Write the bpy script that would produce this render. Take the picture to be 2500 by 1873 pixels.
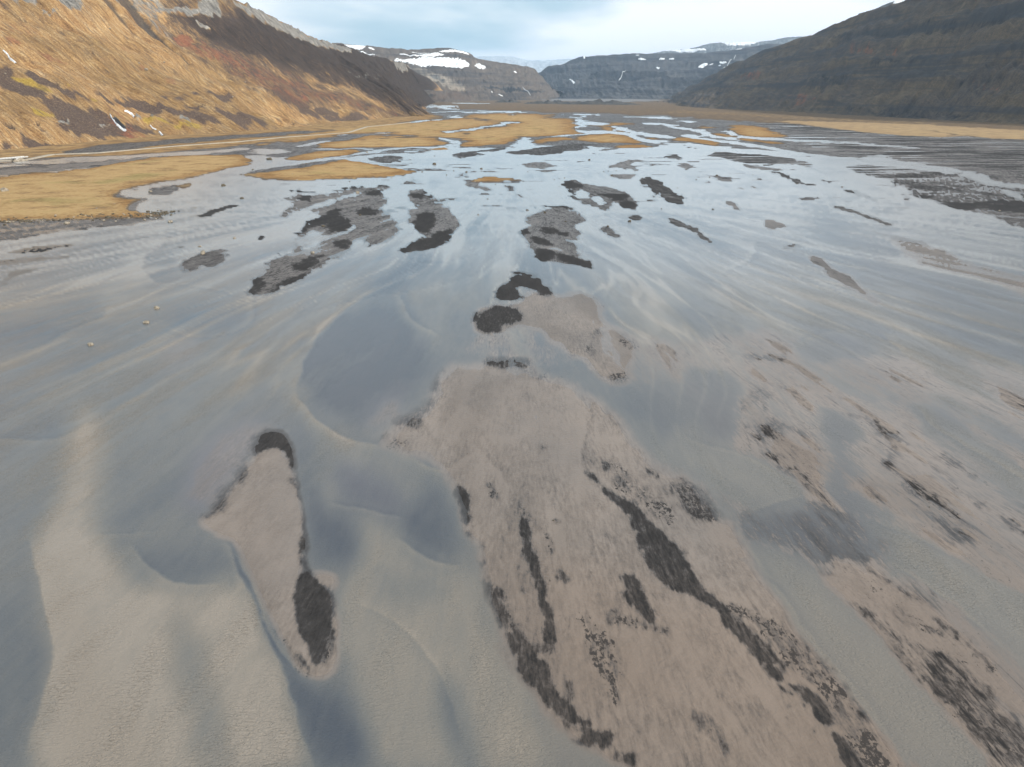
import bpy, bmesh, math, random
import numpy as np
from mathutils import Vector, Matrix

# ------------------------------------------------------------------ camera, sky, sun, exposure
scene = bpy.context.scene
for o in list(bpy.data.objects): bpy.data.objects.remove(o, do_unlink=True)
COL = scene.collection
FOCAL, CX, CY, HEIGHT, PITCH = 1733.0, 1250.0, 936.5, 50.0, math.radians(22.29)   # drone 50 m above the river flat
cam_d = bpy.data.cameras.new('camera'); cam = bpy.data.objects.new('camera', cam_d); COL.objects.link(cam)
cam_d.sensor_width = 36.0; cam_d.sensor_fit = 'HORIZONTAL'; cam_d.lens = 36.0 * FOCAL / 2500.0
cam_d.clip_start = 0.5; cam_d.clip_end = 90000
cam.location = (0, 0, HEIGHT); cam.rotation_euler = (math.pi / 2 - PITCH, 0, 0)
scene.camera = cam
SUN_EL, SUN_AZ = math.radians(30), math.radians(118)     # azimuth clockwise from +Y (valley axis): from the right, slightly behind
sd = bpy.data.lights.new('sun', 'SUN'); sun = bpy.data.objects.new('sun', sd); COL.objects.link(sun)
sd.energy = 4.2; sd.angle = math.radians(0.6); sd.color = (1.0, 0.93, 0.82)
svec = Vector((math.sin(SUN_AZ) * math.cos(SUN_EL), math.cos(SUN_AZ) * math.cos(SUN_EL), math.sin(SUN_EL)))
sun.rotation_euler = svec.to_track_quat('Z', 'Y').to_euler()
scene.view_settings.view_transform = 'Standard'; scene.view_settings.look = 'None'
scene.view_settings.exposure = 0.0; scene.view_settings.gamma = 1.0
scene.cycles.use_denoising = True
scene.cycles.max_bounces = 6; scene.cycles.transparent_max_bounces = 8
scene.cycles.volume_bounces = 1

# ------------------------------------------------------------------ node helper
class NT:
    def __init__(s, tree): s.t = tree; s.n = tree.nodes; s.l = tree.links
    def put(s, sock, v):
        if isinstance(v, bpy.types.NodeSocket): s.l.new(v, sock)
        elif isinstance(v, (int, float)): 
            sock.default_value = v if sock.type == 'VALUE' else ((v,)*3 if sock.type=='VECTOR' else (v, v, v, 1))
        else: sock.default_value = tuple(v) + ((1,) if sock.type == 'RGBA' and len(v) == 3 else ())
    def attr(s, name, out='Fac'):
        a = s.n.new('ShaderNodeAttribute'); a.attribute_name = name; return a.outputs[out]
    def math(s, op, a, b=0.0, clamp=False):
        m = s.n.new('ShaderNodeMath'); m.operation = op; m.use_clamp = clamp; s.put(m.inputs[0], a); s.put(m.inputs[1], b); return m.outputs[0]
    def add(s, a, b): return s.math('ADD', a, b)
    def mul(s, a, b): return s.math('MULTIPLY', a, b)
    def ss(s, x, lo, hi, a=0.0, b=1.0):
        m = s.n.new('ShaderNodeMapRange'); m.interpolation_type = 'SMOOTHSTEP'
        s.put(m.inputs[0], x); s.put(m.inputs[1], lo); s.put(m.inputs[2], hi); s.put(m.inputs[3], a); s.put(m.inputs[4], b); return m.outputs[0]
    def vscale(s, v, k):
        m = s.n.new('ShaderNodeVectorMath'); m.operation = 'MULTIPLY'; s.put(m.inputs[0], v); s.put(m.inputs[1], k); return m.outputs[0]
    def vadd(s, v, k):
        m = s.n.new('ShaderNodeVectorMath'); m.operation = 'ADD'; s.put(m.inputs[0], v); s.put(m.inputs[1], k); return m.outputs[0]
    def noise(s, v, scale=1.0, detail=3.0, rough=0.55, dist=0.0, col=False):
        m = s.n.new('ShaderNodeTexNoise'); s.put(m.inputs['Vector'], v); m.inputs['Scale'].default_value = scale
        m.inputs['Detail'].default_value = detail; m.inputs['Roughness'].default_value = rough; m.inputs['Distortion'].default_value = dist
        return m.outputs['Color' if col else 'Fac']
    def mix(s, f, a, b):
        m = s.n.new('ShaderNodeMix'); m.data_type = 'RGBA'; s.put(m.inputs[0], f); s.put(m.inputs[6], a); s.put(m.inputs[7], b); return m.outputs[2]
    def mixf(s, f, a, b):
        m = s.n.new('ShaderNodeMix'); m.data_type = 'FLOAT'; s.put(m.inputs[0], f); s.put(m.inputs[2], a); s.put(m.inputs[3], b); return m.outputs[0]
    def ramp(s, f, stops):
        r = s.n.new('ShaderNodeValToRGB'); e = r.color_ramp.elements
        while len(e) < len(stops): e.new(0.5)
        for k, (p, c) in enumerate(stops): e[k].position = p; e[k].color = tuple(c) + (1,)
        s.put(r.inputs[0], f); return r.outputs[0]
    def pos(s): return s.n.new('ShaderNodeNewGeometry').outputs['Position']
    def bump(s, h, strength, dist, normal=None):
        b = s.n.new('ShaderNodeBump'); s.put(b.inputs['Height'], h); s.put(b.inputs['Strength'], strength); s.put(b.inputs['Distance'], dist)
        if normal is not None: s.l.new(normal, b.inputs['Normal'])
        return b.outputs[0]
    def principled(s, col, rough, normal=None, ior=1.4, spec=0.5):
        p = s.n.new('ShaderNodeBsdfPrincipled'); s.put(p.inputs['Base Color'], col); s.put(p.inputs['Roughness'], rough)
        p.inputs['IOR'].default_value = ior; s.put(p.inputs['Specular IOR Level'], spec)
        if normal is not None: s.l.new(normal, p.inputs['Normal'])
        return p.outputs[0]
def new_mat(name):
    m = bpy.data.materials.new(name); m.use_nodes = True; m.node_tree.nodes.clear()
    t = NT(m.node_tree); out = m.node_tree.nodes.new('ShaderNodeOutputMaterial'); t.out = out
    return m, t

# ------------------------------------------------------------------ world: Nishita sky under broken bright cloud
w = bpy.data.worlds.new('World'); scene.world = w; w.use_nodes = True; w.node_tree.nodes.clear()
t = NT(w.node_tree)
sky = t.n.new('ShaderNodeTexSky'); sky.sky_type = 'NISHITA'; sky.sun_disc = False
sky.sun_elevation = SUN_EL; sky.sun_rotation = SUN_AZ; sky.air_density = 1.0; sky.dust_density = 1.0; sky.ozone_density = 1.2
bg1 = t.n.new('ShaderNodeBackground'); t.put(bg1.inputs[0], sky.outputs[0]); bg1.inputs[1].default_value = 0.12
d = t.n.new('ShaderNodeTexCoord').outputs['Generated']
q = t.vadd(t.vscale(d, (1.6, 1.6, 6.5)), (1.7, 9.4, 3.3))
c1 = t.noise(q, 1.0, 4.0, 0.5, 0.3)
c2 = t.noise(t.vadd(t.vscale(d, (3.0, 3.0, 12.0)), (3.1, 7.7, 1.3)), 1.0, 5.0, 0.55, 0.2)
sx = t.n.new('ShaderNodeSeparateXYZ'); t.l.new(d, sx.inputs[0])          # cloud decks close up towards the horizon
cov = t.ss(t.add(t.add(t.mul(c1, 0.75), t.mul(c2, 0.25)), t.ss(sx.outputs[2], 0.0, 0.16, 0.07, 0.0)), 0.38, 0.58)
ccol = t.mix(cov, (0.30, 0.515, 0.635), (0.98, 0.99, 1.0))
bg2 = t.n.new('ShaderNodeBackground'); t.put(bg2.inputs[0], ccol); bg2.inputs[1].default_value = 1.32
mx = t.n.new('ShaderNodeMixShader'); t.put(mx.inputs[0], t.mixf(cov, 0.72, 0.97)); t.l.new(bg1.outputs[0], mx.inputs[1]); t.l.new(bg2.outputs[0], mx.inputs[2])
wo = t.n.new('ShaderNodeOutputWorld'); t.l.new(mx.outputs[0], wo.inputs[0])

# ------------------------------------------------------------------ numpy noise and outline helpers
def _hash(ix, iy, seed):
    h = (ix.astype(np.int64) * 374761393 + iy.astype(np.int64) * 668265263 + seed * 974711) & 0x7fffffff
    h = ((h ^ (h >> 13)) * 1274126177) & 0x7fffffff
    return ((h ^ (h >> 16)) & 0xffff) / 65535.0
def vnoise(x, y, seed=0):
    ix = np.floor(x); iy = np.floor(y); fx = x - ix; fy = y - iy
    ix = ix.astype(np.int64); iy = iy.astype(np.int64)
    fx = fx * fx * fx * (fx * (fx * 6 - 15) + 10); fy = fy * fy * fy * (fy * (fy * 6 - 15) + 10)
    a = _hash(ix, iy, seed); b = _hash(ix + 1, iy, seed); c = _hash(ix, iy + 1, seed); d_ = _hash(ix + 1, iy + 1, seed)
    return (a + (b - a) * fx) * (1 - fy) + (c + (d_ - c) * fx) * fy
def fbm(x, y, octv=4, seed=0, gain=0.5):
    s = 0; a = 1; tot = 0
    for k in range(octv):
        s = s + a * (vnoise(x, y, seed + k * 17) - 0.5); tot += a; a *= gain; x = x * 2.03 + 11.3; y = y * 2.03 + 5.7
    return s / tot * 2
def sstep(x, lo, hi):
    k = np.clip((x - lo) / (hi - lo), 0, 1); return k * k * (3 - 2 * k)
def chaikin(p, it=2):
    p = np.asarray(p, float)
    for _ in range(it):
        q = np.roll(p, -1, 0); p = np.stack([p * 0.75 + q * 0.25, p * 0.25 + q * 0.75], 1).reshape(-1, 2)
    return p
def poly_sd(px, py, poly):
    """signed distance, positive inside"""
    best = np.full(px.shape, 1e18); inside = np.zeros(px.shape, bool)
    n = len(poly)
    for i in range(n):
        ax, ay = poly[i]; bx, by = poly[(i + 1) % n]
        ex, ey = bx - ax, by - ay; L = ex * ex + ey * ey
        if L < 1e-12: continue
        k = np.clip(((px - ax) * ex + (py - ay) * ey) / L, 0, 1)
        dx = px - ax - k * ex; dy = py - ay - k * ey
        np.minimum(best, dx * dx + dy * dy, out=best)
        if ay != by:
            c = (ay > py) != (by > py)
            inside ^= c & (px < (py - ay) * ex / ey + ax)
    dd = np.sqrt(best); return np.where(inside, dd, -dd)
def blur(a, sr, sc):
    for ax, sg in ((0, sr), (1, sc)):
        n = int(sg * 2.5) + 1; ks = np.arange(-n, n + 1); wts = np.exp(-0.5 * (ks / sg) ** 2); wts /= wts.sum()
        pad = [(n, n) if q == ax else (0, 0) for q in (0, 1)]; p = np.pad(a, pad, mode='edge'); o = np.zeros_like(a)
        for k, wt in zip(ks, wts): o += wt * (p[n + k:n + k + a.shape[0], :] if ax == 0 else p[:, n + k:n + k + a.shape[1]])
        a = o
    return a
def grid_mesh(name, V, nr, nc, mat, attrs=None, smooth=True, flip=False):
    i = np.arange((nr - 1) * (nc - 1)); r = i // (nc - 1); c = i % (nc - 1); a = r * nc + c
    F = np.stack([a, a + nc, a + nc + 1, a + 1] if flip else [a, a + 1, a + nc + 1, a + nc], 1).astype(np.int32)
    me = bpy.data.meshes.new(name)
    me.vertices.add(len(V)); me.vertices.foreach_set('co', np.asarray(V, np.float32).ravel())
    me.loops.add(F.size); me.loops.foreach_set('vertex_index', F.ravel())
    me.polygons.add(len(F)); me.polygons.foreach_set('loop_start', np.arange(0, F.size, 4, dtype=np.int32))
    me.update(calc_edges=True)
    if smooth: me.polygons.foreach_set('use_smooth', np.ones(len(F), bool))
    for k, v in (attrs or {}).items():
        if v.ndim == 2:
            at = me.attributes.new(k, 'FLOAT_VECTOR', 'POINT'); at.data.foreach_set('vector', np.asarray(v, np.float32).ravel())
        else:
            at = me.attributes.new(k, 'FLOAT', 'POINT'); at.data.foreach_set('value', np.asarray(v, np.float32))
    me.materials.append(mat); me.validate()
    o = bpy.data.objects.new(name, me); COL.objects.link(o); return o
def tag(o, label=None, cat=None, group=None, kind=None):
    if label: o['label'] = label
    if cat: o['category'] = cat
    if group: o['group'] = group
    if kind: o['kind'] = kind
    return o

# ------------------------------------------------------------------ materials of the flat
def bed_colour(t, P, fl, far):
    """colour of the river bed: tan silt film, grey wet sand, dark bare sand; returns colour and darkness"""
    dark, speck, warm, streak = [t.attr(k) for k in ('dark', 'speck', 'warm', 'streak')]
    n_st = t.noise(t.vscale(fl, (0.55, 0.10, 1)), 1.0, 4, 0.6, 0.4)
    hair = t.noise(t.vscale(fl, (4.0, 0.42, 1)), 1.0, 4, 0.65, 0.5)
    n_near = t.noise(t.vscale(fl, (4.6, 1.25, 1)), 1.0, 6, 0.75, 0.3)
    n_mid = t.noise(t.vscale(fl, (0.8, 0.33, 1)), 1.0, 5, 0.68, 0.4)
    n_fine = t.noise(P, 3.2, 4, 0.65)
    n_big = t.noise(t.vscale(P, (0.05, 0.03, 1)), 1.0, 4, 0.55)
    n_sp = t.mixf(far, n_near, n_mid)
    speck = t.mul(speck, t.ss(t.noise(t.vscale(fl, (0.5, 0.16, 1)), 1.0, 3, 0.6, 0.4), 0.3, 0.65, 0.35, 1.25))
    fleck = t.mul(t.ss(n_sp, t.math('SUBTRACT', 0.735, t.mul(speck, 0.31)), t.math('SUBTRACT', 0.765, t.mul(speck, 0.285))), t.ss(speck, 0.02, 0.12))
    edge = t.mul(t.mul(dark, t.math('SUBTRACT', 1.0, dark)), 4.0)
    dk = t.add(dark, t.mul(t.mul(t.math('SUBTRACT', n_sp, 0.5), edge), t.mixf(far, 1.15, 1.6)))
    dk = t.add(dk, t.mul(t.mul(t.math('SUBTRACT', hair, 0.5), edge), t.mixf(far, 1.15, 0.9)))
    n_bar = t.noise(t.vscale(fl, (0.16, 0.05, 1)), 1.0, 5, 0.65, 0.8)
    dk = t.add(dk, t.mul(t.mul(t.math('SUBTRACT', n_bar, 0.5), far), t.mul(edge, 0.9)))
    dk = t.add(dk, t.mul(t.math('SUBTRACT', n_st, 0.5), t.mixf(far, 0.46, 0.30)))
    dk = t.add(dk, t.mul(t.mul(t.math('SUBTRACT', hair, 0.5), streak), t.mixf(far, 1.7, 0.7)))
    lng = t.noise(t.vadd(t.vscale(fl, (1.5, 0.085, 1)), (7, 3, 0)), 1.0, 5, 0.65, 0.5)
    dk = t.add(dk, t.mul(t.mul(t.ss(lng, 0.53, 0.68), t.ss(streak, 0.25, 0.8)), t.mixf(far, 0.55, 0.2)))
    dk = t.add(dk, t.mul(t.math('SUBTRACT', n_fine, 0.5), 0.16))
    dk = t.math('MAXIMUM', dk, t.mul(fleck, 0.84), True)
    sand = t.ramp(dk, [(0.0, (0.235, 0.192, 0.162)), (0.2, (0.175, 0.141, 0.118)), (0.38, (0.122, 0.101, 0.088)), (0.55, (0.080, 0.071, 0.067)), (0.75, (0.050, 0.0455, 0.044)), (1.0, (0.029, 0.0268, 0.0262))])
    wr = t.noise(t.vscale(fl, (1.9, 0.6, 1)), 1.0, 4, 0.65, 1.8)
    wr = t.ss(t.math('ABSOLUTE', t.math('SUBTRACT', wr, 0.5)), 0.0, 0.06, 1.0, 0.0)
    film = t.math('SUBTRACT', 1.0, t.ss(dk, 0.2, 0.45))
    sand = t.mix(t.mul(t.mul(wr, film), 0.20), sand, (0.2556, 0.2185, 0.1904))
    sand = t.mix(t.mul(t.ss(n_big, 0.35, 0.65), t.mul(film, 0.4)), sand, (0.1252, 0.1155, 0.1102))
    n_br = t.noise(t.vscale(fl, (0.09, 0.018, 1)), 1.0, 5, 0.6, 0.6)
    sand = t.mix(t.mul(t.ss(n_br, 0.42, 0.68), t.mul(film, 0.55)), sand, (0.1093, 0.0863, 0.0705))
    sand = t.mix(t.mul(t.mul(warm, 0.8), t.math('SUBTRACT', 1.0, dk, True)), sand, (0.2009, 0.1410, 0.1014))
    return sand, dk, n_fine, hair
def sand_material():
    m, t = new_mat('wet_sand_and_grass')
    P = t.pos(); fl = t.attr('flow', 'Vector'); far = t.attr('far')
    grass, pale = [t.attr(k) for k in ('grass', 'pale')]
    sand, dk, n_fine, hair = bed_colour(t, P, fl, far)
    g1 = t.noise(P, 0.06, 6, 0.65); g2 = t.noise(t.vscale(P, (0.5, 0.5, 1)), 1.0, 5, 0.7)
    gn = t.add(t.mul(g1, 0.55), t.mul(g2, 0.45))
    gold = t.ramp(gn, [(0.3, (0.20, 0.118, 0.055)), (0.44, (0.335, 0.213, 0.10)), (0.55, (0.43, 0.29, 0.14)), (0.68, (0.31, 0.225, 0.098))])
    brown = t.ramp(gn, [(0.3, (0.085, 0.064, 0.05)), (0.5, (0.15, 0.11, 0.077)), (0.7, (0.21, 0.155, 0.105))])
    gc = t.mix(t.ss(t.add(grass, t.mul(t.math('SUBTRACT', g1, 0.5), 1.3)), 0.5, 1.0), brown, gold)
    gmid = t.attr('gmid')
    rust = t.ramp(gn, [(0.3, (0.13, 0.068, 0.03)), (0.5, (0.25, 0.135, 0.055)), (0.7, (0.33, 0.2, 0.09))])
    g3 = t.noise(P, 0.018, 5, 0.65)
    gc = t.mix(t.mul(t.ss(t.add(gmid, t.mul(t.math('SUBTRACT', g2, 0.5), 0.7)), 0.55, 0.98, 1.0, 0.0), t.ss(grass, 0.6, 0.9, 0.0, 0.8)), gc, rust)
    gc = t.mix(t.mul(t.ss(g3, 0.5, 0.66), t.ss(gmid, 0.8, 1.0, 0.0, 0.65)), gc, t.ramp(gn, [(0.3, (0.15, 0.125, 0.05)), (0.7, (0.34, 0.275, 0.115))]))
    gc = t.mix(pale, gc, t.ramp(gn, [(0.3, (0.33, 0.24, 0.15)), (0.7, (0.50, 0.385, 0.245))]))
    gf = t.ss(t.add(grass, t.mul(t.math('SUBTRACT', g2, 0.5), 0.45)), 0.22, 0.36)
    col = t.mix(gf, sand, gc)
    rough = t.mixf(gf, t.mixf(t.ss(dk, 0.5, 0.8), 0.42, 0.8), 1.0)
    spec = t.mixf(gf, t.mixf(t.ss(dk, 0.5, 0.8), 0.42, 0.12), 0.05)
    h = t.add(t.mul(n_fine, 0.05), t.mul(t.mul(g2, gf), 0.9))
    h = t.add(h, t.mul(t.noise(t.vscale(fl, (1.6, 1.1, 1)), 1.0, 3, 0.6, 1.2), 0.10))
    nb = t.bump(h, 0.8, 1.0)
    t.l.new(t.principled(col, rough, nb, 1.33, spec), t.out.inputs[0]); return m
def water_material():
    m, t = new_mat('silty_river_water')
    P = t.pos(); fl = t.attr('flow', 'Vector'); dep, turb_sheen, warm, violet, far, streak = [t.attr(k) for k in ('depth', 'turb_sheen', 'warm', 'violet', 'far', 'streak')]
    bed, dk, _, hair = bed_colour(t, P, fl, far)
    n1 = t.noise(t.vscale(fl, (0.30, 0.035, 1)), 1.0, 5, 0.6, 0.7)
    n2 = t.noise(t.vscale(fl, (1.3, 0.16, 1)), 1.0, 5, 0.65, 0.5)
    n3 = t.noise(t.vscale(fl, (0.05, 0.012, 1)), 1.0, 5, 0.6, 1.0)
    tb = t.add(turb_sheen, t.add(t.mul(t.math('SUBTRACT', n1, 0.5), 0.42), t.mul(t.math('SUBTRACT', n2, 0.5), 0.30)))
    tb = t.add(tb, t.mul(t.math('SUBTRACT', n3, 0.5), 0.4))
    tb = t.add(tb, t.mul(t.mul(t.ss(dep, 0.05, 0.45, 1.0, 0.0), far), 0.45))          # pale margins: silt, plus sky reflection of the shallows painted in
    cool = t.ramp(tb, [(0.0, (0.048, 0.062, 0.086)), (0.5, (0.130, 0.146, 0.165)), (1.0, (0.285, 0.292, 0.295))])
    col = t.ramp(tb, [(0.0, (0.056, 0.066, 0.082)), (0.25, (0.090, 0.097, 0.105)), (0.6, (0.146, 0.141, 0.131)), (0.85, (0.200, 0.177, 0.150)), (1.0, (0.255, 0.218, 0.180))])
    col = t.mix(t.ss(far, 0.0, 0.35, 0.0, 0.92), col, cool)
    col = t.mix(t.mul(warm, 0.8), col, (0.2106, 0.1724, 0.1357))
    col = t.mix(t.mul(violet, 0.8), col, (0.1443, 0.1326, 0.1544))
    op = t.add(dep, t.add(t.mul(t.math('SUBTRACT', n2, 0.5), 0.5), t.mul(t.mul(t.math('SUBTRACT', hair, 0.5), streak), 1.2)))
    op = t.mul(t.ss(op, -0.02, 0.62), 0.96)
    col = t.mix(op, t.vscale(bed, (0.9, 0.92, 0.95)), col)
    rip = t.noise(t.vscale(fl, (4.0, 4.2, 1)), 1.0, 2.5, 0.55, 1.2)
    rip2 = t.noise(t.vscale(fl, (5.0, 9.0, 1)), 1.0, 2, 0.6, 0.6)
    hh = t.add(t.mul(rip, 0.17), t.mul(rip2, 0.04))
    calm = t.mul(t.ss(turb_sheen, 0.0, 0.9, 0.45, 1.0), t.ss(dep, 0.0, 0.8, 0.35, 1.0))
    calm = t.mul(calm, t.ss(n1, 0.3, 0.7, 0.35, 1.3))
    nb = t.bump(hh, t.mul(calm, t.mixf(far, 1.1, 0.06)), 1.0)
    nb2 = t.bump(hh, t.mul(calm, t.mixf(far, 0.45, 0.03)), 1.0)
    dif = t.n.new('ShaderNodeBsdfDiffuse'); t.put(dif.inputs[0], col); t.l.new(nb, dif.inputs['Normal'])
    gl = t.n.new('ShaderNodeBsdfGlossy'); t.put(gl.inputs[0], (1, 1, 1)); t.put(gl.inputs['Roughness'], t.mixf(far, 0.16, 0.23)); t.l.new(nb2, gl.inputs['Normal'])
    fr = t.n.new('ShaderNodeFresnel'); fr.inputs[0].default_value = 1.33; t.l.new(nb2, fr.inputs['Normal'])
    m2 = t.n.new('ShaderNodeMixShader'); t.put(m2.inputs[0], fr.outputs[0]); t.l.new(dif.outputs[0], m2.inputs[1]); t.l.new(gl.outputs[0], m2.inputs[2])
    t.l.new(m2.outputs[0], t.out.inputs[0]); return m

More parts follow.
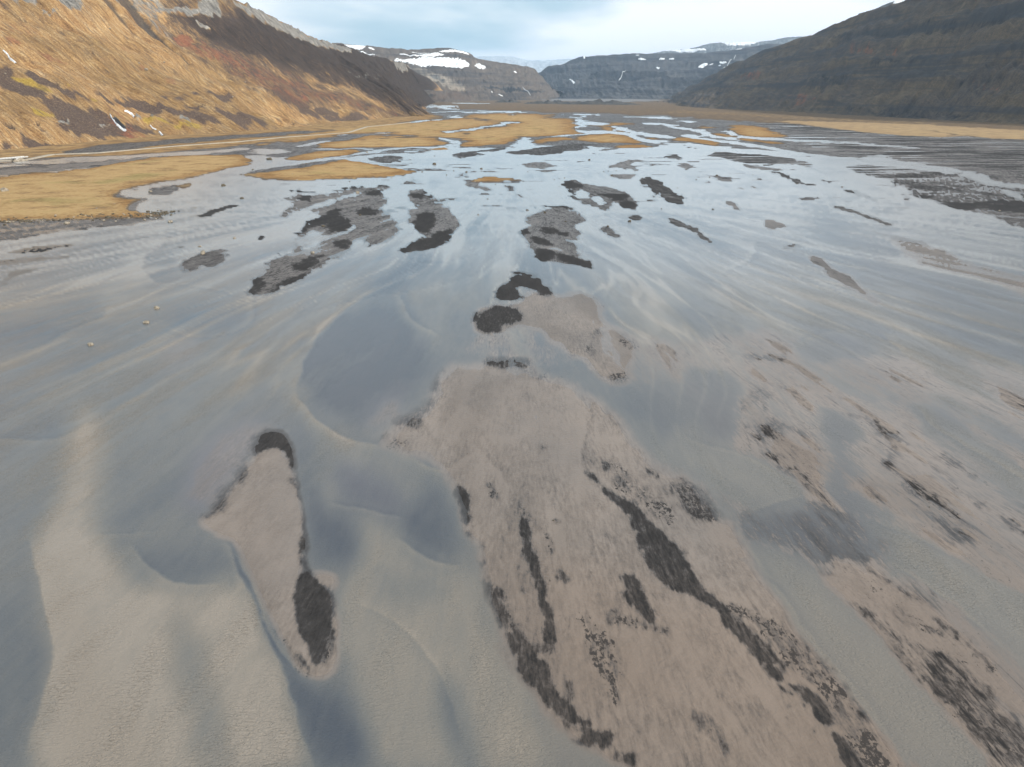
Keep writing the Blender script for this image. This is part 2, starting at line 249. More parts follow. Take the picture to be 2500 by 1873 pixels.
# ------------------------------------------------------------------ the flat: sand and grass sheet, water sheet
# outlines traced in image pixels, projected onto the flat, in metres (x across the valley, y up the valley)
GROUND = [
(2,1,{'h': 0.4,'dark': 0.6,'grass': 0},[(-543.2,452.7),(-490.7,457.0),(-437.3,461.3),(-383.0,465.8),(-327.6,470.3),(-313.8,500.9),(-298.1,535.6),(-276.6,567.5),(-252.5,603.2),(-225.2,643.6),(-179.8,604.2),(-149.4,601.3),(-105.4,667.9),(-50.8,750.5),(-6.3,732.9),(20.7,762.0),(95.3,718.1),(134.7,735.0),(177.7,811.4),(209.1,739.4),(233.5,718.1),(249.8,678.9),(274.6,635.3),(313.4,604.2),(348.6,575.9),(380.8,550.1),(439.1,537.1),(494.8,524.7),(548.1,512.8),(599.2,501.5),(21947.1,19098.5),(10973.6,19098.5),(0.0,19098.5),(-10973.6,19098.5),(-21947.1,19098.5)]),
(2,2,{'grass': 0.5,'h': 0.45},[(-325.0,2571.6),(-179.7,2339.3),(13.4,2238.1),(217.2,1980.7),(359.2,1661.3),(410.3,1470.8),(478.5,1319.1),(493.2,1157.4),(524.8,986.3),(560.9,923.2),(592.6,867.5),(656.2,812.8),(712.5,764.4),(762.5,721.4),(807.4,682.8),(19685.8,17128.7),(13963.2,17128.7),(8240.6,17128.7),(2518.0,17128.7),(-3204.7,17128.7),(-526.8,2798.6)]),
(2,1,{'grass': 0,'dark': 0.35,'h': 0.3},[(341.9,12788.1),(1253.8,12788.1),(2165.6,12788.1),(3077.4,12788.1),(1221.9,5065.0),(616.8,4600.6),(129.3,4821.7)]),
(1.5,1,{'grass': 0.8,'pale': 0.45,'h': 0.5},[(500.2,1429.8),(591.0,1390.9),(681.0,1285.9),(709.6,1173.4),(733.6,1078.7),(765.2,1015.6),(793.4,959.3),(818.7,908.9),(641.9,708.2),(624.5,750.7),(605.0,798.6),(582.8,852.8),(561.9,892.1),(559.4,956.4),(601.6,1107.0),(539.4,942.1),(510.4,921.5),(472.7,963.7),(464.2,1088.0),(477.0,1189.8)]),
(1.5,1,{'grass': 0.62},[(504.0,2339.3),(542.5,2110.2),(641.7,1776.0),(704.3,1445.9),(753.3,1319.1),(653.4,1339.9),(575.0,1589.3),(490.9,1907.5),(362.4,2110.2)]),
(2,1,{'grass': 0.8,'h': 0.5},[(-599.2,501.5),(-573.6,516.7),(-546.6,532.9),(-517.8,550.0),(-487.2,568.3),(-452.1,584.3),(-415.0,601.3),(-378.5,604.2),(-335.2,619.4),(-311.4,684.5),(-277.3,750.5),(-265.0,811.4),(-207.1,949.2),(-196.9,1224.2),(-150.8,1609.2),(-193.4,1980.7),(-324.9,2339.3),(-360.7,1716.7),(-381.6,1354.1),(-431.1,1129.1),(-466.8,967.4),(-493.6,845.6),(-514.6,750.5),(-604.2,746.7),(-692.9,742.9),(-780.7,739.1),(-867.7,735.4)]),
(1.2,0.5,{'grass': 0,'dark': 0.62,'h': 0.3},[(-407.1,660.8),(-417.4,735.0),(-401.6,811.4),(-388.3,858.6),(-355.6,914.8),(-325.8,1001.9),(-280.2,1069.6),(-250.8,1088.0),(-278.4,982.4),(-322.6,876.6),(-348.2,806.2),(-364.7,735.0),(-359.1,707.9),(-365.1,650.4),(-387.7,641.9)]),
(1.5,1,{'h': -0.5,'turb_sheen': 0.45,'grass': 0},[(-434.1,504.2),(-403.8,519.8),(-371.6,536.4),(-324.9,576.5),(-297.3,623.0),(-261.7,668.1),(-247.5,709.8),(-260.9,748.4),(-277.7,709.7),(-317.3,665.6),(-348.0,618.7),(-399.4,577.8),(-434.8,561.1),(-468.2,545.2)]),
(2,1,{'h': 0.05,'dark': 0.4,'grass': 0},[(-410.8,475.9),(-383.3,492.3),(-354.0,509.9),(-334.0,550.1),(-305.2,611.7),(-259.0,660.8),(-238.8,643.6),(-286.5,643.6),(-300.2,601.3),(-298.1,535.6),(-311.9,494.3),(-333.8,479.7),(-363.5,465.8),(-391.6,452.7)]),
(1,0.3,{'dark': 0.9,'h': 0.2},[(-303.6,529.2),(-306.5,546.9),(-295.2,540.8),(-298.5,547.1),(-310.0,553.3),(-307.0,535.1)]),
(1,1.5,{'grass': 1,'h': 0.8},[(-328.1,417.3),(-329.4,473.1),(-304.3,499.4),(-298.1,535.6),(-300.2,601.3),(-285.8,641.9),(-252.5,643.6),(-226.4,635.3),(-207.5,596.9),(-195.6,556.3),(-198.7,532.1),(-201.6,509.9),(-204.8,465.8),(-210.1,444.3),(-213.1,421.0),(-216.7,410.1),(-212.9,393.2),(-204.4,377.6),(-184.7,368.8),(-182.5,357.6),(-184.0,349.6),(-179.2,337.1),(-171.6,327.6),(-162.3,323.1),(-155.4,318.7),(-160.6,312.2),(-178.8,308.1),(-196.6,304.0),(-213.4,299.3),(-238.1,288.8)]),
(1,1,{'grass': 1,'h': 0.8},[(-178.9,494.5),(-172.5,521.0),(-162.0,563.0),(-143.4,585.8),(-131.3,594.3),(-111.5,569.5),(-88.4,538.2),(-70.9,510.1),(-61.9,494.5),(-69.5,484.6),(-82.7,470.5),(-105.5,459.8),(-121.7,452.9),(-140.6,451.2),(-160.0,466.0),(-170.7,479.8)]),
(1,1,{'grass': 1,'h': 0.7},[(-186.5,611.7),(-184.3,643.6),(-174.9,688.3),(-154.7,703.9),(-155.6,707.9),(-137.2,678.9),(-141.4,635.3),(-151.9,611.7),(-156.9,589.7),(-172.7,592.6)]),
(1,1,{'grass': 1,'h': 0.7},[(-205.4,778.6),(-184.7,844.2),(-186.3,914.8),(-131.1,931.7),(-91.0,882.7),(-80.4,811.4),(-63.0,785.9),(-82.4,750.5),(-118.5,728.6),(-147.1,718.1),(-180.0,728.6),(-187.5,739.4)]),
(1,1.2,{'grass': 0.97,'h': 0.7},[(-265.4,762.0),(-251.4,852.8),(-259.8,1060.7),(-231.6,1141.8),(-206.9,1254.3),(-172.3,1354.1),(-144.1,1470.8),(-110.9,1716.7),(-69.2,1950.8),(52.1,1950.8),(113.5,1661.3),(112.6,1390.9),(93.7,1069.6),(88.6,986.3),(45.2,942.1),(24.7,914.8),(9.0,876.6),(-7.0,811.4),(-27.5,762.0),(-46.3,755.1),(-53.1,785.9),(-53.1,838.5),(-78.5,867.5),(-96.4,898.5),(-132.5,942.1),(-176.5,967.4),(-211.5,942.1),(-226.3,921.5),(-230.9,811.4),(-249.3,762.0)]),
(1,1,{'grass': 0.95,'h': 0.7},[(23.5,867.5),(47.8,914.8),(71.3,921.5),(64.3,852.8),(47.4,838.5),(35.1,798.5),(19.4,773.8)]),
(1,1,{'grass': 0.95,'h': 0.7},[(72.7,914.8),(105.1,986.3),(134.0,1018.0),(150.6,986.3),(148.5,852.8),(146.6,811.4),(121.7,793.4),(88.3,793.4),(73.2,811.4)]),
(1,1,{'grass': 1,'h': 0.7},[(99.6,739.4),(114.6,778.6),(137.1,785.9),(137.5,750.5),(119.5,718.1),(104.4,718.1)]),
(1,0.5,{'grass': 1,'h': 0.7},[(-79.6,724.3),(-64.6,746.0),(-57.7,718.1),(-66.5,697.9),(-74.7,692.1)]),
(1,0.5,{'grass': 1,'h': 0.8},[(-27.4,455.3),(-17.1,465.8),(-2.1,460.5),(7.1,448.5),(-2.0,440.3),(-21.8,439.5)]),
(1,0.5,{'grass': 0.9,'h': 0.6},[(120.3,1285.9),(182.1,1390.9),(205.6,1354.1),(175.9,1224.2),(122.3,1224.2)]),
(1,0.5,{'grass': 0.9,'h': 0.6},[(133.8,1212.5),(168.6,1189.8),(167.5,1069.6),(152.9,1001.9),(133.9,1107.0)]),
(1,0.5,{'grass': 1,'h': 0.7},[(158.4,888.9),(171.8,921.5),(173.3,888.9),(160.3,858.6)]),
(1,0.6,{'grass': 1,'h': 0.7},[(354.0,1285.9),(389.9,1254.3),(401.5,1116.7),(370.1,1078.7),(366.6,1005.9),(362.8,914.8),(353.6,867.5),(337.4,882.7),(332.1,914.8),(299.0,867.5),(280.3,914.8),(296.4,1018.0),(308.5,1092.7),(348.4,1141.8)]),
(1,0.6,{'grass': 1,'h': 0.7},[(248.1,986.3),(277.0,986.3),(275.4,898.5),(282.2,838.5),(288.7,778.6),(267.3,793.4),(249.8,867.5),(238.1,914.8)]),
(1,0.6,{'grass': 1,'h': 0.7},[(199.7,914.8),(212.8,921.5),(222.3,852.8),(218.5,773.8),(209.1,739.4),(198.9,793.4),(182.9,835.7),(175.4,852.8)]),
(1,0.4,{'grass': 1,'h': 0.6},[(230.6,793.4),(244.4,778.6),(240.2,739.4),(229.3,755.1)]),
(1,0.4,{'grass': 0.9,'h': 0.6},[(296.5,1224.2),(316.9,1224.2),(314.8,1168.0),(284.0,1141.8)]),
(1.5,1.5,{'h': 0.25,'dark': 0.58,'grass': 0,'streak': 0.6},[(471.2,1414.0),(473.3,1168.0),(470.9,960.0),(508.6,918.1),(557.3,952.8),(558.0,885.8),(579.0,847.0),(597.6,788.7),(614.0,737.7),(628.3,692.7),(500.4,505.1),(425.8,395.6),(376.9,323.9),(362.3,336.6),(346.5,350.4),(329.5,365.2),(311.1,381.3),(302.2,432.4),(292.2,440.3),(309.9,484.4),(301.3,515.3),(291.6,550.1),(307.3,619.4),(298.5,643.6),(295.2,684.5),(295.5,762.0),(317.2,867.5)]),
(3,2,{'h': 0.12,'dark': 0.62,'streak': 0.9},[(254.6,556.3),(274.0,550.1),(282.2,520.8),(294.3,484.4),(282.5,432.4),(287.4,410.1),(301.4,387.6),(314.1,367.4),(325.5,349.0),(215.4,224.0),(212.0,241.3),(208.1,261.3),(203.5,284.5),(210.0,327.6),(207.3,354.9),(220.1,410.1),(236.6,465.8),(229.0,484.4),(233.0,509.9)]),
(1,1,{'h': 0.3,'dark': 0.5},[(271.4,739.4),(322.8,750.5),(349.8,707.9),(308.3,635.3),(290.5,673.3),(279.0,718.1)]),
(1,0.6,{'h': -0.9,'grass': 0,'turb_sheen': 0.55},[(218.4,1920.1),(123.6,1712.9),(121.7,1401.6),(127.0,1274.4),(151.0,1261.7),(163.4,1367.2),(136.6,1367.0),(130.6,1493.1),(117.4,1612.6),(206.8,1814.9)]),
(1,0.6,{'h': -0.9,'grass': 0,'turb_sheen': 0.55},[(122.3,1412.4),(121.8,1314.4),(89.3,1164.8),(92.1,1003.4),(133.7,1016.2),(145.1,952.8),(146.4,853.8),(149.5,791.3),(166.4,807.0),(179.2,872.5),(160.6,849.4),(157.5,913.6),(156.4,1022.2),(143.4,1090.1),(98.2,1067.9),(91.4,1150.1),(118.9,1258.6),(130.0,1481.0)]),
(1,0.5,{'h': -0.9,'grass': 0,'turb_sheen': 0.55},[(95.9,1021.6),(75.8,982.0),(45.8,956.0),(44.6,928.6),(73.8,953.2),(93.2,990.6)]),
(1,0.6,{'h': -0.9,'grass': 0,'turb_sheen': 0.55},[(153.6,1174.9),(156.8,1031.2),(165.3,952.7),(193.4,885.6),(206.6,945.9),(177.6,1022.3),(169.7,1111.0),(168.2,1277.7)]),
(1,0.5,{'h': -0.9,'grass': 0,'turb_sheen': 0.55},[(227.5,1317.9),(241.8,1249.3),(252.0,1160.4),(254.2,1039.3),(242.7,958.5),(240.5,881.6),(254.6,841.1),(271.0,895.5),(255.7,936.4),(257.9,1015.7),(270.0,1101.8),(267.9,1232.6),(256.6,1324.7),(240.4,1392.3)]),
(1,0.4,{'h': -0.9,'grass': 0,'turb_sheen': 0.55},[(304.3,1404.2),(331.7,1396.6),(343.8,1448.0),(315.4,1456.2)]),
(1,0.6,{'h': -0.9,'grass': 0,'turb_sheen': 0.55},[(286.4,1008.7),(271.2,918.2),(274.0,858.0),(306.6,838.1),(344.9,803.4),(373.6,757.4),(388.4,724.6),(397.2,741.3),(385.0,781.0),(358.7,835.9),(321.7,880.1),(290.1,908.9),(290.8,982.4),(311.0,1089.4)]),
(1,0.6,{'h': -0.9,'grass': 0,'turb_sheen': 0.55},[(202.9,929.0),(219.0,950.2),(215.1,853.7),(230.4,799.1),(233.9,760.3),(248.0,716.5),(251.7,689.0),(246.3,639.5),(256.5,665.1),(263.0,719.3),(259.5,749.9),(245.4,797.8),(242.4,840.6),(227.2,900.6),(232.7,1008.8),(214.7,985.4)]),
(1,0.6,{'h': -0.9,'grass': 0,'turb_sheen': 0.55},[(244.3,728.3),(248.1,674.7),(248.4,620.3),(257.4,594.5),(272.5,629.9),(260.7,651.1),(258.4,702.4),(251.9,750.8)]),
(1,0.6,{'h': -0.9,'grass': 0,'turb_sheen': 0.55},[(19.7,1375.2),(-11.7,1350.7),(-29.3,1255.1),(-64.5,1135.7),(-98.8,1045.2),(-93.6,992.2),(-61.0,1079.6),(-27.5,1194.7),(-10.9,1289.0),(19.0,1319.8)]),
(1,0.4,{'h': -0.9,'grass': 0,'turb_sheen': 0.55},[(-64.3,956.4),(-62.0,1018.0),(-52.2,1034.7),(-50.8,986.3),(-55.5,942.1)]),
(1,0.6,{'h': -0.9,'grass': 0,'turb_sheen': 0.55},[(-89.7,867.5),(-74.1,814.7),(-54.9,782.9),(-54.1,791.8),(-63.9,772.8),(-59.2,721.0),(-50.0,747.4),(-57.1,825.4),(-76.9,852.0),(-92.3,898.5)]),
(1,0.6,{'h': -0.9,'grass': 0,'turb_sheen': 0.55},[(9.2,892.1),(24.9,921.5),(20.3,811.4),(23.2,737.2),(4.6,746.0),(-8.0,746.0),(1.5,793.4)]),
(0.8,0.5,{'h': -0.9,'grass': 0,'turb_sheen': 0.55},[(-400.2,3223.4),(-261.0,2677.4),(-202.6,2439.5),(-154.3,2320.5),(-165.6,2494.7),(-216.2,2609.2),(-277.7,2854.9),(-427.0,3443.7)]),
(1,0.4,{'h': -0.9,'grass': 0,'turb_sheen': 0.55},[(-274.8,2763.3),(-268.9,3020.5),(-229.8,2918.7),(-213.3,2571.6),(-182.9,2382.4),(-214.5,2404.5)]),
(0.8,0.4,{'h': -0.9,'grass': 0,'turb_sheen': 0.55},[(-255.2,3626.8),(-185.5,3730.6),(-122.2,3678.0),(-131.8,3969.6),(-200.4,4030.9),(-275.1,3910.0)]),
(0.8,0.5,{'h': -0.9,'grass': 0,'turb_sheen': 0.55},[(-124.3,2060.6),(-54.2,1995.5),(31.6,1950.3),(-16.0,1841.4),(-14.4,1715.0),(34.3,2076.8),(-56.8,2093.7),(-128.2,2126.8)]),
(0.8,0.4,{'h': -0.9,'grass': 0,'turb_sheen': 0.55},[(-220.3,2002.2),(-188.8,2066.3),(-72.1,2033.8),(-75.1,2120.7),(-197.0,2156.1),(-229.6,2086.4)]),
(1,0.5,{'h': -0.9,'grass': 0,'turb_sheen': 0.3},[(-195.1,1375.9),(-174.7,1470.8),(-155.6,1589.3),(-141.4,1560.3),(-150.9,1390.9),(-179.9,1326.0)]),
(1,0.4,{'h': -0.9,'grass': 0,'turb_sheen': 0.55},[(-152.2,1738.2),(-114.4,1608.6),(-101.1,1501.3),(-104.8,1584.1),(-121.2,1717.4),(-162.8,1868.0)]),
(1,0.4,{'h': -0.9,'grass': 0,'turb_sheen': 0.55},[(65.8,1590.4),(80.9,1630.4),(115.3,1589.8),(118.1,1629.1),(84.0,1693.3),(68.9,1670.9)]),
(0.8,0.4,{'h': -0.9,'grass': 0,'turb_sheen': 0.55},[(255.4,1687.5),(281.3,1633.8),(338.4,1564.1),(349.4,1615.3),(290.9,1689.7),(264.4,1747.0)]),
(0.8,0.5,{'h': -0.1,'grass': 0,'dark': 0.7},[(-198.6,806.3),(-187.6,833.1),(-157.6,861.7),(-92.9,901.8),(-94.2,914.6),(-159.8,873.4),(-190.0,844.0),(-201.1,816.5)]),
(0.8,0.4,{'h': -0.6,'grass': 0},[(-217.9,935.3),(-188.8,978.8),(-156.4,994.2),(-158.8,1009.7),(-191.7,993.8),(-221.0,949.0)]),
(0.8,0.4,{'h': 0.1,'grass': 0,'dark': 0.7},[(-106.2,1542.1),(-50.9,1430.2),(19.3,1347.3),(19.8,1375.6),(-52.0,1462.0),(-108.6,1579.0)]),
(1,0.5,{'h': 0.2,'grass': 0,'dark': 0.7},[(-55.1,1141.8),(-33.5,1224.2),(7.7,1273.1),(-26.8,1157.4)]),
(1,1,{'h': -0.6,'grass': 0,'turb_sheen': 0.55},[(-228.6,634.1),(-202.9,582.2),(-191.0,569.4),(-191.8,543.6),(-192.6,514.2),(-199.9,477.9),(-211.1,446.2),(-214.7,414.4),(-210.6,393.0),(-203.7,380.8),(-206.6,399.1),(-202.0,426.8),(-190.0,454.3),(-181.6,485.4),(-179.5,510.2),(-183.1,556.1),(-216.2,627.9),(-245.3,689.7)]),
(1,1,{'h': -0.6,'turb_sheen': 0.55,'grass': 0},[(-247.9,728.6),(-224.6,707.9),(-199.7,673.3),(-211.6,643.6),(-227.9,643.6)]),
(1.2,0.8,{'h': 0.2,'dark': 0.55,'grass': 0},[(-257.6,798.5),(-243.3,824.7),(-210.6,785.9),(-200.0,739.4),(-209.6,707.9),(-239.0,739.4)]),
(1,0.5,{'h': -0.9,'grass': 0,'turb_sheen': 0.55},[(-209.9,736.3),(-204.8,770.4),(-198.7,812.9),(-207.5,848.2),(-213.3,802.1),(-218.3,765.3)]),
(1,0.5,{'h': -0.3,'turb_sheen': 0.5,'grass': 0},[(-190.8,710.1),(-156.0,710.1),(-144.4,704.1),(-131.2,681.0),(-133.7,695.6),(-147.4,719.9),(-159.5,726.3),(-195.0,726.3)]),
(1,0.6,{'h': 0.15,'dark': 0.6,'grass': 0},[(-178.8,494.3),(-176.1,532.1),(-151.6,569.2),(-132.8,601.3),(-150.1,604.2),(-128.8,582.8),(-151.8,526.4),(-165.6,499.4)]),
(1,0.5,{'h': -0.9,'turb_sheen': 0.5},[(-149.5,602.1),(-128.1,658.2),(-99.8,704.9),(-60.3,731.8),(-62.7,760.8),(-103.6,731.8),(-132.8,681.6),(-154.4,621.6)]),
(1,0.5,{'h': 0.2,'dark': 0.5,'grass': 0},[(-205.7,377.6),(-217.6,410.1),(-210.0,390.0),(-199.7,374.6),(-186.7,374.6),(-184.7,368.8),(-202.9,374.6)]),
(1,1,{'h': 0.2,'dark': 0.55},[(-198.8,396.6),(-204.1,421.1),(-197.4,426.4),(-181.4,400.0),(-177.8,382.0),(-191.7,387.0)]),
(1,0.6,{'grass': 0.75,'h': 0.5},[(-196.2,422.6),(-194.4,444.5),(-186.9,421.1),(-184.6,405.4)]),
(1,0.5,{'h': 0.1,'dark': 0.45,'grass': 0},[(-183.6,342.1),(-187.8,360.4),(-183.7,370.0),(-182.6,357.7),(-175.6,337.2),(-169.5,327.7),(-175.0,330.0)]),
(4,4,{'h': 0.1,'dark': 0.5,'streak': 0.8},[(-215.3,302.1),(-197.4,305.3),(-173.7,311.1),(-149.9,315.7),(-152.0,294.4),(-167.0,286.3),(-177.0,271.7),(-184.8,256.3),(-199.9,249.9),(-214.4,243.8),(-255.4,294.4),(-235.6,298.2)]),
(3,3,{'h': 0.2,'dark': 0.9,'streak': 0.7},[(-172.9,238.6),(-171.0,243.8),(-165.1,252.0),(-154.1,256.3),(-153.6,246.5),(-160.9,240.7),(-168.2,233.1)]),  # stripe of dark reflection on the water, put into the bed tone
(4,3,{'h': 0.12,'dark': 0.75,'streak': 0.6},[(-164.8,226.5),(-156.3,233.1),(-144.2,234.9),(-145.9,228.8),(-154.6,222.4),(-159.6,218.6)]),
(4,3,{'h': 0.12,'dark': 0.75},[(-146.3,196.0),(-148.2,201.5),(-150.6,210.9),(-145.2,214.4),(-143.6,207.3),(-145.2,201.1),(-142.7,193.4)]),
(1.5,1,{'h': 0.35,'dark': 0.85},[(-138.1,312.3),(-139.2,332.4),(-136.6,355.0),(-128.9,351.8),(-130.4,342.1),(-132.3,331.4),(-132.1,314.4),(-133.9,310.2)]),
(2,1,{'h': 0.05,'dark': 0.6},[(-151.0,334.7),(-144.2,339.5),(-146.4,344.7),(-153.2,339.7)]),
(2.5,2,{'h': 0.3,'dark': 0.62,'speck': 0.4},[(-101.2,210.3),(-104.6,219.7),(-106.0,231.2),(-103.8,238.6),(-99.8,247.9),(-92.4,233.6),(-91.8,219.7),(-93.1,214.4),(-96.3,219.7),(-96.6,213.3),(-98.3,207.3)]),
(2,1,{'h': 0.3,'dark': 0.8},[(-117.9,246.5),(-117.3,251.5),(-113.6,247.9),(-115.4,243.3)]),
(2,1.5,{'h': 0.3,'dark': 0.9},[(-95.2,265.4),(-94.5,269.4),(-90.7,263.2),(-92.3,260.2)]),
(3,4,{'h': 0.14,'dark': 0.52,'streak': 0.5},[(-113.7,371.8),(-113.1,387.0),(-89.8,400.0),(-100.7,398.6),(-86.2,412.4),(-69.9,421.1),(-72.0,396.6),(-65.3,387.0),(-63.1,363.2),(-61.5,342.1),(-58.6,323.2),(-52.3,314.4),(-46.8,287.0),(-43.2,273.3),(-42.8,260.8),(-48.2,249.3),(-50.7,246.5),(-53.4,257.8),(-56.0,260.8),(-53.7,243.8),(-54.5,232.4),(-58.2,221.9),(-61.6,201.5),(-64.2,189.1),(-65.7,184.2),(-71.0,185.0),(-75.1,199.6),(-75.8,217.6),(-77.7,226.5),(-77.2,238.6),(-76.0,249.3),(-81.6,270.1),(-84.1,287.0),(-85.0,310.2),(-92.4,327.7),(-94.3,314.4),(-101.3,310.2),(-106.6,337.2)]),
(2.5,2,{'h': -0.5,'turb_sheen': 0.7,'dark': 0.3},[(-78.9,287.0),(-69.8,270.1),(-67.0,273.3),(-65.3,294.4),(-63.7,283.5),(-64.8,263.8),(-69.6,254.9),(-76.8,252.0),(-77.9,273.3)]),
(2,2,{'h': -0.6,'turb_sheen': 0.8},[(-95.5,312.4),(-93.0,331.1),(-88.8,349.4),(-83.8,372.7),(-80.9,386.2),(-82.8,394.2),(-86.3,382.9),(-92.0,360.8),(-96.8,343.4),(-99.9,325.3)]),
(5,3,{'h': -0.6,'turb_sheen': 1},[(-102.0,302.6),(-90.4,282.5),(-87.6,296.5),(-91.6,307.9),(-93.0,291.8),(-103.5,309.7)]),
(1.5,1,{'h': -0.8,'turb_sheen': 0.8},[(-56.6,260.8),(-54.0,260.8),(-50.7,246.5),(-51.6,238.6),(-53.2,233.6),(-54.3,246.5)]),
(1.5,1,{'h': -0.7,'turb_sheen': 0.9},[(-65.8,281.8),(-66.8,298.2),(-63.8,287.0),(-63.7,280.7)]),
(2,1.5,{'h': -0.6,'turb_sheen': 0.8},[(-71.4,242.5),(-70.6,260.8),(-68.5,254.9),(-69.0,243.8)]),
(2.5,3,{'dark': 0.95,'h': 0.4},[(-105.7,368.9),(-107.3,383.8),(-105.1,390.1),(-100.0,371.8),(-100.6,358.8)]),
(2.5,3,{'dark': 0.95,'h': 0.4},[(-82.0,271.7),(-86.1,294.4),(-85.6,312.3),(-82.4,327.7),(-80.9,337.2),(-72.6,306.1),(-74.7,298.2),(-79.2,289.9),(-80.5,269.4)]),
(2.5,3,{'dark': 0.95,'h': 0.4},[(-72.5,283.5),(-71.3,294.4),(-68.5,300.2),(-65.5,280.0),(-68.3,276.0)]),
(2.5,3,{'dark': 0.95,'h': 0.4},[(-67.5,217.6),(-67.5,226.5),(-65.8,233.6),(-61.6,238.6),(-61.5,226.5),(-62.6,215.4),(-64.8,212.9)]),
(2.5,3,{'dark': 0.95,'h': 0.4},[(-71.7,188.3),(-74.8,201.5),(-74.7,205.3),(-70.6,199.6),(-69.9,190.8),(-70.1,186.2)]),
(2.5,3,{'dark': 0.95,'h': 0.4},[(-65.3,187.2),(-65.8,194.3),(-60.9,209.3),(-59.8,204.9),(-62.3,196.0),(-64.2,186.2)]),
(2.5,3,{'dark': 0.95,'h': 0.4},[(-84.8,332.4),(-81.5,337.2),(-70.2,302.1),(-68.9,302.1),(-66.3,287.0),(-67.7,276.6),(-70.6,273.3),(-78.8,302.1)]),
(2.5,3,{'dark': 0.95,'h': 0.4},[(-69.4,327.7),(-66.3,342.1),(-61.6,332.4),(-61.2,314.4),(-66.6,313.6)]),
(2.5,3,{'dark': 0.95,'h': 0.4},[(-79.9,393.4),(-68.2,400.0),(-67.4,374.7),(-74.4,368.9)]),
(2.5,3,{'dark': 0.95,'h': 0.4},[(-64.1,260.8),(-60.7,263.8),(-57.1,254.9),(-56.5,243.8),(-60.9,246.5)]),
(2.5,3,{'dark': 0.95,'h': 0.4},[(-78.6,227.7),(-79.4,238.6),(-76.0,249.3),(-77.2,238.6)]),
(2.5,3,{'dark': 0.95,'h': 0.4},[(-124.6,394.7),(-116.7,400.0),(-102.3,405.4),(-97.1,405.4),(-85.5,417.4),(-69.9,421.1),(-85.8,410.3),(-107.2,396.6)]),
(2,2.5,{'h': 0.15,'dark': 0.52,'streak': 0.3},[(-56.9,387.0),(-58.0,406.8),(-50.2,408.2),(-43.6,387.0),(-39.2,360.4),(-33.0,352.4),(-26.5,318.7),(-19.5,294.4),(-21.0,280.0),(-22.7,270.1),(-23.8,254.9),(-26.2,245.2),(-32.2,236.1),(-39.0,236.1),(-37.1,249.3),(-33.7,266.9),(-37.3,276.6),(-41.4,294.4),(-45.2,310.2),(-46.5,327.7),(-45.8,344.6),(-52.1,357.7)]),
(2.5,2.5,{'dark': 0.95,'h': 0.4},[(-54.4,383.8),(-51.5,390.1),(-46.5,383.8),(-48.2,370.0),(-51.8,373.6)]),
(2.5,2.5,{'dark': 0.95,'h': 0.4},[(-41.8,318.7),(-40.1,327.7),(-33.9,323.2),(-31.2,302.1),(-32.9,287.0),(-34.4,273.3),(-37.7,280.0),(-40.1,294.4)]),
(2.5,2.5,{'dark': 0.95,'h': 0.4},[(-36.4,256.3),(-31.8,260.8),(-29.0,280.0),(-22.2,287.0),(-22.7,270.1),(-24.1,252.0),(-26.2,245.2),(-32.3,237.4),(-38.6,236.6)]),
(2.5,2.5,{'dark': 0.95,'h': 0.4},[(-48.4,400.0),(-44.3,390.1),(-41.9,371.8),(-45.3,383.8)]),
(2.5,2.5,{'dark': 0.95,'h': 0.4},[(-21.4,285.3),(-19.5,294.4),(-20.3,287.0)]),
(2.5,3,{'h': 0.14,'dark': 0.54,'speck': 0.45},[(1.8,280.0),(5.7,294.4),(5.2,302.1),(8.3,318.7),(16.1,337.2),(28.9,342.1),(27.4,323.2),(31.0,302.1),(25.1,294.4),(26.1,276.6),(25.3,260.8),(21.1,257.8),(24.5,233.6),(24.2,207.3),(19.3,221.9),(13.4,221.9),(9.1,226.5),(6.9,238.6),(2.8,257.8),(1.4,273.3)]),
(2.5,2.5,{'dark': 0.95,'h': 0.4},[(4.7,266.9),(9.4,268.5),(13.2,260.8),(17.1,249.3),(12.5,246.5),(6.1,252.0)]),
(2.5,2.5,{'dark': 0.95,'h': 0.4},[(6.5,245.2),(13.5,243.8),(14.0,224.2),(8.6,226.5)]),
(2.5,2.5,{'dark': 0.95,'h': 0.4},[(15.1,233.6),(19.1,238.6),(23.0,228.8),(24.5,209.3),(18.8,221.9)]),
(2.5,2.5,{'dark': 0.95,'h': 0.4},[(9.9,283.5),(16.3,287.0),(18.8,276.6),(24.4,263.8),(19.4,266.9),(16.2,273.3),(10.2,273.3)]),
(2.5,2.5,{'dark': 0.95,'h': 0.4},[(1.8,276.6),(5.6,287.0),(7.6,290.7),(6.0,273.3),(2.6,268.5)]),
(2.5,2.5,{'dark': 0.95,'h': 0.4},[(8.7,337.2),(15.5,341.1),(28.3,343.1),(16.7,334.8)]),
(2,1.5,{'h': -0.1,'dark': 0.2,'turb_sheen': 0.7},[(8.7,245.8),(13.5,244.0),(17.1,242.3),(19.9,232.0),(20.6,235.3),(17.5,245.4),(13.6,246.3),(8.7,247.2)]),
(1.5,1.5,{'h': 0.16,'dark': 0.6},[(29.4,428.7),(39.1,457.2),(44.9,436.4),(56.5,417.4),(60.5,413.8),(64.5,363.2),(58.2,330.0),(50.6,332.4),(51.5,355.0),(48.8,357.7),(47.5,342.1),(41.4,327.7),(37.9,342.1),(31.5,374.7),(31.8,400.0)]),
(1,1,{'h': -1,'turb_sheen': 0.8},[(37.6,406.8),(41.1,406.8),(42.1,387.0),(36.7,368.9),(34.5,371.8)]),
(1,1,{'h': -1,'turb_sheen': 0.8},[(41.8,371.8),(46.1,374.7),(44.7,352.4),(40.3,351.3)]),
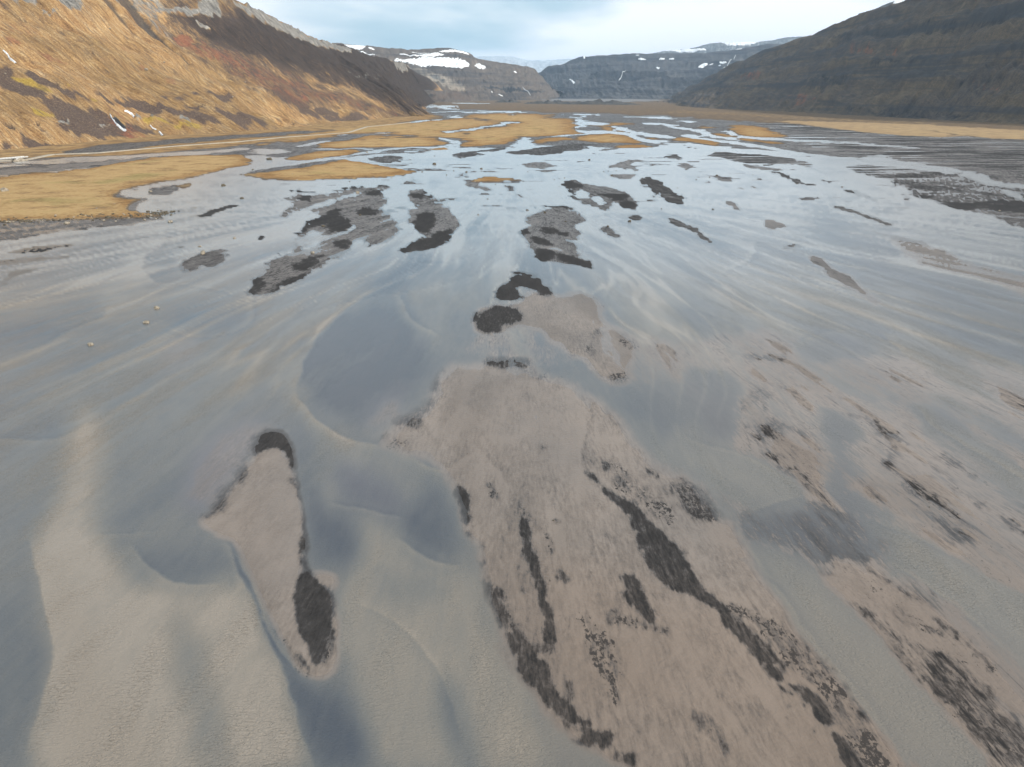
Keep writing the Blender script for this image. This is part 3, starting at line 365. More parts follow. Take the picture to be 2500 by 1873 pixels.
(2,1.5,{'h': -0.5,'turb_sheen': 1},[(42.4,330.0),(50.4,352.4),(49.9,332.4),(57.8,327.7),(58.4,323.2),(48.7,314.4),(42.9,323.2)]),
(2,2,{'dark': 0.95,'h': 0.4},[(46.7,387.0),(59.7,390.1),(61.5,374.7),(50.4,357.7),(48.6,368.9)]),
(2,1.5,{'dark': 0.95,'h': 0.4},[(52.5,356.6),(60.5,363.2),(61.9,352.4),(58.2,332.4),(51.7,334.8)]),
(2,2,{'dark': 0.95,'h': 0.4},[(29.7,427.1),(38.6,451.2),(36.1,400.0),(32.3,374.7),(31.8,400.0)]),
(1.5,1.5,{'h': 0.35,'dark': 0.8},[(72.1,448.7),(84.5,470.5),(88.6,444.5),(87.7,390.1),(87.6,368.9),(83.2,351.3),(79.4,351.3),(77.1,363.2),(75.5,393.4),(75.1,421.1)]),
(1.5,1.2,{'h': 0.16,'dark': 0.48},[(63.2,521.0),(85.0,590.0),(105.0,604.5),(97.9,569.5),(91.9,569.5),(92.1,521.0),(84.2,499.6),(79.3,532.4),(70.6,526.6)]),
(1.5,1.2,{'h': 0.2,'dark': 0.5},[(61.0,484.6),(73.2,504.8),(80.7,484.6),(70.2,448.7),(65.2,461.5)]),
(1.5,1.2,{'h': 0.16,'dark': 0.48},[(3.4,556.6),(19.3,572.2),(32.6,569.5),(31.6,532.4),(23.1,494.5),(17.5,515.5),(12.2,526.6)]),
(1.5,1.5,{'h': 0.3,'dark': 0.75},[(-5.0,661.1),(4.3,708.3),(27.9,739.8),(69.9,774.2),(91.4,762.4),(70.6,698.3),(47.2,679.2),(17.6,643.9),(1.2,635.7)]),
(1.2,1.2,{'h': 0.3,'dark': 0.73},[(-52.6,635.7),(-40.0,698.3),(-18.6,729.0),(0.6,739.8),(-10.3,688.6),(-27.1,670.1),(-27.1,635.7),(-39.4,597.2),(-45.6,612.0)]),
(1.5,1.2,{'h': 0.3,'dark': 0.68},[(-122.0,604.5),(-110.5,635.7),(-95.9,627.6),(-88.5,569.5),(-94.7,563.0),(-106.6,576.2)]),
(1.2,1,{'h': 0.2,'dark': 0.6},[(-96.6,661.1),(-84.2,698.3),(-75.8,688.6),(-84.4,652.4)]),
(1.2,1,{'h': 0.25,'dark': 0.55},[(83.9,698.3),(98.1,739.8),(112.1,729.0),(91.3,686.7)]),
(2,1,{'h': 0.2,'dark': 0.65},[(-5.2,393.4),(-3.7,421.1),(0.8,417.4),(-0.1,393.4),(-4.2,383.8)]),
(2,1.5,{'h': 0.12,'dark': 0.5,'speck': 0.5},[(-29.4,440.4),(-25.6,457.2),(-17.9,436.4),(-9.5,396.6),(-14.8,400.0),(-24.4,417.4)]),
(1.5,1,{'h': 0.12,'dark': 0.5},[(-25.3,451.2),(6.7,451.2),(-2.0,436.4),(-16.2,440.4)]),
(2.5,1.5,{'h': 0.2,'dark': 0.62},[(34.0,287.0),(40.2,290.7),(41.7,270.1),(41.1,262.3),(37.1,266.9)]),
(2,1,{'h': 0.2,'dark': 0.75},[(48.7,314.4),(57.7,318.7),(55.2,302.1),(50.2,302.1)]),
(2,1.5,{'h': 0.05,'dark': 0.6},[(-53.3,334.8),(-50.3,344.6),(-47.4,339.6),(-49.6,329.1)]),
(1.2,1,{'h': 0.3,'dark': 0.75},[(130.4,635.7),(144.8,657.6),(137.1,604.5),(130.4,590.0)]),
(2,1,{'h': 0.1,'dark': 0.6},[(-63.4,440.3),(-52.8,446.8),(-43.8,441.9),(-44.5,450.5),(-53.8,455.6),(-64.6,448.8)]),
(2,1,{'h': 0.02,'dark': 0.55},[(-55.2,551.7),(-46.9,564.5),(-42.8,587.3),(-49.5,524.9),(-48.5,517.1),(-41.6,578.8),(-47.8,574.7),(-56.3,561.5)]),
(2,1.5,{'h': 0.05,'dark': 0.55},[(-24.8,344.6),(-21.3,349.7),(-21.7,342.1)]),
(2,1.5,{'h': 0.05,'dark': 0.55},[(-12.6,532.4),(-8.2,544.2),(-8.8,510.1)]),
(2,1.5,{'h': 0.05,'dark': 0.55},[(-23.0,510.1),(-17.9,521.0),(-13.8,494.5)]),
(2,1.5,{'h': 0.05,'dark': 0.55},[(-37.0,466.0),(-32.9,494.5),(-28.8,497.6),(-31.3,470.5)]),
(2,1.5,{'h': 0.05,'dark': 0.55},[(13.7,461.5),(21.7,484.6),(18.4,454.6)]),
(2,1.5,{'h': 0.05,'dark': 0.55},[(99.4,550.3),(110.0,569.5),(111.1,550.3),(100.8,532.4)]),
(2,1.5,{'h': 0.05,'dark': 0.55},[(66.1,652.4),(88.0,661.1),(116.0,670.1),(92.6,643.9)]),
(2,1.5,{'h': 0.05,'dark': 0.55},[(98.0,504.8),(102.3,499.6),(97.9,487.6)]),
(1.5,1.5,{'h': 0.3,'dark': 0.63,'streak': 0.5},[(190.0,708.3),(204.2,670.1),(223.5,627.6),(236.1,604.5),(229.8,556.6),(221.2,526.6),(212.3,526.6),(213.3,550.3),(199.0,556.6),(180.5,550.3),(172.0,569.5),(172.7,612.0),(167.7,627.6)]),
(1.5,1.5,{'h': 0.15,'dark': 0.55},[(170.6,556.6),(185.5,544.2),(196.3,532.4),(183.0,510.1),(171.2,521.0)]),
(1.2,1,{'h': 0.25,'dark': 0.7},[(179.0,786.4),(181.1,739.8),(181.1,708.3),(170.0,718.5)]),
(2,1.5,{'h': 0.22,'dark': 0.75},[(176.0,515.5),(181.8,494.5),(175.3,448.7),(181.0,424.9),(172.2,423.4),(168.3,434.9),(172.9,478.0)]),
(2,1.2,{'h': 0.15,'dark': 0.5},[(156.1,479.8),(159.3,470.5),(156.0,452.9),(150.1,451.2)]),
(2,1.2,{'h': 0.15,'dark': 0.5},[(122.9,466.0),(134.8,484.6),(135.8,466.0),(134.1,444.5),(124.8,447.0)]),
(2,1.2,{'h': 0.15,'dark': 0.5},[(115.8,461.5),(118.4,444.5),(116.3,432.5),(112.2,434.9)]),
(2,1.2,{'h': 0.15,'dark': 0.5},[(128.7,576.2),(137.2,576.2),(134.8,526.6),(129.2,526.6),(117.4,494.5),(120.1,521.0)]),
(2,1.2,{'h': 0.15,'dark': 0.5},[(135.5,428.7),(141.1,428.7),(139.1,413.8),(133.1,403.4),(133.8,413.8)]),
(2,1.2,{'h': 0.15,'dark': 0.5},[(125.1,421.1),(131.7,424.9),(129.2,403.4),(125.0,405.4)]),
(2,1.2,{'h': 0.15,'dark': 0.5},[(104.8,363.2),(109.5,363.2),(108.7,347.1),(104.7,327.7),(102.1,332.4),(101.9,344.6)]),
(2,1.2,{'h': 0.15,'dark': 0.5},[(126.6,374.7),(135.5,379.5),(128.7,371.2)]),
(2,1.2,{'h': 0.15,'dark': 0.5},[(113.3,421.1),(116.6,403.4),(113.3,413.8)]),
(2,1.5,{'h': 0.25,'dark': 0.68,'speck': 0.3},[(71.1,312.3),(71.1,294.4),(73.2,276.6),(73.7,257.8),(74.0,250.6),(70.1,254.9),(68.6,270.1),(68.7,283.5),(65.7,287.0),(67.1,310.2)]),
(3,2,{'h': 0.15,'dark': 0.4,'speck': 0.4},[(106.0,302.1),(112.9,306.9),(114.5,296.3),(110.4,281.8),(109.8,287.0),(101.8,278.3),(101.7,285.3)]),
(3,2,{'h': 0.15,'dark': 0.65,'speck': 0.4},[(92.8,243.8),(101.2,256.3),(103.5,249.3),(95.4,240.7)]),
(4,3,{'h': 0.24,'dark': 0.45,'speck': 0.35},[(95.5,233.6),(102.1,238.6),(100.5,221.9),(100.0,209.3),(99.5,197.8),(97.0,185.9),(94.8,175.1),(92.2,172.3),(92.6,182.7),(92.6,194.3),(92.7,205.3),(95.7,219.7)]),
(6,3,{'dark': 0.5,'speck': 0.5},[(98.1,232.4),(99.6,219.7),(99.2,205.3),(97.9,192.5),(95.9,197.8),(94.3,209.3)]),
(3,2,{'h': 0.18,'dark': 0.66,'speck': 0.3},[(152.4,347.1),(159.3,342.1),(158.0,323.2),(156.9,306.1),(156.8,288.9),(150.3,292.5),(150.2,306.1),(149.5,323.2)]),
(3,2,{'h': 0.12,'dark': 0.6},[(139.2,325.4),(145.3,323.2),(142.6,310.2),(138.1,309.4)]),
(2.5,2,{'h': 0.25,'dark': 0.8},[(180.1,403.4),(190.1,410.3),(192.2,390.1),(189.4,368.9),(181.6,349.7),(181.1,363.2),(182.8,380.8)]),
(4,2,{'h': 0.05,'dark': 0.75},[(153.6,280.0),(160.4,280.0),(162.2,270.1),(160.2,259.3),(155.3,260.8),(154.1,271.7)]),
(3,2,{'h': 0.3,'dark': 0.88,'streak': 0.3},[(208.0,357.7),(229.9,360.4),(258.0,366.0),(274.8,357.7),(240.3,310.2),(229.4,323.2),(221.7,337.2),(209.3,332.4),(207.6,342.1)]),
(4,2,{'h': 0.2,'dark': 0.75,'streak': 0.4},[(227.2,444.5),(245.5,432.5),(253.7,400.0),(263.8,374.7),(245.9,387.0),(235.3,413.8)]),
(3,2,{'h': 0.1,'dark': 0.8},[(206.7,380.8),(219.1,390.1),(220.7,383.8),(205.4,373.6)]),
(3,2,{'h': 0.1,'dark': 0.8},[(183.6,281.8),(188.4,276.6),(189.0,263.8),(183.9,269.4)]),
(8,5,{'h': 0.02,'dark': 0.28,'streak': 0.5,'speck': 0.3},[(135.7,266.9),(143.7,260.8),(148.6,243.8),(146.3,221.9),(150.7,205.3),(152.3,189.1),(137.0,168.1),(134.6,181.1),(136.2,201.5),(130.3,211.3),(130.0,228.8),(129.8,238.6)]),
(4,2,{'dark': 0.7,'h': 0.05},[(141.0,288.9),(142.9,273.3),(148.5,257.8),(150.2,246.5),(142.8,253.5),(138.0,266.9)]),
(9,4,{'turb_sheen': 0.95,'h': -0.9},[(225.0,531.2),(223.3,510.2),(199.3,461.5),(195.6,427.3),(184.9,358.6),(175.3,317.6),(169.6,282.2),(172.5,256.8),(172.0,237.9),(171.4,216.0),(181.1,228.2),(182.9,252.8),(184.6,274.5),(182.9,303.6),(190.8,343.4),(203.7,392.3),(220.1,477.8),(220.6,499.7),(244.5,544.1),(262.0,613.5)]),
(3,2,{'turb_sheen': 0.9,'h': -0.7},[(302.9,627.4),(294.7,568.6),(295.4,525.1),(300.7,478.3),(284.0,435.7),(251.4,357.0),(260.9,369.7),(296.4,453.7),(315.1,501.3),(310.4,551.9),(310.1,598.2),(319.4,661.3)]),
(6,4,{'turb_sheen': 0.8,'h': -0.7},[(106.0,253.6),(107.8,237.6),(110.9,221.1),(119.0,212.6),(126.6,204.8),(129.6,209.8),(122.2,218.3),(114.1,227.4),(111.4,244.9),(110.0,262.1)]),
(8,4,{'turb_sheen': 0.85,'h': -0.8},[(161.7,348.7),(157.6,295.1),(154.5,255.1),(152.2,224.0),(152.7,208.8),(159.6,218.0),(159.1,233.8),(162.0,266.7),(165.7,309.4),(170.8,367.1)]),
(12,5,{'turb_sheen': 0.28,'h': -0.9},[(147.4,342.1),(135.1,287.0),(136.8,260.8),(130.1,236.1),(123.1,225.3),(114.6,228.8),(111.8,246.5),(119.3,287.0),(134.0,323.2)]),
(12,6,{'turb_sheen': 0.8,'h': -0.7},[(87.8,287.0),(91.9,280.0),(90.7,260.8),(83.0,238.6),(71.2,215.4),(69.5,226.5),(78.6,249.3)]),
(18,8,{'turb_sheen': 0.8,'h': -0.9},[(-10.2,357.7),(-4.6,347.1),(-1.3,287.0),(-1.1,243.8),(-5.2,209.3),(-8.1,185.9),(-14.2,189.1),(-13.4,219.7),(-18.3,257.8),(-14.0,302.1)]),
(6,3,{'turb_sheen': 0.85,'h': -0.8},[(-45.1,167.8),(-35.6,179.7),(-24.3,188.1),(-12.0,199.1),(-12.8,205.9),(-25.2,193.6),(-36.7,184.1),(-46.2,171.2)]),
(10,5,{'turb_sheen': 0.9,'h': -0.8},[(-34.6,182.7),(-29.4,184.2),(-26.0,168.1),(-22.4,157.9),(-16.0,152.1),(-19.1,148.7),(-23.8,152.1),(-28.1,164.2)]),
(16,6,{'turb_sheen': 0.25,'h': -0.9},[(-42.9,219.7),(-24.1,228.8),(-13.4,219.7),(-13.5,205.3),(-25.2,194.3),(-36.9,185.9),(-47.5,199.6)]),
(18,8,{'turb_sheen': 0.85,'h': -0.9},[(-138.8,273.3),(-129.3,266.9),(-118.8,228.8),(-106.3,199.6),(-99.7,165.5),(-99.7,149.8),(-103.6,134.8),(-106.9,126.1),(-118.0,141.4),(-113.7,149.8),(-104.4,157.9),(-108.5,182.7),(-120.9,219.7),(-137.2,257.8)]),
(9,5,{'turb_sheen': 0.15,'h': -0.9},[(-118.8,228.8),(-116.8,243.8),(-100.1,209.3),(-97.8,197.8),(-104.4,201.5)]),
(14,8,{'turb_sheen': 0.18,'h': -0.9,'streak': 0.3},[(-125.0,166.8),(-117.3,166.8),(-113.1,184.2),(-103.7,173.7),(-99.0,164.2),(-100.0,157.9),(-99.6,145.5),(-102.9,138.5),(-110.0,134.8),(-129.0,161.6)]),
(16,6,{'turb_sheen': 0.12,'h': -0.95},[(-87.8,169.5),(-81.8,173.7),(-69.5,179.6),(-62.1,161.6),(-63.8,152.1),(-69.5,148.7),(-81.2,159.1)]),
(10,5,{'turb_sheen': 0.15,'h': -0.9},[(-89.2,133.0),(-89.5,141.4),(-86.0,140.5),(-84.5,134.8),(-86.4,129.7)]),
(9,5,{'turb_sheen': 0.15,'h': -0.9},[(-84.8,141.4),(-84.3,157.9),(-81.9,156.7),(-80.3,142.4),(-82.1,137.6)]),
(8,8,{'turb_sheen': 0.6,'h': -0.35,'violet': 0.5},[(-73.0,134.8),(-73.0,148.7),(-66.3,147.6),(-65.3,138.5),(-68.6,131.2)]),
(40,10,{'h': -0.1,'turb_sheen': 0.4,'dark': 0.2,'streak': 0.95,'speck': 0.42,'warm': 0.2},[(20.2,144.4),(33.3,148.0),(46.9,151.9),(61.2,155.9),(75.7,146.4),(88.8,137.9),(100.6,130.2),(111.3,123.3),(87.1,86.4),(72.7,64.6),(63.2,50.2),(56.5,40.0),(47.8,38.2),(39.6,36.6),(31.8,35.0),(24.5,33.5),(25.4,39.1),(26.6,45.9),(28.0,54.5),(29.9,65.7),(28.5,77.4),(26.6,92.7),(24.0,113.8)]),
(14,8,{'turb_sheen': 0.08,'h': -1},[(-42.7,131.3),(-42.2,151.7),(-36.7,172.1),(-28.3,170.1),(-22.4,151.7),(-14.1,139.4),(-15.1,121.7),(-18.8,111.2),(-22.7,102.2),(-26.7,100.5),(-33.1,108.4),(-39.7,120.5)]),
(5,8,{'turb_sheen': 0.5,'h': -0.3,'violet': 0.6},[(-22.6,110.4),(-20.7,119.5),(-18.5,113.8),(-19.4,109.1),(-24.1,100.2),(-25.8,100.2)]),
(12,5,{'turb_sheen': 0.22,'h': -0.9},[(-26.9,181.1),(-17.1,182.7),(-12.0,168.1),(-11.7,156.7),(-17.0,155.5),(-22.8,161.6)]),
(6,4,{'h': 0.12,'dark': 0.18,'streak': 0.3,'speck': 0.12},[(0.4,173.7),(3.8,185.9),(6.9,190.8),(11.3,184.2),(16.7,189.1),(21.5,185.9),(25.1,173.7),(24.7,168.1),(22.5,165.5),(25.6,155.5),(27.7,145.5),(26.9,139.5),(23.9,133.0),(23.5,124.9),(20.8,118.7),(19.0,120.2),(14.5,129.7),(10.8,139.5),(6.9,148.7),(2.9,156.7),(-3.2,150.9),(-7.8,151.5),(-10.9,155.5),(-10.4,166.8),(-6.9,176.6)]),
(3,4,{'dark': 0.97,'h': 0.3},[(-7.7,175.9),(-3.9,187.5),(-0.5,201.5),(1.4,209.3),(6.0,205.3),(10.2,196.0),(11.6,189.1),(10.4,182.7),(7.5,184.2),(6.0,191.7),(1.3,192.5),(3.3,185.9),(0.8,176.6),(-2.9,178.1),(-4.6,181.1)]),
(3,4,{'dark': 0.97,'h': 0.3},[(-8.8,156.7),(-8.1,165.5),(-6.0,172.3),(-2.8,173.7),(1.1,170.9),(3.0,164.2),(2.2,159.1),(-2.2,158.5),(-1.8,154.3),(-4.3,152.3),(-7.5,153.8)]),
(3,4,{'dark': 0.97,'h': 0.3},[(-11.7,157.3),(-10.3,165.5),(-9.1,170.9),(-9.4,162.9),(-10.4,159.1),(-9.3,153.8),(-10.8,154.3)]),
(3,4,{'dark': 0.97,'h': 0.3},[(0.4,209.3),(1.9,213.3),(6.1,208.3),(10.3,197.8),(5.1,206.3)]),
(6,4,{'dark': 0.35,'speck': 0.75},[(20.1,184.2),(23.1,185.0),(25.1,173.7),(24.6,167.4),(22.5,166.1),(21.2,175.1)]),
(6,4,{'dark': 0.4,'speck': 0.8},[(22.6,154.3),(25.1,152.1),(27.6,144.5),(26.6,138.5),(24.7,140.5),(23.3,146.6)]),
(3,4,{'dark': 0.6,'speck': 0.6},[(18.2,153.8),(20.5,155.5),(20.9,149.3),(19.2,149.8)]),
(3,4,{'dark': 0.5,'speck': 0.7},[(14.7,142.4),(16.1,143.5),(16.6,138.5),(15.3,135.7)]),
(5,4,{'dark': 0.35,'speck': 0.75},[(19.0,126.5),(22.4,129.0),(23.1,124.1),(20.7,118.0),(19.1,120.6)]),
(8,6,{'h': -0.35,'turb_sheen': 0.25,'dark': 0.3,'streak': 0.7},[(-7.4,150.9),(-0.7,149.8),(4.0,159.1),(6.8,146.6),(10.7,137.6),(12.0,129.7),(2.4,129.7),(-6.1,134.8),(-10.5,138.5)]),
(24,5,{'h': 0.18,'dark': 0.13,'streak': 0.36,'speck': 0.12,'turb_sheen': 0.6},[(-13.3,133.8),(-14.2,123.3),(-14.7,116.6),(-14.9,109.1),(-18.1,107.3),(-21.2,98.1),(-16.2,93.9),(-10.1,89.2),(-8.0,84.8),(-7.0,78.8),(-5.8,73.5),(-4.2,68.7),(-3.6,65.8),(-2.7,61.1),(-1.1,55.4),(0.4,50.5),(2.5,46.9),(4.4,44.1),(9.1,40.4),(12.4,37.7),(16.8,37.7),(21.2,37.7),(25.5,37.7),(31.5,40.4),(30.7,44.9),(29.7,52.1),(29.0,60.6),(28.4,65.9),(27.3,72.0),(25.8,80.8),(23.9,91.5),(23.0,87.4),(19.8,96.0),(18.5,103.1),(16.3,114.5),(11.5,123.3),(2.4,129.0),(-5.4,132.5)]),
(26,4,{'dark': 0.15,'speck': 0.05},[(1.6,115.9),(8.0,119.5),(11.4,109.1),(9.9,100.2),(5.0,96.0),(2.5,102.5),(0.2,109.8)]),
(20,4,{'dark': 0.16},[(-11.0,124.1),(-6.7,126.5),(-3.4,118.0),(-5.8,112.4),(-9.0,115.9)]),
(3,4,{'dark': 0.75,'speck': 0.55},[(-13.5,133.4),(-13.8,129.0),(-13.7,123.3),(-14.1,118.4),(-15.2,117.6),(-15.1,124.9),(-14.5,131.6)]),
(3,6,{'dark': 0.62,'speck': 0.6},[(-15.7,113.8),(-14.3,115.5),(-13.9,111.1),(-14.2,103.6),(-15.3,101.3),(-16.7,104.5),(-18.8,104.5),(-18.9,100.8),(-20.7,97.8),(-21.6,98.3),(-19.6,103.6),(-18.2,107.6)]),
(4,6,{'dark': 0.3,'speck': 0.6},[(-19.4,99.1),(-17.9,100.2),(-16.0,96.0),(-16.8,94.4),(-18.8,96.7)]),
(4,5,{'dark': 0.85,'h': 0.2},[(-6.4,134.8),(-2.3,137.1),(2.5,135.7),(4.0,131.2),(4.8,127.7),(2.4,128.6),(0.6,129.9),(-1.6,129.9),(-3.8,130.7),(-5.9,133.4)]),
(5,5,{'dark': 0.4,'speck': 0.8},[(0.3,131.6),(5.6,132.5),(9.4,127.3),(10.4,124.9),(6.8,124.1),(3.8,124.1)]),
(2,2,{'dark': 0.45,'speck': 0.5},[(-16.2,93.9),(-13.1,91.0),(-10.1,89.2),(-10.2,88.3),(-13.5,90.6)]),
(3,2,{'dark': 0.3,'speck': 0.5},[(-8.1,92.0),(-6.7,96.0),(-5.7,95.4),(-7.2,92.0)]),
(3,4,{'dark': 0.9},[(-7.8,84.0),(-6.9,84.9),(-5.7,82.7),(-4.8,80.7),(-4.9,77.7),(-4.4,76.6),(-5.5,74.9),(-6.0,77.4),(-7.0,80.0)]),
(3,6,{'dark': 0.62,'speck': 0.6},[(-3.9,85.6),(-2.9,86.1),(-2.4,84.0),(-1.3,82.9),(-1.9,81.1),(-2.8,81.9)]),
(4,5,{'dark': 0.7,'speck': 0.5},[(-5.6,74.9),(-5.0,73.5),(-4.5,70.6),(-4.6,69.0),(-5.7,72.5)]),
(3,5,{'dark': 0.6,'speck': 0.6},[(-3.8,73.2),(-3.1,73.5),(-3.0,70.9),(-3.9,69.7),(-4.5,70.3)]),
(3,5,{'dark': 0.75,'speck': 0.5},[(-4.3,68.4),(-3.1,68.0),(-3.2,66.1),(-3.9,66.4)]),
(4,7,{'dark': 0.7,'speck': 0.6},[(-3.5,64.6),(-2.8,64.2),(-1.2,62.4),(-1.0,60.8),(0.1,58.9),(0.6,57.2),(1.3,55.2),(-1.1,56.4),(-2.1,59.1),(-2.6,60.6),(-3.2,63.2)]),
(4,6,{'dark': 1,'h': 0.2},[(-1.1,56.7),(1.1,55.4),(1.9,53.1),(3.0,52.1),(3.6,50.7),(4.4,48.7),(5.4,47.4),(6.0,46.2),(7.0,45.2),(6.4,44.9),(5.0,45.2),(3.8,46.4),(2.9,47.6),(1.8,49.2),(0.9,50.7),(-0.0,53.3)]),
(4,8,{'dark': 0.88,'h': 0.15},[(4.2,45.7),(5.8,45.0),(8.0,44.6),(8.3,43.6),(7.4,42.8),(6.1,43.0),(4.8,43.5),(6.2,43.9),(5.2,44.7)]),
(5,6,{'dark': 0.75},[(8.1,42.3),(9.4,42.3),(9.7,41.0),(8.2,41.2)]),
(3,6,{'dark': 0.6,'speck': 0.6},[(1.8,54.6),(3.1,54.4),(4.1,53.7),(2.3,53.3)]),
(3,6,{'dark': 0.65,'speck': 0.5},[(5.2,50.5),(5.6,50.1),(6.0,48.1),(6.5,46.7),(5.8,47.4),(5.3,49.0)]),
(3,3,{'dark': 1,'h': 0.2},[(0.4,77.5),(1.1,76.6),(1.9,73.5),(2.4,70.3),(3.2,67.5),(2.5,72.6),(3.1,69.4),(3.3,65.9),(3.1,63.7),(3.7,61.1),(4.2,57.7),(4.1,54.4),(3.1,55.0),(2.7,56.6),(2.9,59.6),(2.3,60.1),(2.7,61.6),(2.3,65.1),(1.8,68.5),(2.1,64.7),(1.6,68.1),(0.9,74.2)]),
(5,5,{'dark': 0.35,'speck': 0.5},[(0.5,82.3),(2.2,78.8),(2.5,75.2),(1.2,77.7),(0.4,80.7)]),
(3,5,{'dark': 0.55,'speck': 0.65},[(3.5,73.9),(4.8,73.2),(5.5,69.7),(4.8,69.0),(3.8,71.9)]),
(3,4,{'dark': 0.7,'speck': 0.5},[(5.4,67.5),(6.6,65.3),(6.1,64.1),(5.5,65.8)]),
(3,4,{'dark': 0.75,'speck': 0.5},[(5.4,67.6),(6.6,65.1),(6.0,63.8),(5.5,64.2)]),
(8,6,{'dark': 0.25,'speck': 0.75},[(6.8,60.6),(9.4,57.2),(10.7,54.1),(10.0,50.1),(9.1,46.9),(8.2,47.2),(7.5,50.1),(7.2,54.1)]),
(6,6,{'warm': 0.6,'speck': 0.4},[(3.5,69.4),(4.8,63.7),(5.3,58.6),(4.9,56.3),(3.9,59.8),(3.6,63.7)]),
(3,4,{'dark': 1,'h': 0.22},[(10.6,90.1),(11.9,88.7),(13.1,84.4),(15.1,80.7),(16.6,77.4),(18.6,73.9),(19.7,71.5),(20.4,69.0),(21.3,65.8),(20.8,70.1),(21.1,66.5),(20.9,62.9),(22.4,61.1),(23.5,58.9),(24.0,56.6),(25.2,54.4),(26.0,52.7),(25.6,51.9),(23.9,52.3),(23.2,53.7),(22.4,55.4),(21.7,58.4),(21.1,60.3),(19.4,61.9),(17.7,62.5),(16.1,64.0),(15.7,66.5),(15.2,68.8),(16.1,70.7),(15.0,69.0),(15.0,73.5),(14.6,77.0),(13.1,80.7),(11.5,85.2),(10.7,88.3)]),
(3,5,{'dark': 0.97,'h': 0.2},[(12.4,65.9),(13.6,65.9),(13.8,63.7),(14.6,62.1),(13.9,61.3),(14.8,58.9),(14.3,57.2),(13.1,58.6),(12.1,60.6),(11.4,62.4),(12.7,63.2),(12.0,64.2)]),
(5,6,{'dark': 0.5,'speck': 0.75},[(9.9,59.8),(11.9,59.1),(13.3,57.6),(15.5,57.2),(15.9,56.1),(11.6,56.9),(9.9,57.6)]),
(4,5,{'dark': 0.4,'speck': 0.7},[(15.5,62.6),(16.7,62.6),(16.6,61.1),(15.4,60.1)]),
(3,4,{'dark': 0.95,'h': 0.2},[(23.9,52.3),(25.4,51.5),(25.1,50.1),(23.9,50.1)]),
(2,2,{'dark': 0.95,'h': 0.2},[(23.9,49.6),(24.7,48.8),(25.2,48.2),(24.4,48.5)]),
(3,4,{'dark': 0.97,'h': 0.2},[(25.1,49.7),(27.2,48.9),(27.9,46.9),(27.4,44.7),(26.1,45.6),(26.0,47.2),(25.7,48.7)]),
(3,4,{'dark': 0.97,'h': 0.2},[(26.8,44.3),(27.7,43.8),(28.6,41.8),(29.0,40.4),(26.5,40.4),(26.7,42.2),(26.8,43.3)]),
(2,3,{'dark': 0.95},[(24.0,47.6),(24.6,46.9),(24.0,46.7)]),
(2,3,{'dark': 0.95},[(23.6,46.0),(24.1,45.5),(23.6,45.7)]),
(2,3,{'dark': 0.9},[(25.1,44.6),(25.8,43.9),(25.2,44.0)]),
(2,3,{'dark': 0.8},[(25.2,47.6),(25.7,47.2),(25.4,46.7)]),
(8,6,{'dark': 0.45,'speck': 0.8,'streak': 0.3},[(22.2,61.3),(25.2,59.4),(27.8,57.2),(29.5,54.4),(29.6,50.1),(29.8,47.4),(30.7,44.9),(30.5,40.4),(28.6,40.4),(27.7,44.1),(27.7,47.4),(26.5,51.5),(24.5,57.0)]),
(9,5,{'dark': 0.5,'speck': 0.45},[(15.5,46.4),(17.0,46.2),(17.5,44.9),(17.7,42.5),(17.3,41.5),(16.3,43.5)]),
(8,6,{'dark': 0.3,'speck': 0.72},[(10.8,97.0),(14.1,92.5),(16.5,89.6),(19.7,82.7),(21.2,78.8),(21.5,80.0),(20.0,73.2),(17.6,77.4),(14.5,83.5),(11.9,89.2)]),
(8,6,{'dark': 0.55,'speck': 0.75},[(23.4,89.2),(26.3,82.7),(27.9,77.4),(25.7,75.7),(22.9,77.5),(21.4,79.6)]),
(2,4,{'dark': 0.85},[(12.9,92.0),(14.2,91.0),(14.1,88.7),(13.1,89.6)]),
(2,5,{'dark': 0.75,'speck': 0.5},[(14.6,87.8),(16.1,86.9),(16.0,84.0),(14.9,85.2)]),
(2,1,{'dark': 0.7},[(6.1,86.5),(7.0,86.5),(6.7,85.4)]),
(2,1,{'dark': 0.8},[(5.0,77.0),(6.0,76.6),(5.5,75.9)]),
(3,4,{'dark': 0.5,'speck': 0.6},[(3.3,97.0),(5.0,96.5),(4.2,94.9)]),
(9,3,{'h': 0.16,'dark': 0.1,'speck': 0.08,'turb_sheen': 0.6},[(-38.1,95.4),(-37.3,96.5),(-34.7,96.0),(-33.1,92.9),(-30.6,88.3),(-29.2,84.8),(-27.7,80.7),(-26.0,75.2),(-24.2,67.2),(-24.1,66.5),(-22.4,59.8),(-20.7,55.9),(-19.1,53.7),(-18.8,62.4),(-19.2,65.3),(-18.1,61.6),(-16.1,51.1),(-17.2,50.0),(-18.3,50.1),(-20.3,51.2),(-22.5,54.6),(-25.1,58.4),(-30.0,65.9),(-32.3,69.4),(-33.6,71.2),(-35.9,72.8),(-37.8,73.9),(-40.4,76.3),(-38.5,77.7),(-38.7,83.5),(-39.1,90.1)]),
(4,3,{'h': 0.15,'dark': 0.05},[(-22.8,66.8),(-21.2,66.2),(-19.3,65.5),(-18.6,62.4),(-20.5,63.4),(-22.0,64.2)]),
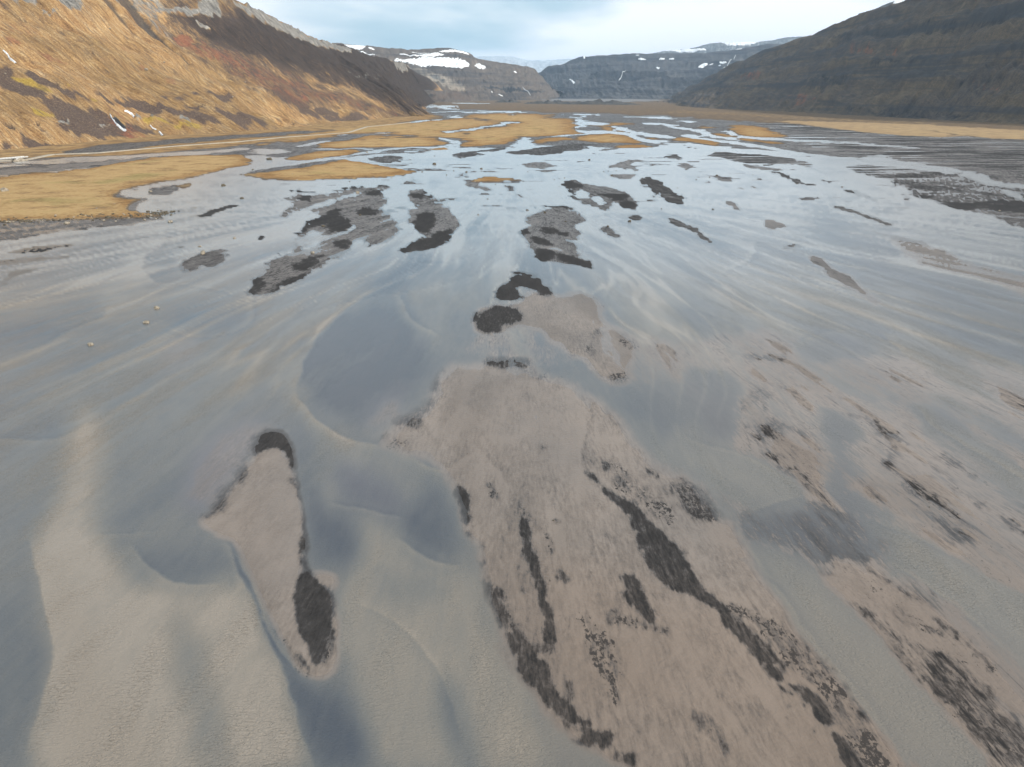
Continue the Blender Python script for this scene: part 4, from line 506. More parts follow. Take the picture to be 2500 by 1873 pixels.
(3,3,{'dark': 0.93,'h': 0.2},[(-39.0,93.9),(-39.8,97.0),(-40.8,100.2),(-39.4,103.2),(-36.5,102.0),(-33.9,99.1),(-32.5,96.0),(-31.0,91.5),(-29.3,86.5),(-27.4,80.7),(-26.0,77.0),(-25.2,73.5),(-24.3,71.9),(-23.4,67.2),(-22.9,66.1),(-24.3,70.7),(-23.9,68.5),(-22.6,65.1),(-21.6,63.7),(-19.8,63.0),(-18.8,60.6),(-18.2,57.2),(-18.0,54.1),(-18.5,51.4),(-19.6,53.3),(-21.3,56.3),(-22.6,59.8),(-23.8,65.1),(-24.5,68.8),(-25.9,72.6),(-24.4,67.2),(-25.4,71.9),(-26.7,77.0),(-29.4,84.8),(-32.2,91.5),(-34.7,95.9),(-37.2,96.2),(-38.3,95.1)]),
(2,3,{'dark': 0.95,'h': 0.2},[(-21.3,53.4),(-20.5,53.3),(-19.0,51.6),(-19.5,51.3),(-20.6,52.6)]),
(4,5,{'dark': 0.62,'speck': 0.6,'h': 0.1},[(-41.2,99.1),(-40.0,100.2),(-38.7,92.9),(-38.6,88.3),(-38.4,83.5),(-37.9,78.5),(-38.9,76.6),(-40.7,77.0),(-39.3,79.6),(-39.6,83.5),(-39.8,88.3),(-40.0,93.9)]),
(4,5,{'dark': 0.3,'speck': 0.75},[(-28.3,62.9),(-25.4,59.1),(-22.6,55.4),(-20.1,52.1),(-18.3,50.2),(-20.5,50.9),(-23.1,54.4),(-25.9,58.9)]),
(5,6,{'dark': 0.6,'speck': 0.7},[(-20.3,62.6),(-19.0,62.1),(-17.9,56.3),(-17.5,52.1),(-18.1,51.5),(-18.3,56.3)]),
(2,5,{'dark': 0.6,'speck': 0.6},[(-31.7,87.4),(-30.3,86.9),(-29.3,83.5),(-30.8,85.6)]),
(2,1,{'dark': 0.9,'h': 0.2},[(-23.5,66.7),(-22.8,66.5),(-22.5,65.4),(-23.1,65.5)]),
(7,8,{'h': -0.3,'turb_sheen': 0.35,'violet': 0.7,'speck': 0.2},[(-46.8,92.0),(-45.7,99.7),(-42.6,105.1),(-38.5,106.9),(-39.6,100.8),(-39.4,94.4),(-39.8,86.9),(-39.6,81.5),(-41.3,78.5),(-44.5,80.7),(-44.3,84.8),(-46.7,88.3)]),
(11,4,{'turb_sheen': 0.0,'h': -1},[(-50.3,74.9),(-49.3,81.5),(-47.6,87.4),(-47.2,94.9),(-46.6,97.0),(-45.3,86.1),(-46.7,79.6),(-48.5,74.4)]),
(6,6,{'turb_sheen': 0.05,'h': -0.9},[(-44.1,80.7),(-43.0,81.5),(-39.6,78.5),(-41.0,77.7)]),
(9,4,{'turb_sheen': 0.02,'h': -1},[(-37.3,109.1),(-34.8,104.8),(-30.2,96.0),(-29.1,89.2),(-26.3,82.7),(-23.1,77.0),(-20.7,70.3),(-20.9,67.0),(-22.8,67.5),(-24.9,73.5),(-27.2,80.7),(-31.0,91.5)]),
(14,5,{'turb_sheen': 0.02,'h': -1},[(-23.5,77.0),(-23.8,78.5),(-20.7,78.5),(-17.8,73.9),(-18.1,68.4),(-20.9,66.4),(-20.3,67.0)]),
(14,6,{'turb_sheen': 0.06,'h': -0.95,'violet': 0.3},[(-26.1,93.9),(-21.1,91.0),(-14.8,84.0),(-13.5,80.7),(-14.4,77.9),(-17.1,78.5),(-19.9,79.6),(-22.9,82.7)]),
(12,5,{'turb_sheen': 0.06,'h': -1},[(-13.9,74.9),(-12.7,80.7),(-10.6,86.5),(-8.0,81.5),(-6.7,75.2),(-6.4,69.0),(-8.5,67.5),(-11.3,70.0),(-13.7,72.2)]),
(12,5,{'turb_sheen': 0.0,'h': -1},[(-26.2,59.1),(-25.2,58.2),(-22.4,54.1),(-20.4,50.9),(-18.6,49.6),(-17.0,49.0),(-15.9,49.2),(-12.5,44.1),(-11.4,40.4),(-14.6,40.4),(-17.1,43.9),(-19.2,47.2),(-21.9,52.1),(-24.6,56.3)]),
(22,6,{'turb_sheen': 0.28,'h': -1,'streak': 0.2},[(-60.4,62.4),(-53.1,61.6),(-50.3,59.8),(-45.5,54.1),(-42.4,48.3),(-40.5,43.3),(-39.0,40.4),(-43.4,39.0),(-46.6,43.5),(-50.5,48.8),(-55.0,55.0)]),
(18,6,{'turb_sheen': 0.25,'h': -1},[(-95.9,111.1),(-86.5,109.1),(-79.7,111.1),(-70.8,104.8),(-68.1,99.1),(-73.2,98.3),(-80.8,100.5),(-86.4,98.1)]),
(30,8,{'turb_sheen': 0.4,'h': -1},[(-84.9,96.0),(-70.6,96.0),(-62.8,80.7),(-58.8,71.9),(-60.6,70.3),(-66.2,70.3),(-74.4,81.5)]),
(10,5,{'turb_sheen': 0.28,'h': -0.8,'streak': 0.3},[(-44.7,70.3),(-38.9,71.9),(-34.0,71.4),(-32.2,68.7),(-31.3,64.7),(-32.0,68.5),(-31.6,65.1),(-35.6,63.9),(-38.7,65.1),(-42.7,67.9),(-45.8,71.6)]),
(10,6,{'turb_sheen': 0.08,'h': -0.8,'speck': 0.3},[(-44.6,70.1),(-41.2,66.8),(-37.5,64.5),(-33.8,64.0),(-32.3,64.5),(-35.7,66.5),(-40.0,67.9)]),
(12,14,{'turb_sheen': 0.03,'h': -0.34,'dark': 0.72,'streak': 1,'speck': 0.3},[(28.2,77.0),(38.7,81.9),(43.2,77.9),(46.0,75.2),(46.7,70.9),(42.3,67.5),(36.6,67.0),(32.6,70.9),(28.5,72.5)]),
(12,6,{'turb_sheen': 0.1,'h': -0.9},[(24.8,99.1),(31.9,129.0),(39.6,129.0),(42.2,123.3),(38.9,111.1),(34.5,97.5),(30.6,97.8),(28.0,103.4),(27.4,107.9)]),
(12,6,{'turb_sheen': 0.1,'h': -0.9},[(18.9,119.5),(23.7,118.7),(30.7,123.3),(29.5,111.1),(25.7,99.7),(22.6,104.8),(19.2,111.7)]),
(8,8,{'turb_sheen': 0.1,'h': -0.9},[(52.9,112.4),(56.4,107.9),(54.5,99.1),(52.3,96.0),(49.6,98.1),(49.9,104.8)]),
(12,8,{'turb_sheen': 0.2,'h': -0.6},[(49.7,103.1),(50.2,96.0),(50.4,89.2),(43.4,80.7),(43.2,84.8),(47.1,92.0)]),
(6,8,{'turb_sheen': 0.05,'h': -0.8},[(43.4,84.8),(45.7,83.5),(47.6,80.7),(48.4,76.5),(46.7,76.8),(44.4,78.3),(42.6,81.3)]),
(12,6,{'turb_sheen': 0.12,'h': -0.9},[(59.9,143.5),(67.8,149.8),(82.3,150.9),(81.8,141.4),(76.2,134.8),(67.8,137.6),(59.2,132.1)]),
(12,6,{'turb_sheen': 0.08,'h': -0.9},[(41.0,173.7),(46.8,170.9),(47.2,157.9),(42.0,144.5),(37.6,155.5),(36.6,161.6)]),
(5,3,{'turb_sheen': 0.1,'h': -1,'violet': 0.2},[(48.8,201.5),(52.7,200.6),(56.0,194.3),(53.8,190.8),(48.9,196.0)]),
(6,4,{'turb_sheen': 0,'h': -1},[(28.4,64.0),(29.5,63.0),(29.6,61.2),(28.7,61.7)]),
(7,4,{'turb_sheen': 0,'h': -1},[(29.3,59.6),(30.6,57.9),(30.7,56.3),(29.4,56.6)]),
(7,4,{'turb_sheen': 0,'h': -1},[(31.4,49.2),(31.7,46.9),(31.8,45.4),(30.9,46.7)]),
(6,4,{'turb_sheen': 0.05,'h': -1},[(47.7,61.6),(48.0,59.1),(47.7,57.0),(48.1,54.1),(48.4,52.1),(47.5,53.7),(46.9,57.2)]),
(7,6,{'turb_sheen': 0.15,'h': -0.9},[(70.4,114.5),(69.3,103.6),(70.3,96.0),(72.0,87.4),(73.2,89.2),(73.4,99.1),(74.2,109.1)]),
(7,6,{'turb_sheen': 0.2,'h': -0.7},[(67.6,109.1),(66.7,98.1),(67.9,88.3),(68.6,82.3),(67.6,80.7),(66.2,87.4),(65.2,97.5)]),
(22,6,{'turb_sheen': 1,'h': -1},[(-74.3,111.1),(-69.5,109.1),(-61.3,93.9),(-54.9,80.7),(-50.8,74.2),(-44.9,67.2),(-40.9,62.9),(-39.4,64.8),(-34.4,63.2),(-30.9,64.4),(-28.2,61.1),(-24.6,56.3),(-21.5,51.1),(-18.4,44.9),(-15.9,40.4),(-21.3,40.0),(-26.7,39.7),(-32.0,39.3),(-37.3,39.0),(-39.6,44.1),(-42.4,50.1),(-48.2,58.6),(-54.0,66.5),(-56.8,70.3),(-59.8,78.8),(-63.5,89.2),(-68.1,99.1)]),
(30,6,{'turb_sheen': 1,'warm': 0.5},[(-54.5,69.4),(-48.7,65.1),(-42.4,56.3),(-34.6,48.3),(-26.9,40.4),(-31.5,39.7),(-36.0,39.0),(-38.5,44.1),(-41.5,50.1),(-47.5,58.6)]),
(22,6,{'turb_sheen': 0.68},[(-35.5,59.8),(-31.1,55.2),(-26.2,48.3),(-21.9,40.4),(-24.4,40.4),(-29.7,48.3),(-34.2,55.2)]),
(12,5,{'turb_sheen': 0.9,'h': -1},[(-44.6,136.4),(-43.1,125.3),(-39.8,115.9),(-34.7,107.0),(-29.4,100.6),(-26.2,97.1),(-25.4,93.7),(-20.8,88.8),(-20.2,94.3),(-24.3,98.3),(-24.9,101.2),(-29.1,105.7),(-34.1,111.4),(-38.4,118.7),(-40.6,124.5),(-41.9,134.0)]),
(14,5,{'turb_sheen': 0.6,'h': -0.9},[(-20.8,89.2),(-16.2,84.6),(-13.4,81.1),(-12.4,84.4),(-15.4,88.5),(-20.2,93.9)]),
(16,6,{'turb_sheen': 0.82,'h': -1},[(-26.1,89.2),(-23.3,81.5),(-18.8,77.0),(-14.6,74.2),(-13.3,71.9),(-11.2,69.0),(-6.1,67.0),(-4.2,64.4),(-2.7,56.8),(-0.3,51.1),(1.6,46.5),(2.8,42.5),(3.5,40.4),(-1.2,40.4),(-5.8,40.4),(-10.5,40.4),(-12.2,44.9),(-14.9,50.1),(-17.2,56.3),(-19.1,64.2),(-17.5,67.2),(-17.2,72.5),(-21.4,79.6),(-24.3,80.7)]),
(12,8,{'turb_sheen': 0.35},[(-6.9,51.1),(-4.5,48.3),(-3.6,44.1),(-2.1,40.4),(-4.0,40.4),(-5.6,44.9),(-7.3,48.7)]),
(18,8,{'turb_sheen': 0.5},[(-16.4,66.5),(-12.1,65.1),(-6.5,64.2),(-7.9,61.6),(-12.8,60.6)]),
(9,5,{'turb_sheen': 0.75,'h': -0.2},[(-2.7,56.3),(-1.1,54.1),(1.1,49.2),(0.4,49.0),(-1.7,52.9)]),
(10,6,{'turb_sheen': 0.6,'h': -1},[(26.1,101.9),(30.1,97.8),(35.4,92.9),(38.5,87.4),(39.9,82.3),(35.5,78.8),(30.6,79.6),(27.9,84.8),(25.9,90.1),(24.0,92.0),(23.4,96.0)]),
(9,6,{'turb_sheen': 0.5,'h': -1},[(43.4,78.3),(47.8,74.9),(50.2,72.2),(52.4,66.4),(41.8,66.5),(43.9,63.7),(43.3,67.3),(47.3,72.0),(45.3,71.9)]),
(10,6,{'turb_sheen': 0.62,'h': -1},[(46.1,71.6),(50.1,72.0),(52.6,66.8),(55.0,61.9),(59.6,56.5),(53.2,48.2),(48.4,52.1),(47.7,57.2),(46.6,62.4),(45.3,66.5)]),
(9,6,{'turb_sheen': 0.62,'h': -1},[(28.2,71.6),(31.9,68.8),(34.6,66.5),(35.5,60.3),(36.1,56.3),(36.4,52.1),(37.3,48.3),(38.1,44.9),(38.6,40.4),(32.3,40.4),(31.9,43.3),(31.1,45.7),(30.0,51.1),(29.4,54.6),(29.2,58.6),(28.9,64.2),(28.5,68.5)]),
(7,6,{'turb_sheen': 0.75,'h': -0.4,'warm': 0.5},[(25.5,68.7),(27.4,67.2),(28.1,63.9),(29.5,67.1),(28.6,67.6),(27.0,69.4)]),
(7,4,{'turb_sheen': 0.75,'h': -1},[(68.9,111.5),(67.1,105.0),(68.0,101.1),(68.9,94.5),(70.2,85.4),(72.1,73.3),(75.2,76.0),(73.2,88.5),(71.6,97.5),(70.3,103.9),(69.0,107.1),(70.2,112.7)]),
(12,6,{'turb_sheen': 0.65,'h': -0.9},[(83.0,151.5),(84.8,145.5),(90.5,134.8),(86.5,109.1),(81.3,124.1),(81.2,131.6),(79.0,134.8)]),
(5,4,{'h': 0.15,'dark': 0.05,'warm': 0.3},[(40.6,100.2),(44.1,103.1),(46.7,99.1),(44.4,91.5),(44.1,87.4),(43.3,84.8),(42.4,86.1),(38.3,90.6),(38.7,96.0)]),
(3,3,{'h': 0.12,'dark': 0.1,'speck': 0.4,'warm': 0.5},[(38.4,90.8),(42.5,86.3),(44.0,87.2),(42.8,83.5),(43.1,78.5),(42.5,78.1),(41.7,82.7)]),
(5,6,{'h': 0.02,'dark': 0.35,'speck': 0.6},[(39.2,89.2),(42.1,85.2),(42.3,81.5),(40.5,82.3),(39.1,85.2)]),
(6,9,{'h': 0.12,'dark': 0.7,'speck': 0.75},[(44.7,121.0),(46.3,118.0),(44.9,109.8),(44.1,103.6),(41.0,101.3),(37.8,96.0),(38.2,100.2),(40.6,104.8),(42.9,111.1)]),
(5,6,{'h': 0.1,'dark': 0.6,'speck': 0.7},[(40.4,115.2),(41.6,113.8),(40.1,109.8),(38.0,107.9)]),
(4,6,{'h': 0.1,'dark': 0.6,'speck': 0.7},[(37.8,96.0),(39.2,94.4),(39.3,92.0),(37.6,92.5)]),
(5,5,{'h': 0.12,'dark': 0.05},[(43.0,132.5),(47.3,129.0),(55.6,120.6),(53.6,116.6),(50.3,118.7),(47.2,123.3),(43.7,127.3)]),
(4,4,{'h': 0.1,'dark': 0.55,'speck': 0.5},[(47.2,123.3),(49.3,122.5),(52.0,118.7),(53.0,116.2),(50.2,118.4)]),
(3,5,{'h': 0.12,'dark': 0.7,'speck': 0.6},[(44.1,140.0),(48.5,138.0),(53.9,135.9),(55.7,134.6),(50.9,134.6),(46.5,136.8)]),
(6,6,{'h': 0.1,'dark': 0.65,'speck': 0.6},[(54.9,89.2),(56.0,84.8),(56.9,80.7),(57.2,75.9),(57.5,72.2),(56.5,74.7),(55.8,80.5),(53.6,82.3),(52.9,85.2)]),
(8,6,{'h': 0.05,'dark': 0.62,'speck': 0.4},[(54.2,79.6),(54.8,76.3),(55.8,73.5),(55.7,70.3),(53.6,71.4),(53.2,74.9)]),
(3,4,{'h': 0.1,'dark': 0.7,'speck': 0.5},[(56.6,96.0),(56.3,92.9),(55.8,90.6),(55.4,91.5)]),
(10,6,{'h': 0.06,'dark': 0.04,'speck': 0.22,'warm': 0.2},[(59.5,107.3),(64.7,106.0),(65.5,96.0),(67.9,88.3),(67.3,82.3),(66.8,77.0),(60.1,67.2),(59.1,74.2),(58.6,80.0),(56.9,86.5),(57.3,93.9)]),
(6,4,{'h': 0.12,'dark': 0.08,'speck': 0.4,'warm': 0.5},[(48.2,75.7),(51.0,73.7),(53.9,68.9),(57.8,63.9),(56.4,61.8),(54.6,62.9),(52.0,67.1),(50.0,71.9)]),
(10,6,{'h': 0.1,'dark': 0.08,'speck': 0.45,'warm': 0.5,'streak': 0.2},[(33.8,65.3),(40.0,66.5),(43.3,62.6),(44.9,56.6),(46.0,48.5),(46.2,44.9),(44.1,45.5),(42.9,50.5),(41.0,53.7),(38.5,56.3),(37.4,59.1),(35.5,62.4)]),
(8,6,{'dark': 0.35,'speck': 0.75},[(39.8,60.6),(42.1,58.6),(42.9,56.3),(41.4,55.9),(39.7,57.2)]),
(10,10,{'h': 0.05,'dark': 0.6,'speck': 0.7,'streak': 0.6},[(39.9,53.7),(41.5,53.3),(42.6,50.1),(43.2,46.5),(43.7,43.3),(41.7,40.4),(40.0,42.5),(39.0,45.2),(38.2,48.7)]),
(3,5,{'dark': 0.75,'speck': 0.6},[(42.0,57.2),(42.9,57.0),(42.7,55.7),(41.7,56.1)]),
(2,3,{'dark': 0.75},[(42.3,62.9),(43.2,62.4),(42.2,62.5)]),
(6,6,{'dark': 0.35,'speck': 0.6},[(64.5,96.0),(67.9,92.0),(67.3,89.2),(65.0,91.0)]),
(6,5,{'h': 0.12,'dark': 0.06,'warm': 0.4},[(24.4,75.2),(28.0,77.0),(27.5,72.5),(28.5,67.2),(26.8,67.8),(24.4,71.5)]),
(120,10,{'warm': 0.55},[(-3.1,67.2),(0.5,63.7),(9.4,66.5),(18.0,63.7),(25.0,61.1),(31.5,58.6),(36.3,57.5),(40.9,56.3),(45.4,55.2),(49.8,54.1),(45.5,47.7),(41.9,42.3),(38.8,37.7),(29.5,37.7),(20.2,37.7),(10.9,37.7),(1.5,37.7),(0.4,44.1),(-1.1,52.1),(-2.0,59.0)]),
(5,9,{'h': 0.06,'dark': 0.66,'speck': 0.6,'streak': 0.5},[(59.1,105.9),(58.7,100.5),(58.2,95.1),(58.9,95.8),(59.3,101.1),(59.4,106.2)]),
(5,9,{'h': 0.06,'dark': 0.66,'speck': 0.6,'streak': 0.5},[(63.6,92.7),(65.3,87.9),(65.5,84.3),(66.3,85.2),(65.9,88.6),(64.0,93.2)]),
(5,9,{'h': 0.06,'dark': 0.66,'speck': 0.6,'streak': 0.5},[(56.8,108.9),(59.4,103.3),(60.4,96.6),(61.1,97.4),(59.9,104.0),(57.1,109.4)]),
(5,9,{'h': 0.06,'dark': 0.66,'speck': 0.6,'streak': 0.5},[(37.1,92.7),(38.6,87.9),(40.4,83.5),(41.0,84.4),(39.1,88.6),(37.4,93.2)]),
(5,9,{'h': 0.06,'dark': 0.66,'speck': 0.6,'streak': 0.5},[(36.0,60.5),(36.5,59.0),(36.5,57.1),(36.9,57.4),(36.7,59.2),(36.2,60.7)]),
(5,9,{'h': 0.06,'dark': 0.66,'speck': 0.6,'streak': 0.5},[(37.5,51.6),(38.5,48.1),(39.1,44.6),(40.7,40.8),(41.5,41.4),(39.8,45.1),(38.9,48.5),(37.8,51.8)]),
(5,9,{'h': 0.06,'dark': 0.66,'speck': 0.6,'streak': 0.5},[(41.1,65.5),(42.5,62.8),(42.7,60.9),(43.1,61.2),(42.8,63.0),(41.3,65.7)]),
(5,9,{'h': 0.06,'dark': 0.66,'speck': 0.6,'streak': 0.5},[(43.0,59.0),(44.1,55.3),(44.5,51.1),(45.1,51.5),(44.5,55.6),(43.2,59.2)]),
(5,9,{'h': 0.06,'dark': 0.66,'speck': 0.6,'streak': 0.5},[(22.2,60.5),(24.3,55.8),(25.3,50.8),(25.7,51.0),(24.6,56.0),(22.4,60.7)]),
(5,9,{'h': 0.06,'dark': 0.66,'speck': 0.6,'streak': 0.5},[(62.0,80.6),(62.6,76.8),(62.4,73.2),(63.1,73.8),(63.1,77.2),(62.3,80.9)]),
(5,9,{'h': 0.06,'dark': 0.66,'speck': 0.6,'streak': 0.5},[(53.4,95.8),(53.7,91.7),(53.7,86.1),(54.4,86.9),(54.3,92.3),(53.7,96.2)]),
(5,9,{'h': 0.06,'dark': 0.66,'speck': 0.6,'streak': 0.5},[(29.9,52.8),(30.3,48.6),(30.7,45.1),(31.0,45.3),(30.5,48.7),(30.1,53.0)]),
(5,9,{'h': 0.06,'dark': 0.66,'speck': 0.6,'streak': 0.5},[(42.1,48.2),(42.4,45.5),(43.1,42.6),(43.8,43.1),(42.9,45.9),(42.4,48.4)]),
(5,9,{'h': 0.06,'dark': 0.66,'speck': 0.6,'streak': 0.5},[(19.7,89.0),(24.0,82.4),(25.9,78.0),(26.5,78.9),(24.4,83.1),(19.9,89.4)]),
(5,9,{'h': 0.06,'dark': 0.66,'speck': 0.6,'streak': 0.5},[(60.4,86.3),(60.7,82.0),(61.5,76.6),(62.2,77.3),(61.3,82.6),(60.8,86.7)]),
(8,7,{'turb_sheen': 0.1,'h': -0.7},[(74.3,117.0),(76.4,108.7),(78.1,96.9),(79.4,82.4),(81.6,84.4),(80.2,99.2),(78.2,110.9),(75.8,119.0)]),
(8,7,{'turb_sheen': 0.1,'h': -0.7},[(74.4,108.4),(75.6,101.1),(76.3,91.1),(77.9,92.8),(77.1,102.7),(75.6,109.9)]),
(8,7,{'turb_sheen': 0.1,'h': -0.7},[(104.8,180.7),(109.3,167.3),(112.7,148.8),(116.1,153.1),(112.2,171.7),(107.1,184.6)]),
(8,7,{'turb_sheen': 0.1,'h': -0.7},[(95.9,156.7),(99.8,145.2),(104.0,131.4),(106.4,134.5),(101.8,148.0),(97.4,159.1)]),
(8,7,{'turb_sheen': 0.1,'h': -0.7},[(74.5,166.8),(79.4,156.4),(83.7,150.4),(85.6,153.8),(81.0,159.4),(75.8,169.5)]),
(8,7,{'turb_sheen': 0.1,'h': -0.7},[(58.5,123.1),(61.7,117.1),(66.3,112.1),(68.2,107.6),(69.5,109.4),(67.5,114.0),(62.8,119.0),(59.6,125.1)])]
EDGES = [
(40,45,1,0.45,[(-41.1,168.1),(-43.7,153.4),(-42.0,133.9),(-39.3,119.4)]),
(60,40,1,0.25,[(-84.7,99.1),(-80.2,99.7),(-73.3,98.5),(-69.4,100.2),(-69.8,104.8)]),
(30,26,1,0.2,[(-68.3,109.5),(-67.8,112.1),(-66.3,114.5),(-65.8,119.5)]),
(45,45,1,0.4,[(-39.3,119.4),(-34.5,109.3),(-28.6,102.2),(-24.2,98.9),(-19.5,96.6)]),
(30,34,1,0.4,[(-31.4,189.1),(-28.2,178.1),(-26.0,168.1),(-22.4,157.9),(-15.8,150.4)]),
(12,22,1,0.4,[(-52.3,165.5),(-46.0,170.9),(-40.1,180.8),(-32.4,184.6),(-24.7,190.0),(-11.2,205.3)]),
(40,26,1,0.3,[(-132.2,273.3),(-126.5,260.8),(-118.3,228.8),(-111.4,211.3),(-103.6,198.7),(-97.1,196.4),(-96.6,203.4)]),
(40,30,-1,0.3,[(-103.7,173.7),(-99.0,164.2),(-99.9,157.7),(-99.9,146.1),(-103.2,138.0)]),
(40,60,-1,0.3,[(-58.9,72.6),(-54.0,66.5),(-48.0,58.6),(-43.6,52.1),(-41.6,47.4),(-39.4,41.8)]),
(50,55,1,0.3,[(-31.3,66.5),(-29.0,62.9),(-25.6,58.2),(-22.4,52.9),(-20.0,49.0),(-17.8,44.6),(-15.3,40.4)]),
(14,26,1,0.3,[(28.6,67.3),(28.7,63.7),(29.4,60.1),(29.7,54.8),(30.3,51.5),(31.5,49.2),(31.6,45.0),(31.8,41.1)]),
(34,20,-1,0.35,[(69.8,113.1),(69.2,109.1),(68.3,103.6),(70.1,95.7),(71.6,86.7),(73.0,73.7)]),
(50,24,-1,0.3,[(82.6,151.5),(81.9,140.5),(80.2,129.7)]),
(5,18,-1,0.5,[(140.1,292.5),(136.7,271.7),(136.8,260.8),(130.8,238.6),(126.4,228.8)]),
(14,16,-1,0.35,[(109.2,271.7),(107.4,249.3),(109.5,234.9),(112.9,219.7),(120.8,211.3)]),
(26,30,1,0.25,[(26.1,101.6),(29.9,97.0),(34.4,94.4),(37.2,90.1),(39.3,83.5)]),
(30,30,1,0.01,[(-73.5,127.3),(-59.9,109.1)]),
(30,26,1,0.3,[(-13.6,72.5),(-11.3,70.0),(-8.5,67.5),(-6.1,67.2)]),
(24,26,1,0.3,[(-23.5,80.7),(-19.9,79.2),(-17.0,78.1),(-14.1,77.5)]),
(36,34,1,0.3,[(-45.6,71.3),(-42.0,67.3),(-38.4,64.8),(-35.5,63.7),(-32.2,64.1)]),
(30,20,1,0.15,[(-51.2,73.5),(-47.3,73.5),(-43.8,74.2)]),
(12,16,1,0.3,[(46.0,287.0),(47.8,260.8),(51.4,249.3),(58.4,228.8),(62.7,207.3),(67.3,192.5)]),
(10,22,-1,0.3,[(48.2,205.3),(55.6,197.8),(64.2,182.7),(73.5,164.2),(82.9,152.1),(88.9,137.6),(100.3,129.7)]),
(20,18,1,0.15,[(-160.1,243.8),(-137.8,228.8),(-130.6,228.8),(-130.3,243.8)]),
(30,36,-1,0.15,[(-16.5,60.6),(-12.1,58.2),(-8.0,52.9),(-5.8,48.3),(-4.1,43.3)]),
(20,26,-1,0.25,[(28.8,77.0),(36.4,81.5),(38.8,82.3)]),
(60,60,1,0.3,[(11.4,121.7),(12.8,112.4),(12.7,104.8),(10.6,97.0),(9.7,92.0),(11.6,86.5)]),
(30,50,1,0.3,[(-16.2,93.9),(-13.1,91.0),(-10.1,88.9),(-7.6,91.5),(-6.2,97.3)]),
(26,40,1,0.25,[(-6.2,97.3),(-4.0,92.9),(-1.1,87.4),(0.6,83.5)]),
(50,60,1,0.25,[(8.8,45.7),(10.1,49.2),(11.5,53.1)]),
(40,60,1,0.22,[(17.0,52.1),(18.4,48.3),(19.7,44.9),(20.5,40.4)]),
(30,50,-1,0.2,[(20.6,52.9),(21.7,49.0),(22.7,44.9),(23.2,41.0)]),
(20,26,-1,0.4,[(-32.2,69.1),(-29.9,65.6),(-26.0,59.1),(-22.4,53.7),(-19.8,50.9)]),
(20,30,1,0.3,[(-34.7,71.9),(-31.7,67.5),(-29.0,62.9)]),
(60,70,1,0.22,[(-5.2,129.0),(-7.9,121.0),(-7.9,111.1),(-5.9,103.6)]),
(30,40,1,0.2,[(0.2,69.4),(0.5,63.7),(2.1,58.6)]),
(40,60,1,0.16,[(2.9,89.2),(5.2,80.7),(6.3,73.5),(7.0,67.2)]),
(16,30,-1,0.3,[(28.0,77.0),(27.4,73.5),(28.4,67.0),(29.0,63.7)]),
(14,20,1,0.35,[(38.5,90.6),(42.3,85.8),(42.8,83.5),(43.2,78.3)]),
(16,26,-1,0.3,[(45.5,76.6),(48.8,73.2),(51.8,68.4),(56.0,63.3)]),
(22,30,-1,0.3,[(43.4,67.6),(45.5,64.8),(46.7,59.6),(47.8,51.1)]),
(14,20,1,0.3,[(-34.3,228.8),(-25.7,219.7),(-16.3,226.5),(-9.1,238.6)]),
(20,24,-1,0.3,[(-95.6,196.0),(-81.8,189.1),(-71.0,182.7)]),
(26,26,-1,0.25,[(-137.7,185.9),(-125.2,182.7),(-118.4,189.1),(-119.3,207.3)]),
(20,22,-1,0.35,[(62.7,207.3),(72.0,219.7),(83.0,238.6),(90.7,260.8)]),
(20,24,-1,0.3,[(41.5,173.7),(48.0,168.1),(53.1,156.7),(51.4,148.7)]),
(20,24,1,0.3,[(57.8,141.4),(66.5,150.9),(77.3,155.5)]),
(26,26,1,0.3,[(-68.4,181.1),(-61.3,160.3),(-63.4,150.9),(-69.1,147.6),(-80.1,156.7)]),
(30,34,1,0.3,[(-41.5,173.7),(-42.0,161.6),(-41.2,146.6),(-41.2,134.8)]),
(14,18,-1,0.3,[(21.5,249.3),(28.1,238.6),(33.5,219.7),(32.0,199.6)]),
(8,14,-1,0.35,[(120.4,337.2),(124.9,310.2),(125.6,287.0),(122.4,260.8)]),
(8,14,-1,0.4,[(165.3,347.1),(172.1,323.2),(167.1,276.6),(168.3,249.3),(166.4,228.8)]),
(10,14,-1,0.3,[(28.9,273.3),(42.1,260.8),(49.4,238.6),(53.2,228.8)]),
(10,16,1,0.3,[(-156.4,266.9),(-141.7,266.9),(-138.4,287.0),(-126.2,294.4)])]
NR, NC = 700, 900
cs, sn = math.cos(PITCH), math.sin(PITCH)
rows = np.concatenate([np.linspace(232.0, 420, 190), np.linspace(420, 2080, NR - 189)[1:]])
ang = PITCH + np.arctan((rows - CY) / FOCAL)          # rows get closer together near the camera
Yr = HEIGHT / np.tan(ang); Dr = Yr * cs + HEIGHT * sn
bc = np.linspace(-1.0, 1.0, NC)
X = (Dr[:, None] * bc[None, :]); Y = np.repeat(Yr[:, None], NC, 1); D = np.repeat(Dr[:, None], NC, 1)
lx = X / D * 1733; ly = np.log(D) * 1733
wx = X + 0.05 * D * fbm(lx / 160, ly / 260, 3, 5); 
E1 = fbm(lx / 11, ly / 18, 4, 1, 0.65); E2 = fbm(lx / 34, ly / 70, 4, 2)
k_flow = np.where(Y < 400, 350.0 / np.clip(500 - Y, 100, 500), 3.5)
FS = X * k_flow / 1.2
STRK = fbm(FS / 1.6, Y / 14 + 3, 4, 9) * 0.6 + fbm(FS / 6, Y / 40, 4, 19) * 0.8
STRKF = fbm(lx / 120, ly / 14, 4, 29)
farw = sstep(D, 250, 600)
STRK = STRK * (1 - farw) + STRKF * farw
